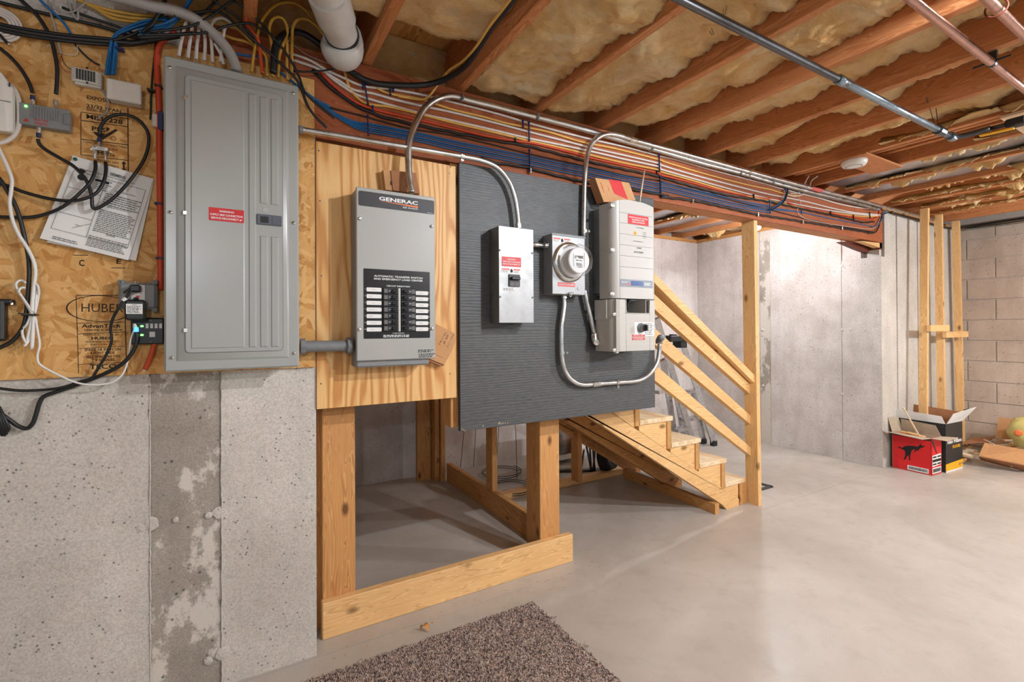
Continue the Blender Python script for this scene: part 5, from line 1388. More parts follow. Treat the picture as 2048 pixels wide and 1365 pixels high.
cab('yellow_cable', 'yellow cable making a tight loop above the panel top right', 'yellow_dark', .0052, zD, ((928, 580), (928, 450), (922, 330), (905, 230), (925, 155), (970, 128), (1015, 150), (1042, 215), (1030, 290), (1000, 360), (980, 430), (972, 590)), 1.822)
cab('yellow_cable', 'yellow cable hooking over to the waste pipe from the panel', 'yellow_dark', .0052, zD, ((1072, 590), (1075, 450), (1078, 300), (1085, 205), (1125, 148), (1185, 145), (1250, 185), (1310, 250), (1380, 350)), 1.822)
cab('yellow_cable', 'short yellow cable curving into the panel behind the orange one', 'yellow_dark', .0052, zD, ((820, 360), (860, 400), (885, 450), (888, 580)), 1.825)
cab('yellow_cable', 'right-hand straight yellow cable dropping into the panel corner', 'yellow_cable', .0052, zD, ((1040, 300), (1042, 400), (1040, 500), (1045, 605)), 1.828)
cab('orange_cable', 'orange cable dropping from the joist into the panel top right', 'orange_cable', .0060, zD, ((718, -30), (728, 90), (735, 180), (775, 240), (812, 290), (832, 370), (842, 460), (853, 560)), 1.822)
cab('red_cable', 'orange-red cable curving down the left side of the tall panel', 'red_cable', .0085, None, ((352, 66, 1.83), (338, 73, 1.845), (324, 83, 1.852), (316, 100, 1.855), (314, 130, 1.856), (316, 170, 1.856), (318, 220, 1.856), (319, 300, 1.856), (320, 400, 1.856), (321, 500, 1.856), (321, 580, 1.856)), 1.856)
for i, (lab, m, r, pts, Y) in enumerate((
    ('long black cable arching over the panel top and down its right side', 'rubber', .0048, ((180, 110), (330, 100), (440, 85), (540, 95), (650, 185), (780, 300), (900, 395), (1010, 500), (1100, 590), (1150, 680), (1190, 790), (1250, 880), (1340, 970)), 1.80),
    ('second long black cable falling past the panel upper right corner', 'rubber', .0042, ((600, -20), (660, 20), (740, 75), (820, 150), (900, 245), (1000, 360), (1080, 480), (1130, 580), (1170, 690), (1230, 760), (1310, 830), (1400, 900)), 1.805),
    ('third black cable falling from upper left past the panel corner', 'rubber', .0040, ((470, -10), (560, 60), (660, 130), (720, 210), (800, 290)), 1.80),
    ('black cable looping low over the white cables above the panel', 'rubber', .0045, ((-60, 265), (150, 262), (350, 255), (470, 240), (560, 205), (680, 178), (770, 180), (830, 215), (870, 250)), 1.795),
    ('black cable slanting up across the grey service cable', 'rubber', .0045, ((0, 240), (160, 225), (300, 200), (380, 170), (480, 110), (560, 50), (640, 0)), 1.79),
    ('black cable bundled between the panel and the flake board top', 'rubber', .0055, ((-80, 285), (40, 280), (140, 275), (230, 262), (330, 250)), 1.80),
    ('black cable crossing steeply above the blue network cables', 'rubber', .0055, ((-60, 250), (20, 180), (60, 110), (90, 60), (120, -10)), 1.81),
    ('black cable standing upright in the joist bay by the grey cable', 'rubber', .0048, ((300, 100), (370, 120), (450, 60), (510, -10)), 1.815),
    ('black cable running right along the beam top from the panel', 'rubber', .0036, ((1090, 540), (1180, 545), (1290, 540), (1400, 525), (1500, 535), (1600, 565)), 1.865),
    ('thin grey wire drooping right from the panel top along the beam', 'grey_cable', .0018, ((1040, 290), (1100, 350), (1200, 420), (1350, 480), (1480, 520)), 1.885),
    )):
    cab('black_cable' if m == 'rubber' else 'grey_wire', lab, m, r, zD, pts, Y)
for i, (lab, dx, dy) in enumerate((('upper blue network cable above the panel left corner', 0, 0), ('middle blue network cable above the panel left corner', 14, 18), ('lower blue network cable above the panel left corner', 20, 40))):
    cab('blue_cable', lab, 'blue_cable', .0040, zD, ((-80, 225 + dy), (20, 200 + dy), (100, 185 + dy), (170, 150 + dy * .8), (225, 110 + dy * .6), (270, 50 + dy * .4), (300 + dx, -10)), 1.815 + .006 * i)
cab('blue_cable', 'blue network cable running behind the panel to the beam', 'blue_cable', .0042, zD, ((640, 405), (740, 425), (860, 450), (1130, 660), (1250, 750), (1365, 810)), 1.862)
for i, (lab, y0) in enumerate((('upper yellow cable in the joist bay at top left', 0), ('middle yellow cable in the joist bay at top left', 42), ('lower yellow cable in the joist bay at top left', 80))):
    cab('yellow_cable', lab, 'yellow_dark', .0048, zA, ((560 + y0, -30 + y0 * .2), (700 + y0, 30 + y0 * .55), (900, 85 + y0 * .75), (1100, 118 + y0 * .75), (1300, 135 + y0 * .62), (1480, 150 + y0 * .55), (1600, 170 + y0 * .5)), 1.85)
for i, (lab, pts) in enumerate((('upper yellow cable behind the grey service cable over the panel', ((560, 150), (650, 210), (720, 270), (775, 330), (800, 370))), ('lower yellow cable behind the grey service cable over the panel', ((480, 230), (620, 290), (720, 315), (790, 350), (820, 380))))):
    cab('yellow_cable', lab, 'yellow_dark', .0052, zD, pts, 1.86)
# black bundle over the flake board
for i, (lab, dy, dY, r) in enumerate((('top cable of the thick black bundle at upper left', -26, .006, .0056), ('middle cable of the thick black bundle at upper left', -4, .0, .0066), ('bottom cable of the thick black bundle at upper left', 20, .006, .0058))):
    cab('black_cable', lab, 'rubber', r, zA, ((-90, 200 + dy), (0, 222 + dy), (200, 262 + dy), (420, 295 + dy), (620, 318 + dy), (820, 335 + dy), (1000, 345 + dy * .7), (1080, 348 + dy * .5), (1250, 320 + dy * .4), (1450, 290 + dy * .2)), 1.842 + dY)
cab('black_cable', 'black cable along the top edge of the flake board', 'rubber', .0050, zA, ((-60, 5), (100, 45), (300, 95), (500, 140), (760, 200), (960, 258), (1080, 300), (1200, 310)), 1.858)
cab('black_cable', 'upper black cable parallel to the flake board top edge', 'rubber', .0040, zA, ((500, 60), (650, 115), (800, 165), (950, 215), (1100, 280)), 1.86)
cab('black_cable', 'black cable crossing in front of yellow cables at top left', 'rubber', .0045, zA, ((1320, 100), (1250, 150), (1180, 210), (1100, 262), (1000, 300), (900, 325)), 1.835)
cab('grey_wire', 'grey bell wire hanging from the ceiling at upper left', 'grey_cable', .0028, zA, ((380, -20), (400, 70), (420, 150), (450, 260), (470, 360), (490, 430)), 1.855)
cab('grey_wire', 'grey wire with a sharp bend hanging from the joist', 'grey_cable', .0030, zA, ((540, -20), (560, 50), (590, 120), (622, 155), (625, 90), (600, 40), (605, -20)), 1.85)
cab('grey_wire', 'grey wire looping up to the right near the yellow cables', 'grey_cable', .0022, zA, ((430, -10), (440, 50), (500, 95), (580, 95), (640, 60), (710, -10)), 1.845)
cab('blue_cable', 'dark blue cable slanting down onto the black bundle', 'blue_cable', .0034, zA, ((310, -10), (370, 45), (440, 110), (510, 180), (550, 240), (575, 290)), 1.85)
cab('black_cable', 'thin dark wire from the bundle down to the punch block', 'rubber', .0026, zA, ((590, 340), (640, 400), (700, 460), (760, 505), (800, 520)), 1.86)
for i in range(5):
    lab = ('first', 'second', 'third', 'fourth', 'fifth')[i] + ' blue network cable from left hanging behind the white cover'
    o = i * 17
    cab('blue_cable', lab, 'blue_cable', .0036, zA, ((1350, 165 - i * 8), (1200, 160 + i * 7), (1050, 205 + i * 8), (950, 255 + i * 6), (905 + o * .5, 310), (880 + o * .8, 400), (862 + o, 500), (850 + o, 600)), 1.838 + .005 * (i % 3))
p = S(*zA(960, 390), 1.835); single('cable_tie', MB().cbox(p.x - .011, p.x + .011, p.y - .006, p.y + .02, p.z - .003, p.z + .003, .002), M['navy'], 'navy strap round the blue cables above the white cover', 'cable tie')
# ------------------------------------------------------------------ stamps printed on the flake board
def S3(zf, q, Y=YO): return S(*zf(*q), Y)
def bar(mb, a, b, w, Y):
    a, b = Vector(a), Vector(b); d = (b - a); n = Vector((-d.z, 0, d.x)).normalized() * w / 2
    mb.add([(a - n), (b - n), (b + n), (a + n)], [(0, 1, 2, 3)])
ys_ = YO - .0006
zU = lambda x, y: (x / 6.822 + 140, y / 6.822 + 160)
st1 = MB(); U = lambda x, y: S(*zU(x, y), YO) + Vector((0, -.0006, 0))
for a, b, w in (((150, 440), (150, 1030), .0016), ((790, 380), (795, 1250), .0026), ((155, 440), (790, 530), .0018), ((155, 552), (790, 640), .0022), ((155, 808), (795, 888), .0022), ((150, 1022), (795, 1100), .0018)): bar(st1, U(*a), U(*b), w, ys_)
def wr(mb, s, q0, q1, h, zf, bold=.02):
    a, b = S(*zf(*q0), YO), S(*zf(*q1), YO); write(mb, s, (a.x + b.x) / 2, (a.z + b.z) / 2, ys_, h, abs(b.x - a.x), 'C', 0, bold)
wr(st1, 'EXPOSURE 1', (230, 270), (680, 330), .011, zU); wr(st1, '23/32 SPAN', (225, 385), (700, 440), .010, zU); wr(st1, 'SIZED FOR 24/0.C.', (225, 425), (700, 480), .007, zU)
wr(st1, 'MILL 228', (225, 535), (720, 597), .013, zU, .03); wr(st1, 'PFS', (300, 690), (490, 718), .013, zU); wr(st1, 'CONSTRUCTION SHEATHING', (175, 865), (780, 930), .007, zU, 0)
wr(st1, 'PS 2-10 H-824', (330, 925), (650, 972), .007, zU, 0); wr(st1, 'SX 326', (370, 1020), (615, 1048), .008, zU); wr(st1, 'STRENGTH AXIS', (330, 1110), (665, 1150), .007, zU, 0); wr(st1, 'THIS DIRECTION', (330, 1165), (665, 1200), .007, zU, 0)
for p_ in ([(310, 708), (490, 735), (400, 800)], [(400, 800), (440, 770), (620, 670), (655, 690), (440, 825)], [(495, 640), (545, 665), (530, 690), (495, 715)], [(735, 1110), (770, 1150), (745, 1150), (745, 1215), (770, 1218), (735, 1255), (700, 1212), (722, 1214), (722, 1148), (700, 1145)]):
    v = [U(*q) for q in p_]; st1.add(v, [tuple(range(len(v)))])
c = U(590, 800); st1.ring(c, (0, 1, 0), .006, .0006, 16, 4, .1)
part('mill_stamp', st1, M['stamp'], ob, label='black mill stamp with grade markings')
st2 = MB(); C = lambda x, y: S(*zC(x, y), YO) + Vector((0, -.0006, 0))
for a, b, w in (((612, 205), (1000, 205), .002), ((612, 205), (632, 830), .0016), ((1000, 205), (1018, 820), .0024), ((625, 430), (1000, 420), .0016), ((628, 515), (1005, 500), .0018), ((632, 632), (1010, 614), .0014), ((634, 760), (1012, 742), .0014)): bar(st2, C(*a), C(*b), w, ys_)
wr(st2, 'HUBER', (655, 345), (990, 335), .026, zC, -.005)
c = C(810, 312); e = []
for i in range(40):
    t_ = 2 * math.pi * i / 40
    for k in (1.0, .955): e.append(c + Vector((.079 * k * math.cos(t_), 0, .040 * k * math.sin(t_))))
st2.add(e, [(2 * i, 2 * i + 1, (2 * i + 3) % 80, (2 * i + 2) % 80) for i in range(40)])
wr(st2, 'AdvanTech', (655, 470), (965, 460), .011, zC); wr(st2, '1250 PSI SUBFLOOR', (680, 492), (985, 488), .005, zC); wr(st2, 'MANUFACTURED BY', (672, 535), (960, 525), .006, zC, 0); wr(st2, 'HUBER', (735, 565), (905, 557), .009, zC, .03); wr(st2, 'ENGINEERED WOODS', (690, 588), (955, 580), .0055, zC, 0); wr(st2, 'EASTON, ME', (730, 608), (920, 604), .005, zC, 0)
wr(st2, 'SPACE 1/8 INCH ON', (678, 655), (968, 645), .0075, zC); wr(st2, '4 FOOT ENDS', (725, 682), (920, 672), .0075, zC); wr(st2, 'SELF SPACING ON', (690, 712), (960, 700), .0075, zC); wr(st2, 'T & G EDGES', (735, 737), (920, 728), .0075, zC); wr(st2, 'TECO', (720, 802), (935, 788), .014, zC)
part('maker_stamp', st2, M['stamp'], ob, label='black oval maker stamp with spacing notes')
st3 = MB(); B = lambda x, y: S(*zB(x, y), YO) + Vector((0, -.0006, 0))
bar(st3, B(590, 847), B(708, 847), .002, 0); bar(st3, B(893, 948), B(1010, 950), .002, 0); wr(st3, 'C', (635, 932), (678, 932), .018, zB, .02); wr(st3, 'E', (935, 915), (975, 915), .014, zB, .02)
part('layout_marks', st3, M['stamp'], ob)

# ------------------------------------------------------------------ devices on the flake board
def conn(o, p, d, n=1, blue=True):
    p = Vector(p); d = Vector(d).normalized()
    part('connector', MB().cyl(p, p + d * .012, .0052, n=6).cyl(p + d * .012, p + d * .017, .0042, n=10), M['steel'], o)
    if blue: part('connector_sleeve', MB().cyl(p + d * .016, p + d * .028, .0056, n=10), M['navy'], o)
# wall box at the frame edge
a = S(0, 134, YO); b = S(24, 270, YO)
rt = thing('modem_box', 'white modem with rounded edge at the far left of the flake board', 'modem', (b.x - .06, YO, b.z))
xR = S(22.5, 200, 1.815).x; zt_ = S(0, 136, 1.815).z; zb0 = S(22, 268, 1.82).z
part('case', MB().hull([(x, y, z) for x, y, z in ((xR - .16, 1.815, zb0), (xR - .008, 1.815, zb0 + .004), (xR, 1.825, zb0 + .012), (xR, YO - .002, zb0 + .012), (xR - .16, YO - .002, zb0), (xR - .16, 1.815, zt_), (xR - .02, 1.815, zt_ - .012), (xR, 1.825, zt_ - .045), (xR, YO - .002, zt_ - .045), (xR - .03, YO - .002, zt_ + .002), (xR - .16, YO - .002, zt_ + .004))]), M['white_plastic'], rt)
part('seam', MB().box(xR - .15, xR - .001, 1.8145, 1.8152, zb0 + .085, zb0 + .087), M['ink_grey'], rt)
part('maker_mark', MB().box(xR - .006, xR - .003, 1.8180, 1.8195, zt_ - .045, zt_ - .034), M['navy'], rt)
cab('grey_cable', 'pale grey cable looping round the modem right side', 'white_cable', .0058, zA, ((70, 680, 1.85), (110, 710, 1.845), (145, 780, 1.845), (155, 880), (152, 1000), (120, 1080), (60, 1130), (0, 1148), (-60, 1150)), 1.845)
# round wire coil
c = S(*zA(-8, 195), YO - .012)
wc_ = thing('wire_coil', 'round coil of white telephone wire at the upper left edge', 'wire coil', (c.x, YO, c.z - .05))
for i, rr in enumerate((.045, .038, .031, .024)): part('turn', MB().ring(c + Vector((0, -.002 * i, 0)), (0, 1, 0), rr, .004, 40, 6), M['white_cable'], wc_, True)
part('hook', MB().tube([S3(zA, (0, 280), YO - .02), S3(zA, (25, 310), YO - .02), S3(zA, (60, 345), YO - .016), S3(zA, (78, 352), YO - .012)], .004, 8), M['black'], wc_)
part('hook_tip', MB().lathe([(.005, 0), (.004, -.003), (.0001, -.005)], S3(zA, (74, 352), YO - .015), (0, 1, 0), 10), M['steel'], wc_)
# amplifier
Y5 = 1.838
x0, x1, z0, z1 = rect(zA(152, 830), zA(556, 1060), Y5)
z1 = S(*zA(350, 850), Y5).z; z0 = S(*zA(350, 1020), Y5).z
am = thing('coax_amplifier', 'grey ribbed coax amplifier with a green light on the flake board', 'amplifier', ((x0 + x1) / 2, YO, z0))
part('case', MB().cbox(x0, x1, Y5, YO - .001, z0, z1, .002), M['grey_plastic'], am)
for i in range(11): part('rib', MB().box(x0 + .026 + i * .0058, x0 + .0285 + i * .0058, Y5 - .002, Y5, z0 + .022, z1 - .006), M['grey_plastic'], am)
part('mount_ear', MB().cbox(x0 - .004, x0 + .006, Y5 + .01, YO - .001, z0 + .004, z1 - .002, .001), M['grey_plastic'], am); part('mount_ear', MB().cbox(x1 - .012, x1 + .002, Y5 - .003, Y5, z0 + .016, z1 - .012, .001), M['grey_pvc'], am)
p = S(*zA(208, 853), Y5); part('status_light', MB().lathe([(.0036, 0), (.003, -.002), (.0001, -.003)], p, (0, 1, 0), 10), M['led'], am, label='green status light')
t = MB(); p = S(*zA(330, 975), Y5); write(t, 'EDA 2100', p.x, p.z, Y5 - .0006, .0055, .028, bold=.02); fine(t, p.x - .014, p.x + .016, p.z - .011, p.z - .003, Y5 - .0006, 3, 3)
p = S(*zA(210, 965), Y5); t.add([(p.x - .006, Y5 - .0006, p.z - .004), (p.x + .006, Y5 - .0006, p.z - .004), (p.x, Y5 - .0006, p.z + .006)], [(0, 1, 2)])
part('lettering', t, M['red'], am)
pA, pB, pC_ = S(*zA(262, 830), 1.85), S(*zA(448, 845), 1.85), S(*zA(310, 1030), 1.85)
pA.z = z1; pB.z = z1; pC_.z = z0
conn(am, pA, (0, 0, 1)); conn(am, pB, (0, 0, 1), blue=False); conn(am, pC_, (0, 0, -1))
part('connector_sleeve', MB().cyl(pB + Vector((0, 0, .012)), pB + Vector((0, 0, .026)), .0062, n=10), M['steel'], am)
cab('black_cable', 'black coax curving in from the left to the amplifier top left', 'rubber', .0048, zA, ((-60, 350), (0, 390), (80, 455), (160, 545), (220, 640), (250, 710), (260, 745)), 1.85)
cab('black_cable', 'black coax hanging down to the amplifier top right', 'rubber', .0052, zA, ((130, -30), (200, 30), (290, 115), (360, 215), (410, 320), (440, 430), (458, 540), (458, 650), (450, 755)), 1.848)
# punch block
Y6 = 1.842
x0, x1, z0, z1 = rect(zA(571, 530), zA(816, 690), Y6)
pbk = thing('punch_block', 'white telephone punch block with rows of black terminals', 'terminal block', ((x0 + x1) / 2, YO, z0))
part('base', MB().cbox(x0, x1, Y6, YO - .001, z0, z1, .002).cbox(x0 + .006, x1 - .002, Y6 + .006, YO - .002, z0 - .006, z0, .001), M['offwhite'], pbk)
for i in range(6):
    for j in range(7): part('terminal', MB().box(x0 + .011 + j * .0064, x0 + .0155 + j * .0064, Y6 - .0035, Y6, z0 + .0065 + i * .0052, z0 + .0098 + i * .0052), M['black'], pbk)
for i in range(7): part('comb', MB().box(x0 + .001, x0 + .008, Y6 - .001, Y6, z0 + .004 + i * .0054, z0 + .0047 + i * .0054), M['ink_grey'], pbk); part('comb', MB().box(x1 - .008, x1 - .001, Y6 - .001, Y6, z0 + .004 + i * .0054, z0 + .0047 + i * .0054), M['ink_grey'], pbk)
for q in ((698, 545), (700, 664)): p = S(*zA(*q), Y6); part('screw', MB().lathe([(.003, 0), (.0022, -.003), (.0001, -.0035)], p, (0, 1, 0), 10), M['ink'], pbk)
cab('red_wire', 'thin red wire beside the punch block left edge', 'red_cable', .0009, zA, ((490, 450), (480, 500), (495, 540), (530, 570), (575, 580)), 1.858, 'wire')
cab('black_wire', 'thin black wire curving into the punch block left edge', 'rubber', .0010, zA, ((492, 440), (510, 500), (545, 540), (575, 555)), 1.856, 'wire')
cab('white_wire', 'thin pale wire dangling above the punch block', 'white_cable', .0009, zA, ((370, 380), (400, 360), (430, 400), (510, 430), (600, 440), (625, 410), (615, 360)), 1.858, 'wire')
cab('orange_wire', 'thin orange wire running over the punch block right edge', 'orange_cable', .0009, zA, ((740, 500), (800, 545), (840, 580), (855, 600)), 1.842, 'wire')
for i, lab in enumerate(('first thin grey wire below the white cover', 'second thin grey wire below the white cover', 'third thin grey wire below the white cover')):
    cab('grey_wire', lab, 'grey_cable', .0010, zA, ((820 + i * 8, 720), (845 + i * 6, 780), (868 + i * 4, 830), (865 - i * 5, 890), (830 - i * 14, 930), (780 - i * 5, 950 + i * 8)), 1.858, 'wire')
# white square cover
Y7 = 1.822
x0, x1, z0, z1 = rect(zA(852, 620), zA(1135, 838), Y7)
sqc = thing('junction_cover', 'square white plastic cover below the blue cables', 'cover', ((x0 + x1) / 2, YO, z0))
part('lid', MB().cbox(x0, x1, Y7, Y7 + .012, z0, z1, .003), M['offwhite'], sqc); part('base', MB().cbox(x0 + .003, x1 - .003, Y7 + .012, YO - .0005, z0 + .003, z1 - .003, .003), M['offwhite'], sqc)
# splitter
Y8 = 1.845
x0, x1, z0, z1 = rect(zA(736, 1168), zA(866, 1215), Y8)
sp = thing('coax_splitter', 'small metal coax splitter with a white label over the stamp', 'splitter', ((x0 + x1) / 2, YO, z0))
part('body', MB().cbox(x0, x1, Y8, YO - .001, z0, z1, .0015), M['steel'], sp); part('mount_ear', MB().box(x0 - .007, x1 + .007, YO - .004, YO - .001, z0 + .002, z1 - .004), M['steel'], sp)
lp = part('label', MB().box(x0 + .0005, x1 - .0005, Y8 - .0005, Y8, z0 + .0008, z1 - .0008), M['label_white'], sp)
part('lettering', write(MB(), 'IVC', x0 + .002, z0 + .004, Y8 - .001, .005, .009, 'L', bold=.03), M['navy'], lp); part('fine_print', fine(MB(), x0 + .013, x1 - .003, z0 + .002, z1 - .002, Y8 - .001, 3, 5), M['ink_grey'], lp)
pT = S(*zA(798, 1165), 1.855); pT.z = z1; conn(sp, pT, (0, 0, 1))
pL, pR_ = S(*zA(763, 1220), 1.855), S(*zA(848, 1230), 1.855); pL.z = pR_.z = z0
for p in (pL, pR_):
    part('connector', MB().cyl(p, p - Vector((0, 0, .010)), .0052, n=6).cyl(p - Vector((0, 0, .010)), p - Vector((0, 0, .026)), .0046, n=10), M['steel'], sp)
cab('black_cable', 'black coax looping from the splitter top round over the pinned papers', 'rubber', .0048, zA, ((800, 1085, 1.855), (805, 1030, 1.852), (840, 970, 1.845), (900, 932, 1.84), (1000, 920, 1.84), (1100, 955, 1.84), (1170, 1030, 1.84), (1195, 1110, 1.84), (1180, 1220, 1.84), (1130, 1330, 1.838), (1010, 1490, 1.832), (900, 1600, 1.83), (820, 1655, 1.83), (765, 1678, 1.83), (742, 1660, 1.83), (738, 1600, 1.83), (725, 1530, 1.83), (680, 1430, 1.834), (590, 1335, 1.84), (480, 1270, 1.845), (370, 1205, 1.85), (318, 1160, 1.85), (305, 1120, 1.85)), 1.84)
cab('black_cable', 'black coax from the splitter left port sweeping over paper to the left', 'rubber', .0048, zB, ((766, 90, 1.855), (765, 160, 1.845), (735, 240, 1.835), (690, 300, 1.83), (600, 385, 1.83), (500, 460, 1.835), (380, 512, 1.845), (250, 540), (100, 542), (-60, 535)), 1.848)
cab('black_cable', 'black coax from the splitter right port curling left over the paper', 'rubber', .0048, zB, ((848, 100, 1.855), (850, 170, 1.845), (830, 260, 1.835), (780, 340, 1.827), (700, 385, 1.824), (600, 408, 1.826), (480, 405, 1.835), (340, 380, 1.845), (180, 335), (50, 285), (-60, 265)), 1.85)
cab('black_cable', 'black power cord hanging down behind the white cord bundle', 'rubber', .0055, zB, ((-60, 180), (0, 240), (60, 330), (120, 440), (165, 570), (200, 720), (228, 860), (235, 980), (228, 1120), (215, 1280), (195, 1400), (150, 1480), (80, 1550), (-50, 1610)), 1.846)
# white flat cord and its bundle
cab('white_cable', 'white flat cord falling from the modem to the tied bundle', 'white_plastic', .0045, zB, ((-30, -50), (10, 30), (60, 140), (95, 240), (88, 340), (78, 430), (100, 560), (150, 680), (220, 790), (268, 890), (285, 980), (275, 1080), (262, 1200), (255, 1330)), 1.838)
wbx = thing('cord_bundle', 'tied bundle of white flat cord hanging on the flake board', 'cord', S(*zC(235, 640), 1.84))
for pts in (((255, 330), (200, 250), (160, 190), (128, 130), (140, 95), (175, 85), (205, 105)), ((250, 340), (215, 280), (170, 210), (150, 175), (170, 145), (205, 145)), ((262, 340), (268, 230), (275, 120), (300, 125), (312, 180), (300, 260), (280, 350)),
            ((250, 360), (215, 440), (180, 480), (185, 540), (215, 600)), ((258, 360), (235, 480), (205, 610)), ((268, 360), (258, 500), (252, 640)), ((275, 360), (262, 480), (235, 560), (195, 615)), ((262, 350), (270, 480), (262, 630)), ((280, 350), (290, 230), (300, 160), (285, 110))):
    part('loop', MB().ribbon([S(*zC(*q), 1.835 + .004 * (i % 3)) for i, q in enumerate(pts)], .0055, .003, (0, 1, 0)), M['white_plastic'], wbx, True)
p = S(*zC(250, 362), 1.832); part('tie', MB().cbox(p.x - .019, p.x + .013, 1.826, 1.846, p.z - .0025, p.z + .0025, .001), M['black'], wbx)
part('tie_tail', MB().cyl(S(*zC(215, 358), 1.83), S(*zC(150, 352), 1.845), .0025, n=6), M['steel'], wbx)
cab('white_wire', 'thin white wire swinging below the board to the black plug box', 'white_plastic', .0028, zC, ((285, 380), (300, 480), (318, 600), (300, 690), (315, 755), (400, 810), (480, 850), (580, 895), (680, 920), (800, 922), (900, 902), (975, 850), (1015, 770), (1038, 660), (1050, 560), (1078, 480)), 1.84, 'wire')
# papers
def sheet(name, pts, Y, m, lab=None, o=None, curl=.006):
    P = [S(*zB(*q), Y) for q in pts]; n = 8; mb = MB(); V = []
    for k in (0, -.0006):
        for j in range(n + 1):
            for i in range(n + 1):
                u, v = i / n, j / n
                p = (P[0] * (1 - u) + P[1] * u) * (1 - v) + (P[3] * (1 - u) + P[2] * u) * v
                V.append(p + Vector((0, k - curl * v * v - curl * .8 * max(0, u - .6) * v * 2, 0)))
    mb.v = V; N_ = (n + 1) ** 2
    for j in range(n):
        for i in range(n):
            q = (j * (n + 1) + i, j * (n + 1) + i + 1, (j + 1) * (n + 1) + i + 1, (j + 1) * (n + 1) + i)
            mb.f += [q, tuple(a + N_ for a in reversed(q))]
    return part(name, mb, M[m], o, True, lab), P
pp = thing('instruction_sheets', 'white printed instruction sheets pinned askew on the flake board', 'papers', S(*zB(800, 900), YO))
sheet('back_sheet', ((620, 95), (1238, 235), (1098, 896), (385, 745)), YO - .004, 'paper', None, pp, .008)
fs_, P4 = sheet('front_sheet', ((585, 45), (1232, 232), (1038, 892), (330, 715)), YO - .008, 'paper', None, pp, .010)
def onp(u, v):
    p = (P4[0] * (1 - u) + P4[1] * u) * (1 - v) + (P4[3] * (1 - u) + P4[2] * u) * v
    return Vector((p.x, P4[0].y - .0012 - .010 * v * v - .008 * max(0, u - .6) * v * 2 - .0012, p.z))
rotp = math.atan2(P4[1].z - P4[0].z, P4[1].x - P4[0].x)
t = MB()
def pl_(s, u, v, h, wid, al='L', bold=.01):
    p = onp(u, v); i0 = len(t.v); write(t, s, p.x, p.z, p.y, h, wid, al, rotp, bold, -.12)
pl_('INSTRUCTIONS FOR INSTALLATION OF THE ARC FAULT CIRCUIT INTERRUPTER (AFCI)', .06, .13, .0035, .145)
pl_('SIEMENS', .48, .10, .0085, .038, bold=.03)
pl_('SAFETY INSTRUCTIONS', .60, .27, .0038, .05); pl_('INSTALLATION INSTRUCTIONS', .57, .47, .0038, .06); pl_('CAUTION', .66, .79, .0045, .022, bold=.02); pl_('Figure 1', .30, .76, .0032, .014)
def lines(u0, u1, v0, v1, rows, seed):
    rr = random.Random(seed)
    for i in range(rows):
        v = v0 + (v1 - v0) * (i + .5) / rows; u = u0; end = u1 - rr.random() * .06
        while u < end:
            e_ = min(u + rr.uniform(.015, .05), end); h = (v1 - v0) / rows * .42
            t.add([onp(u, v), onp(e_, v), onp(e_, v + h), onp(u, v + h)], [(0, 1, 2, 3)]); u = e_ + .008
lines(.50, .95, .30, .45, 6, 1); lines(.50, .95, .50, .77, 13, 2); lines(.48, .95, .82, .95, 7, 3); lines(.36, .55, .17, .30, 6, 4); lines(.12, .42, .93, .97, 2, 5)
def line_(a, b, w=.012):
    A, B_ = onp(*a), onp(*b); d = (B_ - A).normalized(); n = Vector((-d.z, 0, d.x)) * .0005; t.add([A - n, B_ - n, B_ + n, A + n], [(0, 1, 2, 3)])
for a, b in (((.07, .16), (.95, .16)), ((.07, .16), (.07, .86)), ((.46, .30), (.46, .86)), ((.07, .86), (.95, .86)), ((.95, .16), (.95, .86)), ((.07, .36), (.46, .36)), ((.07, .66), (.46, .66)), ((.28, .80), (.46, .70))): line_(a, b)
part('printing', t, M['ink_grey'], fs_)
hd = MB(); c = onp(.16, .22)
for i in range(4): a = 1.0 + i * .22 + rotp; hd.obox(c + Vector((.012 * math.cos(a), 0, .012 * math.sin(a) + .006)), Vector((math.cos(a) * .008, 0, math.sin(a) * .008)), Vector((0, .0002, 0)), Vector((-math.sin(a) * .0018, 0, math.cos(a) * .0018)))
hd.lathe([(.009, 0), (.009, -.0004), (.0001, -.0005)], c + Vector((.004, .0002, .0)), (0, 1, 0), 14).obox(onp(.42, .20), Vector((.016, 0, -.0035)), Vector((0, .0003, 0)), Vector((.0005, 0, .003)))
part('hand_picture', hd, M['ink'], fs_, label='black warning hand picture')
p = onp(.045, .035); part('push_pin', MB().lathe([(.0048, .002), (.0048, -.003), (.003, -.006), (.0001, -.007)], p, (0, 1, 0), 14), M['greenpin'], pp, label='green push pin')
# outlet box with plug and adapter
Y9 = 1.83
x0, x1, z0, z1 = rect(zC(945, 95), zC(1262, 318), Y9)
bxo = thing('outlet_box', 'grey weatherproof outlet box beside the tall panel', 'outlet', ((x0 + x1) / 2, YO, z0))
part('box', MB().cbox(x0, x1, Y9, YO - .001, z0, z1, .008), M['grey_plastic'], bxo)
for q in ((968, 98), (1240, 100), (1238, 320)): p = S(*zC(*q), Y9); part('corner_lug', MB().cbox(p.x - .008, p.x + .008, Y9 - .001, YO - .004, p.z - .007, p.z + .007, .003), M['grey_plastic'], bxo); part('screw', MB().lathe([(.0028, 0), (.0024, -.002), (.0001, -.0025)], p - Vector((0, .001, 0)), (0, 1, 0), 8), M['darksteel'], bxo)
r = rect(zC(1048, 120), zC(1165, 250), Y9); op = part('receptacle', MB().cbox(r[0], r[1], Y9 - .004, Y9, r[2], r[3], .002), M['offwhite'], bxo)
q = rect(zC(1095, 207), zC(1123, 222), Y9); part('reset_button', MB().box(q[0], q[1], Y9 - .006, Y9 - .004, q[2], q[3]), M['red'], op)
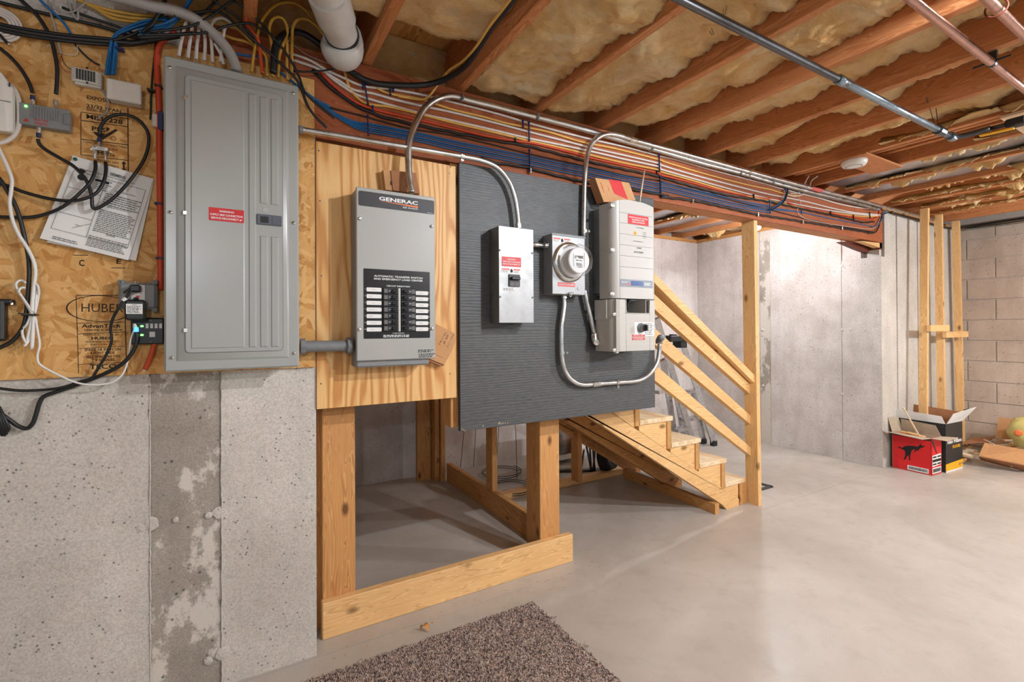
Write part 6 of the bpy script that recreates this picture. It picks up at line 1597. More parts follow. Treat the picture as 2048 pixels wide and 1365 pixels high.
part('knock_ring', MB().ring(S(*zC(1098, 100), Y9 - .0005), (0, 1, 0), .004, .0008, 14, 5), M['steel'], bxo)
pg_ = thing('black_plug', 'black plug pushed into the top of the outlet', 'plug', S(*zC(1100, 185), Y9 - .004))
p = S(*zC(1095, 155), Y9); part('body', MB().cbox(p.x - .013, p.x + .014, Y9 - .032, Y9 - .0045, p.z - .011, p.z + .011, .004), M['black'], pg_)
part('strain_relief', MB().cyl((p.x - .010, Y9 - .025, p.z - .002), (p.x - .024, Y9 - .034, p.z - .014), .005, .004, n=8), M['black'], pg_)
p1_ = S(*zC(1000, 237), 1.80); part('cord_tag', MB().cyl(p1_ + Vector((.004, 0, .004)), p1_ - Vector((.004, 0, .004)), .0052, n=8), M['label_white'], pg_)
cab('power_cable', 'black power cord from the plug falling down and away to lower left', 'rubber', .0040, zC, ((1055, 168, 1.80), (1000, 238, 1.80), (950, 310, 1.80), (905, 395, 1.81), (888, 480, 1.82), (897, 560, 1.825), (870, 650, 1.83), (820, 740, 1.835), (770, 820, 1.84), (735, 868, 1.845), (640, 900, 1.85), (500, 945, 1.855), (350, 965, 1.86), (150, 970, 1.86), (-60, 945, 1.86)), 1.83, 'cord')
x0, x1, z0, z1 = rect(zC(1002, 238), zC(1166, 405), 1.795)
pa = thing('power_adapter', 'black power adapter with a white label plugged into the outlet', 'adapter', ((x0 + x1) / 2, Y9, z0))
part('case', MB().cbox(x0, x1, 1.795, Y9 - .0045, z0, z1, .005), M['black'], pa); part('screw_tab', MB().cbox((x0 + x1) / 2 - .008, (x0 + x1) / 2 + .006, 1.815, Y9 - .0045, z1, z1 + .008, .003), M['black'], pa)
r = rect(zC(1012, 272), zC(1145, 355), 1.795); l7 = part('label', MB().box(r[0], r[1], 1.7945, 1.7952, r[2], r[3]), M['label_white'], pa)
part('fine_print', write(fine(MB(), r[0] + .003, r[1] - .003, r[2] + .002, r[3] - .006, 1.794, 6, 4), 'ARRIS', (r[0] + r[1]) / 2, r[3] - .0045, 1.794, .003), M['ink_grey'], l7)
x0, x1, z0, z1 = rect(zC(1048, 385), zC(1318, 597), 1.84)
gd = thing('network_unit', 'black device with two glowing green lights below the adapter', 'device', ((x0 + x1) / 2, YO, z0))
part('case', MB().cbox(x0, x1, 1.84, YO - .001, z0, z1, .004), M['black'], gd)
for q in ((1140, 453), (1140, 524)): p = S(*zC(*q), 1.84); part('light', MB().cbox(p.x - .0038, p.x + .0038, 1.8385, 1.8402, p.z - .0026, p.z + .0026, .001), M['led'], gd, label='glowing green light')
for i in range(4):
    a, b = zC(1170 + i * 36, 432), zC(1193 + i * 36, 470); r = rect(a, b, 1.84); part('label', MB().box(r[0], r[1], 1.8394, 1.8402, r[2], r[3]), M['label_white'], gd)
r = rect(zC(1200, 498), zC(1245, 540), 1.84); part('label', MB().box(r[0], r[1], 1.8394, 1.8402, r[2], r[3]), M['label_white'], gd)
for q in ((1212, 405), (1212, 576)): p = S(*zC(*q), 1.84); part('screw', MB().lathe([(.0024, 0), (.0001, -.0018)], p, (0, 1, 0), 8), M['steel'], gd)
pj = S(*zC(1082, 470), 1.83); part('coax_jack', MB().cyl(pj + Vector((0, 0, .014)), pj + Vector((0, 0, .002)), .005, n=8), M['steel'], gd); part('coax_sleeve', MB().cyl(pj + Vector((.003, 0, .003)), pj + Vector((.004, 0, -.011)), .0062, n=10), M['sleeve_glow'], gd)
cab('black_cable', 'thick black coax dropping from the black device and drooping left', 'rubber', .0056, zC, ((1096, 500, 1.83), (1098, 570, 1.83), (1075, 640, 1.832), (1020, 720, 1.835), (940, 785, 1.84), (820, 845, 1.848), (700, 892, 1.855), (560, 945, 1.86), (440, 985, 1.862), (350, 1020, 1.862), (315, 1075, 1.862), (290, 1160, 1.862), (262, 1235, 1.862), (215, 1275, 1.862), (150, 1258, 1.862), (80, 1210, 1.86), (0, 1150, 1.855), (-60, 1100, 1.855)), 1.85)
cab('orange_cable', 'orange cable end slanting out below the panel left side', 'orange_cable', .0072, zC, ((1335, 380, 1.855), (1318, 440, 1.852), (1285, 520, 1.85), (1240, 600, 1.85), (1215, 680, 1.852), (1190, 745, 1.856), (1163, 798, 1.86)), 1.85)
p = S(*zC(1161, 802), 1.86); single('wire_nut', MB().cyl(p, p + Vector((-.003, 0, -.006)), .003, .002, n=8), M['label_white'], 'bare white tip of the orange cable end', 'wire end')
cab('black_cable', 'thin black cable beside the red one left of the panel', 'rubber', .0026, zA, ((1250, 340), (1240, 450), (1228, 560), (1218, 680), (1212, 780), (1210, 900), (1205, 960)), 1.858)
for i, (q, lab) in enumerate(((zA(1215, 725), 'black clip on the thin black cable left of the panel'), (zA(1272, 690), 'black clip on the red cable near the white cover'), (zB(1272, 430), 'black clip on the red cable beside the pinned papers'), (zB(1282, 870), 'black clip on the red cable above the outlet box'))):
    p = S(*q, 1.850); single('cable_clip', MB().cbox(p.x - .010, p.x + .010, 1.845, YO - .001, p.z - .0028, p.z + .0028, .001).cyl((p.x - .008, 1.852, p.z), (p.x - .008, 1.842, p.z), .003, n=6), M['navy' if i > 1 else 'black'], lab, 'clip')
x0, x1, z0, z1 = rect(zA(1222, 910), zA(1265, 1018), 1.85); kb = thing('key_switch', 'small pale block with a navy side left of the panel', 'connector', (x0, YO, z0))
part('pale_half', MB().cbox(x0, x1, 1.85, YO - .001, z0, z1, .001), M['offwhite'], kb); r = rect(zA(1266, 890), zA(1308, 1045), 1.845); part('navy_half', MB().cbox(r[0], r[1], 1.845, YO - .001, r[2], r[3], .001), M['navy'], kb)
# adapter and wire hank at the left edge
x0, x1, z0, z1 = rect(zC(-40, 232), zC(52, 572), 1.83)
ed = thing('left_adapter', 'black adapter hanging at the left edge of the flake board', 'adapter', (x0, YO, z0))
part('case', MB().cbox(x0 - .03, x1 - .006, 1.83, YO - .001, z0, z1, .006), M['black'], ed); part('bracket', MB().cbox(x0, x1 + .008, 1.835, YO - .002, z1 - .014, z1, .003), M['black'], ed)
p = S(*zC(95, 272), 1.84); part('mount_screw', MB().cyl((x1, 1.85, p.z), (p.x, 1.84, p.z), .0032, n=8), M['steel'], ed)
hk = thing('cord_hank', 'hank of black cord hanging in the lower left corner', 'cord', S(*zC(30, 1330), 1.85))
for i in range(6): part('strand', MB().tube([S(*zC(-30 + i * 4, 1100), 1.85), S(*zC(-10 + i * 8, 1180), 1.845 - .003 * (i % 2)), S(*zC(2 + i * 13, 1260), 1.842), S(*zC(-12 + i * 15, 1335 - (i - 2.5) ** 2 * 6), 1.85)], .0042, 8), M['rubber'], hk, True)

# ------------------------------------------------------------------ ceiling hardware
def pipe(name, label, p0, p1, r, m, cat='pipe'):
    t_ = thing(name, label, cat, Vector(p0).lerp(Vector(p1), .5) - Vector((0, 0, r))); part('tube', MB().cyl(p0, p1, r, n=16), m, t_, True); return t_
g1 = pipe('iron_pipe', 'dark iron gas pipe crossing under the joists with a zinc far half', (-.6, .93, 2.15), (2.03, .93, 2.15), .0135, M['darksteel'])
part('zinc_half', MB().cyl((2.03, .93, 2.15), (3.12, .93, 2.15), .0145, n=16), M['bluesteel'], g1, True, 'bright zinc far half'); part('coupling', MB().cyl((2.0, .93, 2.15), (2.06, .93, 2.15), .0185, n=14), M['bluesteel'], g1, True)
part('union', MB().cyl((2.93, .93, 2.15), (2.99, .93, 2.15), .022, n=10), M['darksteel'], g1); part('union', MB().cyl((3.08, .93, 2.15), (3.125, .93, 2.15), .021, n=12), M['bluesteel'], g1)
part('hanger_wire', MB().cyl((2.90, .93, 2.16), (2.87, .95, 2.30), .0016, n=5).cyl((2.94, .93, 2.16), (2.97, .95, 2.30), .0016, n=5), M['black'], g1)
part('elbow', MB().tube([(3.10, .93, 2.15), (3.13, .92, 2.15), (3.14, .88, 2.15), (3.145, .80, 2.152)], .014, 10), M['darksteel'], g1, True); part('branch', MB().cyl((3.145, .80, 2.152), (3.2, .35, 2.160), .010, n=10), M['darksteel'], g1, True)
part('valve', MB().cbox(3.135, 3.19, .68, .75, 2.135, 2.172, .006), M['black'], g1); part('valve_lever', MB().obox((3.15, .78, 2.128), (.004, .06, .004), (.012, 0, 0), (0, 0, .003)), M['yellow_card'], g1, label='yellow valve lever'); part('valve_lever', MB().obox((3.26, .62, 2.145), (.004, .05, .004), (.012, 0, 0), (0, 0, .003)), M['yellow_card'], g1, label='yellow valve lever')
g2 = pipe('copper_pipe', 'copper water pipe hung under the joists with a plastic clip', (.9, .627, 2.2), (5.6, .627, 2.2), .0135, M['copper'])
part('clip', MB().cyl((2.478, .627, 2.2), (2.494, .627, 2.2), .0155, n=14).cyl((2.486, .575, 2.205), (2.486, .68, 2.205), .004, n=6).cbox(2.48, 2.492, .61, .645, 2.205, 2.243, .002), M['black'], g2)
g3 = pipe('copper_pipe', 'second copper pipe at the top right corner near a wire loop', (1.2, .51, 2.2), (5.6, .51, 2.2), .0135, M['copper'])
part('wire_hanger', MB().ring((2.07, .51, 2.2), (1, .15, 0), .026, .0028, 20, 6), M['darkwood'], g3, True)
# waste pipe
zW = lambda x, y: (x / 10.5 + 600, y / 10.5)
Yw1 = 1.80
a = S(*zW(880, 620), 1.70); 
wp = thing('waste_pipe', 'white plastic waste pipe elbow with a black band by the beam', 'pipe', S(*zW(960, 1180), 1.78))
c0 = S(*zW(930, 880), 1.78)
ax_ = (G(*zW(560, -200), c0.z + .004) - c0).normalized()
part('hub', MB().lathe([(.062, -.012), (.066, -.010), (.066, .030), (.058, .032)], c0, ax_, 32), M['pvc_white'], wp, 'auto')
e_c = c0 + Vector((-.004, .012, -.020))
part('elbow', MB().lathe([(.0001, -.074), (.030, -.068), (.052, -.052), (.066, -.032), (.074, -.006), (.074, .014), (.066, .030), (.058, .034)], e_c, (ax_ + Vector((0, 0, .55))).normalized(), 32), M['pvc_white'], wp, 'auto')
part('band', MB().lathe([(.0565, .033), (.0585, .034), (.0585, .050), (.0565, .051)], c0, ax_, 32), M['black'], wp)
part('tube', MB().lathe([(.0555, .03), (.0555, .13)], c0, ax_, 32), M['pvc_white'], wp, 'auto'); part('collar', MB().lathe([(.0560, .125), (.0635, .127), (.0635, .25), (.058, .252)], c0, ax_, 32), M['pvc_white'], wp, 'auto')
part('upper_tube', MB().lathe([(.0555, .24), (.0555, .52)], c0, ax_, 28), M['pvc_white'], wp, 'auto')
# smoke alarm on its board
pS = G(1708, 327, JB - .028)
sb = thing('smoke_alarm', 'round white smoke alarm on a board between the joists', 'smoke alarm', (pS.x, pS.y, JB - .05))
part('backing_board', MB().cbox(JX(5) - .03, JX(6) + .05, pS.y - .10, pS.y + .07, JB - .012, JB - .0005, .002), M['joist_x'], sb)
part('body', MB().lathe([(.068, -.012), (.070, -.022), (.066, -.036), (.058, -.046), (.030, -.050), (.0001, -.051)], (pS.x, pS.y, JB), (0, 0, 1), 32), M['white_plastic'], sb, True)
part('grille', MB().ring((pS.x, pS.y, JB - .047), (0, 0, 1), .042, .0025, 28, 6), M['black'], sb)
wb_ = thing('ceiling_plate', 'pale rectangular plate on the joists at the right edge', 'plate', G(2060, 245, JB))
part('plate', MB().cbox(3.28, 4.2, .52, .80, JB - .018, JB - .0005, .003), M['pale_wood'], wb_)
for i, x in enumerate((3.42, 3.56)):
    struct('furring_strip', MB().cbox(x, x + .03, .4, 1.88, JB + .03 + .02 * i, JB + .06 + .02 * i, .002), M['joist_y'], parent=ce)
# pipes along the wall top at right
e6 = pipe('steel_conduit', 'steel conduit along the top of the block wall at right', (6.32, -1.5, 2.17), (6.32, 1.80, 2.17), .014, M['emt'], 'conduit')
single('black_cable', MB().tube([(4.9, 1.872, 2.185), (5.3, 1.868, 2.18), (5.8, 1.868, 2.175), (6.2, 1.86, 2.18), (6.30, 1.80, 2.19), (6.335, 1.5, 2.20), (6.335, .5, 2.205)], .009, 8), M['rubber'], 'black cable along the wall top in the far right corner', 'cable', smooth=True)
# ------------------------------------------------------------------ loose studs in the far corner
def stud(lab, tx, ty, bx, by, zt, zb0, w=.038, d=.056):
    mb = MB(); V = []
    for z, x, y in ((zb0, bx, by), (zt, tx, ty)):
        for sx, sy in ((-1, -1), (1, -1), (1, 1), (-1, 1)): V.append((x + sx * w / 2, y + sy * d / 2, z))
    return single('stud', mb.hull(V), M['lumber_z'], lab, 'timber', 'studs in the far corner')
def stud_px(lab, top, bot, Y, zt=JB - .004, zb0=0.0, w=.038):
    a, b = S(*top, Y), S(*bot, Y); k = (b.x - a.x) / (b.z - a.z)
    return stud(lab, a.x + k * (zt - a.z), Y, a.x + k * (zb0 - a.z), Y, zt, zb0, w)
stud_px('foremost upright stud standing in the red and black cartons', (1849, 500), (1847, 800), 1.765)
stud_px('middle upright stud with a short block nailed on', (1878, 500), (1883, 800), 1.80)
stud_px('upright stud nearest the block wall with dark knots', (1913, 500), (1920, 800), 1.825)
p, q = S(1857, 657, 1.72), S(1894, 657, 1.72)
single('wood_block', MB().cbox(p.x, q.x, 1.70, 1.736, p.z - .028, p.z + .028, .003), M['lumber_x'], 'short block between the foremost and middle studs', 'timber')
p, q = S(1889, 670, 1.75), S(1932, 670, 1.75)
single('wood_block', MB().cbox(p.x, q.x, 1.732, 1.768, p.z - .028, p.z + .028, .003), M['lumber_x'], 'short block between the middle stud and the knotty stud', 'timber')

# ------------------------------------------------------------------ cartons in the corner
def frame(a, b):      # unit vectors of a box side on the floor
    d = (b - a); d.z = 0; u = d.normalized(); return u, Vector((-u.y, u.x, 0))
zV = lambda x, y: (x / 6.205 + 1760, y / 6.205 + 740)
A_, B_, C_ = G(1784.5, 935), G(1863.5, 952.5), G(1891.5, 947.5)
u1, n1 = frame(A_, B_); Wd = (B_ - A_).length
dpt = .165; u2, n2 = frame(B_, C_)
u2 = u1.cross(Vector((0, 0, 1))); u2 = u2 if u2.x > 0 else -u2
hgt = .300
rb = thing('red_carton', 'open red drinks carton with a kangaroo print in the corner', 'carton', A_.lerp(B_, .5))
def quad(o, name, a, b, c, d, t, m, lab=None):
    a, b, c, d = map(Vector, (a, b, c, d)); n = (b - a).cross(d - a).normalized() * t
    mb = MB(); mb.v = [a, b, c, d, a + n, b + n, c + n, d + n]; mb.f = [(0, 1, 2, 3), (7, 6, 5, 4), (0, 4, 5, 1), (1, 5, 6, 2), (2, 6, 7, 3), (3, 7, 4, 0)]
    return part(name, mb, m, o, label=lab)
up = Vector((0, 0, hgt)); D_ = u2 * dpt
fr_ = quad(rb, 'front_panel', A_, B_, B_ + up, A_ + up, -.004, M['redbox'], 'red printed front')
sd_ = quad(rb, 'side_panel', B_, B_ + D_, B_ + D_ + up, B_ + up, -.004, M['redbox'], 'red printed side')
quad(rb, 'back_panel', A_ + D_, B_ + D_, B_ + D_ + up, A_ + D_ + up, .004, M['card_grey']); quad(rb, 'end_panel', A_, A_ + D_, A_ + D_ + up, A_ + up, .004, M['card_grey']); quad(rb, 'bottom', A_ + Vector((0, 0, .004)), B_ + Vector((0, 0, .004)), B_ + D_ + Vector((0, 0, .004)), A_ + D_ + Vector((0, 0, .004)), .004, M['card_grey'])
quad(rb, 'front_flap', A_ + up, B_ + up, B_ + up - u2 * .10 + Vector((0, 0, .0)) - u1 * .02, A_ + up - u2 * .11 + u1 * -.02 + Vector((0, 0, .02)), .003, M['card_grey'])
quad(rb, 'back_flap', A_ + D_ + up, B_ + D_ + up, B_ + D_ + up + Vector((0, 0, .085)) - u2 * .02 - u1 * .03, A_ + D_ + up + Vector((0, 0, .10)) - u2 * .02, .003, M['card_grey'])
quad(rb, 'end_flap', A_ + up, A_ + D_ + up, A_ + D_ + up + Vector((0, 0, .11)) - u1 * .03, A_ + up + Vector((0, 0, .12)) - u1 * .03, .003, M['card_grey'])
quad(rb, 'side_flap', B_ + up, B_ + D_ + up, B_ + D_ + up + u1 * .11 + Vector((0, 0, .012)), B_ + up + u1 * .10 + Vector((0, 0, .0)), .003, M['card_grey'])
def panel_pt(o, u, n, s, z, k=.0012): return o + u * s + Vector((0, 0, z)) + n * k
nf = -u2
def poly_on(o, name, org, u, n, pts, m, lab=None, k=.001):
    mb = MB(); V = [panel_pt(org, u, n, s, z, k) for s, z in pts]; mb.add(V, [tuple(range(len(V)))]); return part(name, mb, m, o, label=lab)
W_, H_ = Wd, hgt
kang = [(.13, .60), (.22, .62), (.27, .60), (.33, .66), (.40, .69), (.52, .71), (.60, .72), (.66, .71), (.71, .76), (.74, .82), (.76, .76), (.82, .77), (.84, .74), (.77, .71), (.70, .66), (.68, .60), (.64, .62), (.60, .55), (.575, .545), (.60, .63), (.55, .62), (.50, .54), (.47, .40), (.48, .30), (.45, .29), (.44, .38), (.42, .44), (.38, .36), (.36, .30), (.30, .29), (.34, .38), (.35, .48), (.33, .55), (.25, .57)]
poly_on(fr_, 'kangaroo_print', A_, u1, nf, [(s * W_, z * H_) for s, z in kang], M['ink'], 'black leaping kangaroo print')
def labelbox(o, org, u, n, s0, s1, z0, z1, bars, seed):
    l_ = poly_on(o, 'barcode_label', org, u, n, [(s0, z0), (s1, z0), (s1, z1), (s0, z1)], M['label_white'], None, .0012)
    mb = MB(); rr = random.Random(seed); s = s0 + (s1 - s0) * .06
    while s < s1 - (s1 - s0) * .06:
        w = rr.uniform(.001, .0035)
        mb.add([panel_pt(org, u, n, a_, b_, .002) for a_, b_ in ((s, z0 + (z1 - z0) * .2), (s + w, z0 + (z1 - z0) * .2), (s + w, z1 - (z1 - z0) * .2), (s, z1 - (z1 - z0) * .2))], [(0, 1, 2, 3)]); s += w + rr.uniform(.0012, .003)
    part('barcode', mb, M['ink'], l_)
labelbox(fr_, A_, u1, nf, W_ * .40, W_ * .93, H_ * .035, H_ * .16, 1, 1)
ns = u1
labelbox(sd_, B_, u2, ns, dpt * .06, dpt * .93, H_ * .04, H_ * .20, 1, 2)
l8 = poly_on(sd_, 'shipping_label', B_, u2, ns, [(dpt * .06, H_ * .23), (dpt * .93, H_ * .25), (dpt * .93, H_ * .55), (dpt * .06, H_ * .53)], M['label_white'], None, .0012)
mb = MB()
for z0, z1, k in ((.35, .42, 1), (.46, .50, 0), (.27, .31, 0)):
    for s in ([.08, .93] if k else [.1, .55]):
        if k and s > .5: continue
        mb.add([panel_pt(B_, u2, ns, a_ * dpt, b_ * H_, .002) for a_, b_ in ((s, z0), (.92 if k else s + .36, z0), (.92 if k else s + .36, z1), (s, z1))], [(0, 1, 2, 3)])
part('print', mb, M['ink'], l8)
poly_on(sd_, 'black_stripe', B_, u2, ns, [(dpt * .02, H_ * .92), (dpt * .12, H_ * .95), (dpt * .55, H_ * .58), (dpt * .45, H_ * .56)], M['black_card'], None, .0009)
poly_on(fr_, 'black_stripe', A_, u1, nf, [(0, H_ * .94), (W_, H_ * .92), (W_, H_ * .99), (0, H_ * .99)], M['black_card'], None, .0009)
for i, (s, w) in enumerate(((.3, .09), (.52, .12))):
    p = A_ + u1 * (W_ * s) + D_ * .4 + Vector((0, 0, hgt - .01)); single('wood_offcut', MB().obox(p, u1 * w / 2 + Vector((0, 0, -.008)), u2 * .02, Vector((0, 0, .013))), M['lumber_x'], ('shorter' if i == 0 else 'longer') + ' wood offcut lying in the red carton', 'offcut')
# black carton behind
E0 = B_ + D_ + u2 * .02 - u1 * (Wd + .02); E1 = G(1893, 927); E1 = B_ + D_ * 1.0 + u2 * .03 + u1 * .015
bd = .30
F0 = E1 - u1 * .36
bc = thing('black_carton', 'open black and yellow carton standing behind the red one', 'carton', F0.lerp(E1, .5))
hb = .40; ub_ = Vector((0, 0, hb)); Db = u2 * bd
quad(bc, 'front_panel', F0, E1, E1 + ub_, F0 + ub_, -.004, M['black_card'])
sb_ = quad(bc, 'side_panel', E1, E1 + Db, E1 + Db + ub_, E1 + ub_, -.004, M['black_card'], 'black printed side with yellow foot')
quad(bc, 'back_panel', F0 + Db, E1 + Db, E1 + Db + ub_, F0 + Db + ub_, .004, M['cardboard_dark']); quad(bc, 'end_panel', F0, F0 + Db, F0 + Db + ub_, F0 + ub_, .004, M['cardboard_dark'])
quad(bc, 'back_flap', F0 + Db + ub_, E1 + Db + ub_, E1 + Db + ub_ + Vector((0, 0, .07)) + u2 * .02, F0 + Db + ub_ + Vector((0, 0, .09)) + u2 * .02, .003, M['cardboard_dark'])
quad(bc, 'front_flap', F0 + ub_, E1 + ub_, E1 + ub_ + Vector((0, 0, .06)) - u1 * .02 - u2 * .01, F0 + ub_ + Vector((0, 0, .075)) - u2 * .01, .003, M['label_white'])
sf = quad(bc, 'side_flap', E1 + ub_ + u2 * .02, E1 + Db + ub_, E1 + Db + ub_ + u1 * .09 + Vector((0, 0, .13)), E1 + ub_ + u1 * .05 + Vector((0, 0, .09)), .003, M['label_white'], 'white flap with black writing')
poly_on(sb_, 'yellow_foot', E1, u2, u1, [(0, 0), (bd, 0), (bd, hb * .20), (0, hb * .17)], M['yellow_card'], None, .001); poly_on(sb_, 'white_line', E1, u2, u1, [(0, 0), (bd, 0), (bd, hb * .03), (0, hb * .03)], M['label_white'], None, .0016)
mb = MB(); vs, fs = glyphs('ADAMS', .03)
def text_on(s, org, u, n, s0, z0, h, w, m, o):
    vs, fs = glyphs(s, .03); x0 = min(v.x for v in vs); x1 = max(v.x for v in vs); k = w / (x1 - x0); hh = h / .7
    part('lettering', MB().add([org + u * (s0 + (v.x - x0) * k) + Vector((0, 0, z0 + v.y * hh)) + n * .0016 for v in vs], fs), m, o)
text_on('Adam Williams', E1, u2, u1, bd * .08, hb * .58, .03, bd * .85, M['label_white'], sb_); text_on('FLOORS', E1, u2, u1, bd * .4, hb * .47, .024, bd * .45, M['yellow_card'], sb_)
mb = MB()
for k in range(4):
    p = E1 + ub_ + u2 * (.10 + .02 * (k % 2)) + u1 * (.030 + .012 * k) + Vector((0, 0, .055 + .018 * k))
    mb.add([p - u2 * 0 + Vector((.0, -.002, 0)), p + u2 * .10, p + u2 * .10 + u1 * .008 + Vector((0, 0, .012)), p + u1 * .008 + Vector((0, 0, .012))], [(0, 1, 2, 3)])
part('handwriting', mb, M['ink'], sf)
for i, (q, e) in enumerate((((1819, 838), (1806, 815)),)):
    a, b = S(*q, 1.72), S(*e, 1.75); single('wood_lath', MB().cyl(a - (b - a) * 1.5, b, .006, n=4), M['pale_wood'], 'thin pale lath sticking out of the black carton', 'lath')
# flattened cardboard and kindling
def slab(name, label, pts, t, m, cat, z=None):
    P = [Vector(p) for p in pts]; n = (P[1] - P[0]).cross(P[2] - P[0]).normalized() * t
    if n.z < 0: n = -n
    k = len(P); mb = MB(); mb.v = P + [p + n for p in P]; mb.f = [tuple(range(k)), tuple(range(2 * k - 1, k - 1, -1))] + [(i, (i + 1) % k, (i + 1) % k + k, i + k) for i in range(k)]
    return single(name, mb, m, label, cat)
zX = lambda x, y: (x / 8.53 + 1880, y / 8.53 + 800)
X_ = lambda x, y, Z: G(*zX(x, y), Z)
tr = thing('cardboard_tray', 'large opened cardboard tray with a green mark at right edge', 'cardboard', X_(1200, 1150, 0))
a = X_(660, 960, .10); b = X_(1500, 1130, .07); c_ = X_(1500, 870, .16); d_ = X_(760, 740, .17)
quad(tr, 'front_flap', a, b, c_, d_, .005, M['cardboard'])
a2 = X_(690, 1020, .035); b2 = X_(1500, 1230, .0); quad(tr, 'front_side', a2, b2, b, a, .004, M['cardboard_dark'])
g_ = [a2.lerp(b2, .56).lerp(a.lerp(b, .56), k_) for k_ in (.08, .92)] + [a2.lerp(b2, .80).lerp(a.lerp(b, .80), k_) for k_ in (.92, .08)]
gm = part('green_mark', MB().add([p + Vector((-.004, -.006, .0)) for p in g_], [(0, 1, 2, 3)]), M['green'], tr, label='green printed patch with recycling ring')
p = a2.lerp(b2, .66).lerp(a.lerp(b, .66), .5) + Vector((-.006, -.009, 0)); part('ring_mark', MB().ring(p, (.6, .8, 0), .012, .0015, 16, 5), M['label_white'], gm)
e0, e1 = SX(*zX(950, 660), 6.15), SX(*zX(1500, 700), 6.15); e2, e3 = SX(*zX(1500, 350), 6.2), SX(*zX(1000, 300), 6.2)
quad(tr, 'back_flap', e0, e1, e2, e3, .005, M['cardboard'])
slab('cardboard_sheet', 'brown cardboard sheet lying between the cartons and tray', (X_(330, 760, .10), X_(745, 735, .12), X_(940, 640, .13), X_(560, 660, .10)), .005, M['cardboard_dark'], 'cardboard')
slab('cardboard_sheet', 'grey cardboard sheet on the floor in front of the kindling', (X_(310, 900, .06), X_(420, 960, .05), X_(640, 870, .06), X_(480, 840, .07)), .004, M['card_grey'], 'cardboard')
slab('wood_plank', 'short pale plank lying on the kindling pile', (X_(290, 940, .06), X_(560, 1015, .05), X_(590, 985, .055), X_(300, 905, .065)), .018, M['pale_wood'], 'plank')
KL = ('dark', 'brown', 'tan', 'pale'); rk2 = random.Random(11)
for i in range(16):
    x = rk2.uniform(290, 640); y = rk2.uniform(640, 1050); z = rk2.uniform(.01, .05)
    p = X_(x, y, z); a = rk2.uniform(-.9, .3); ln = rk2.uniform(.06, .13)
    o = single('kindling_stick', MB().obox(p, Vector((math.cos(a) * ln, math.sin(a) * ln, rk2.uniform(-.004, .012))), Vector((-math.sin(a), math.cos(a), 0)) * rk2.uniform(.006, .014), Vector((0, 0, .006))), M[('cardboard_dark', 'oldwood_x', 'lumber_x', 'pale_wood')[i % 4]], 'stick in the kindling pile between black carton and cardboard tray', 'stick', 'kindling sticks on the floor')
for i in range(10):
    p = X_(rk2.uniform(930, 1430), rk2.uniform(690, 800), .11); a = rk2.uniform(-.9, .1); ln = rk2.uniform(.05, .11)
    single('kindling_stick', MB().obox(p, Vector((math.cos(a) * ln, math.sin(a) * ln, rk2.uniform(-.01, .02))), Vector((-math.sin(a), math.cos(a), 0)) * .006, Vector((0, 0, .005))), M[('cardboard', 'lumber_x', 'pale_wood')[i % 3]], 'stick lying inside the opened cardboard tray', 'stick', 'kindling sticks in the tray')
a, b = X_(750, 680, .16), X_(930, 770, .17); single('wood_lath', MB().cyl(a, b, .006, n=4), M['pale_wood'], 'pale splinter across the left end of cardboard tray', 'lath')
# plastic bag
pb_ = SX(2066, 872, 5.98)
bg = MB(); n, m_ = 22, 14
for j in range(m_ + 1):
    for i in range(n):
        t_ = 2 * math.pi * i / n; s = math.pi * j / m_
        rr = 1 + .18 * fb(math.cos(t_) * 2, math.sin(t_) * 2, s * 2, 1.3, 4)
        bg.v.append(Vector((pb_.x + .13 * rr * math.sin(s) * math.cos(t_), pb_.y + .16 * rr * math.sin(s) * math.sin(t_), pb_.z + .02 - .14 * math.cos(s) * rr)))
for j in range(m_):
    for i in range(n): bg.f.append((j * n + i, j * n + (i + 1) % n, (j + 1) * n + (i + 1) % n, (j + 1) * n + i))
bgo = thing('plastic_bag', 'crumpled yellow plastic bag with orange print in the cardboard tray', 'bag', (pb_.x, pb_.y, pb_.z - .12))
part('film', bg, M['bag'], bgo, True)
p = pb_ + Vector((-.128, .06, .03)); part('print', MB().lathe([(.028, -.01), (.020, -.016), (.0001, -.018)], p, (1, .35, .1), 14), M['orange_ink'], bgo, label='orange round print')
p = X_(140, 1130, .02); single('wood_curl', MB().ring(p, (.2, -.9, .3), .014, .005, 16, 6), M['pale_wood'], 'small pale wood curl beside the red carton', 'shaving', smooth=True)

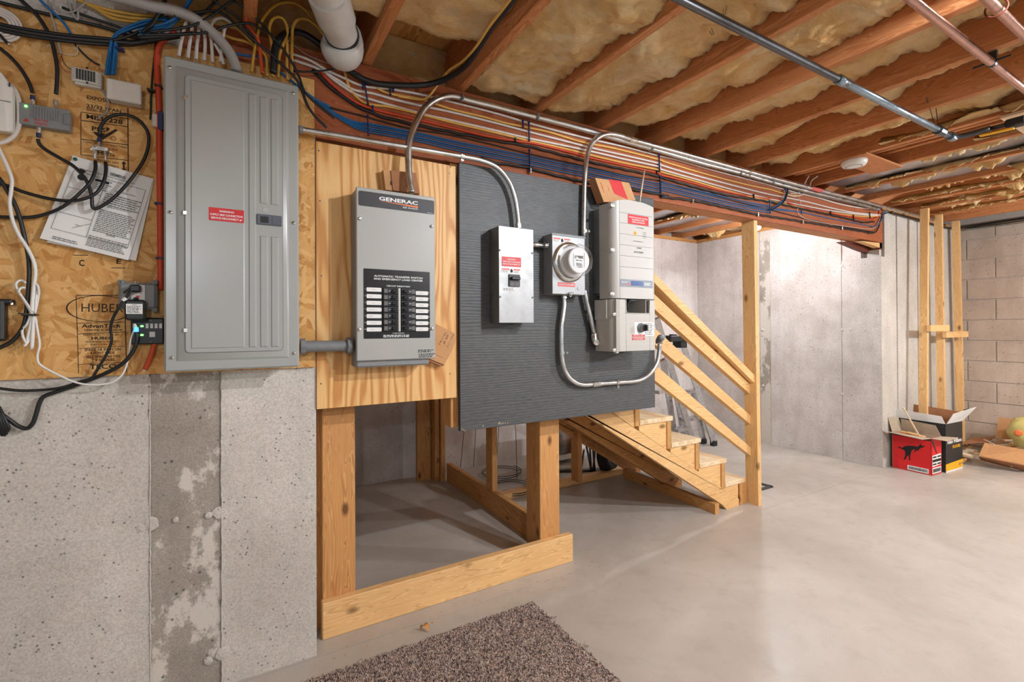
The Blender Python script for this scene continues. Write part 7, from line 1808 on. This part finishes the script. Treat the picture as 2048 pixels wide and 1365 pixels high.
# ------------------------------------------------------------------ floor: rug, leaf, bits
xr0, xr1, yr0, yr1 = .02, 1.125, .55, 1.748
rg = thing('rug', 'brown flecked berber rug on the concrete floor at the bottom', 'rug', ((xr0 + xr1) / 2, (yr0 + yr1) / 2, 0))
part('backing', MB().cbox(xr0, xr1, yr0, yr1, .0005, .006, .002), M['rug'], rg)
tf = MB(); rt_ = random.Random(5); st_ = .0062
V, Fc = [], []
x = xr0 + .002
while x < xr1:
    y = 1.02
    while y < yr1:
        a = rt_.uniform(0, 6.28); h = rt_.uniform(.0035, .0075); r_ = rt_.uniform(.0026, .0038); cx = x + rt_.uniform(-.002, .002); cy = y + rt_.uniform(-.002, .002)
        edge = min(xr1 - cx, yr1 - cy); 
        if edge < .012: cx += rt_.uniform(-.004, .007) if xr1 - cx < .012 else 0; cy += rt_.uniform(-.004, .007) if yr1 - cy < .012 else 0
        o = len(V)
        for k in range(5): V.append((cx + r_ * math.cos(a + k * 1.2566), cy + r_ * math.sin(a + k * 1.2566), .004))
        for k in range(5): V.append((cx + r_ * .6 * math.cos(a + k * 1.2566) + .001, cy + r_ * .6 * math.sin(a + k * 1.2566), .005 + h))
        for k in range(5): Fc.append((o + k, o + (k + 1) % 5, o + 5 + (k + 1) % 5, o + 5 + k))
        Fc.append((o + 5, o + 6, o + 7, o + 8, o + 9)); y += st_
    x += st_
me = bpy.data.meshes.new('pile'); me.from_pydata(V, [], Fc); me.materials.append(M['rug']); me.update()
off = wloc(rg); me.transform(Matrix.Translation(-off))
po = bpy.data.objects.new('pile', me); COL.objects.link(po); po.parent = rg; po['kind'] = 'stuff'
# stray yarn at the edge
for i, (q, lab) in enumerate((((1107, 1237), 'tuft of loose rug yarn at the rug right edge'), ((1170, 1294), 'spiky tuft of loose yarn further down the rug edge'), ((765, 1311), 'tuft of loose yarn at the rug top edge left'), ((815, 1295), 'second tuft of loose yarn at the rug top edge'))):
    p = G(*q); mb = MB(); rr = random.Random(i)
    for k in range(6): a = rr.uniform(0, 6.28); mb.tube([p, p + Vector((.006 * math.cos(a), .006 * math.sin(a), .006)), p + Vector((.015 * math.cos(a), .015 * math.sin(a), rr.uniform(.002, .012)))], .0009, 5, 3)
    single('yarn_tuft', mb, M['rug'], lab, 'yarn')
p = G(850, 1262); lf = MB(); n = 8
for i in range(n + 1):
    t_ = i / n; w = .012 * math.sin(math.pi * min(1, t_ * .95 + .05)) + .0006
    c_ = p + Vector((-.012 + .022 * t_, .018 - .040 * t_, .004 + .016 * math.sin(math.pi * t_)))
    lf.v += [c_ + Vector((-w, -w * .3, w * .8)), c_, c_ + Vector((w, w * .3, w * .6)), c_ + Vector((0, 0, -.0008))]
for i in range(n):
    for k in range(4): a, b = i * 4 + k, i * 4 + (k + 1) % 4; lf.f.append((a, b, b + 4, a + 4))
single('dry_leaf', lf, M['ochre'], 'curled tan leaf lying between the timber plate and rug', 'leaf', smooth=True)
db_ = MB(); rr = random.Random(21)
for i in range(150):
    if i < 80: q = (rr.uniform(640, 1150), 0); p = Vector((rr.uniform(.3, 1.6), rr.uniform(1.76, 1.95), 0))
    else: p = Vector((rr.uniform(.5, 2.9), rr.uniform(2.05, 3.3), 0))
    s = rr.uniform(.0008, .0028); db_.hull([p + Vector((rr.uniform(-s, s) * 1.6, rr.uniform(-s, s) * 1.6, rr.uniform(0, s * 1.2))) for _ in range(6)] + [p + Vector((s, 0, 0)), p + Vector((-s, 0, 0)), p + Vector((0, 0, s))])
dbo = single('floor_debris', db_, M['oldwood_x'], 'specks of sawdust and dirt on the floor round the frame', 'debris'); dbo['kind'] = 'stuff'
# thin wires and coils behind the frame
for i, (lab, pts, m) in enumerate((('coil of dark wire on the floor behind the sill plate', [(1.90 + .16 * math.cos(t_ * .35), 3.42 + .16 * math.sin(t_ * .35), .006 + .0008 * t_) for t_ in range(38)], 'rubber'), ('second coil of dark wire lying closer to the post', [(1.78 + .17 * math.cos(t_ * .35), 3.05 + .17 * math.sin(t_ * .35), .006 + .0008 * t_) for t_ in range(38)], 'rubber'))):
    single('wire_coil', MB().tube(pts, .003, 6, 2), M[m], lab, 'wire coil', smooth=True)
def hang(lab, q0, q1, Y, m='rubber', r=.0022):
    a, b = S(*q0, Y), S(*q1, Y); d_ = (a - b).normalized(); a = a + d_ * ((.78 - a.z) / max(d_.z, .2))
    single('hanging_wire', MB().tube([a, a.lerp(b, .5) + Vector((.006, 0, 0)), b], r, 6, 5), M[m], lab, 'wire', smooth=True)
hang('thin dark wire hanging left behind the black board', (926, 868), (921, 935), 3.3); hang('second thin dark wire hanging behind the black board', (950, 866), (947, 934), 3.4); hang('thin green wire hanging beside the stud', (996, 862), (993, 925), 3.3, 'greenpin'); hang('long dark wire hanging right behind the black board', (1030, 868), (1034, 958), 2.95)
# small black bracket by the stair foot
p = [G(1517, 968), G(1542, 975), G(1521, 981), G(1500, 972)]
bkx = MB()
for i in (0, 1): a, b = p[i], p[i + 1]; d_ = (b - a); n_ = Vector((-d_.y, d_.x, 0)).normalized() * .012; bkx.obox((a + b) / 2 + Vector((0, 0, .005)), d_ / 2 + d_.normalized() * .01, n_, Vector((0, 0, .005)))
single('angle_bracket', bkx, M['darksteel'], 'flat black angle bracket on the floor behind the newel post', 'bracket')
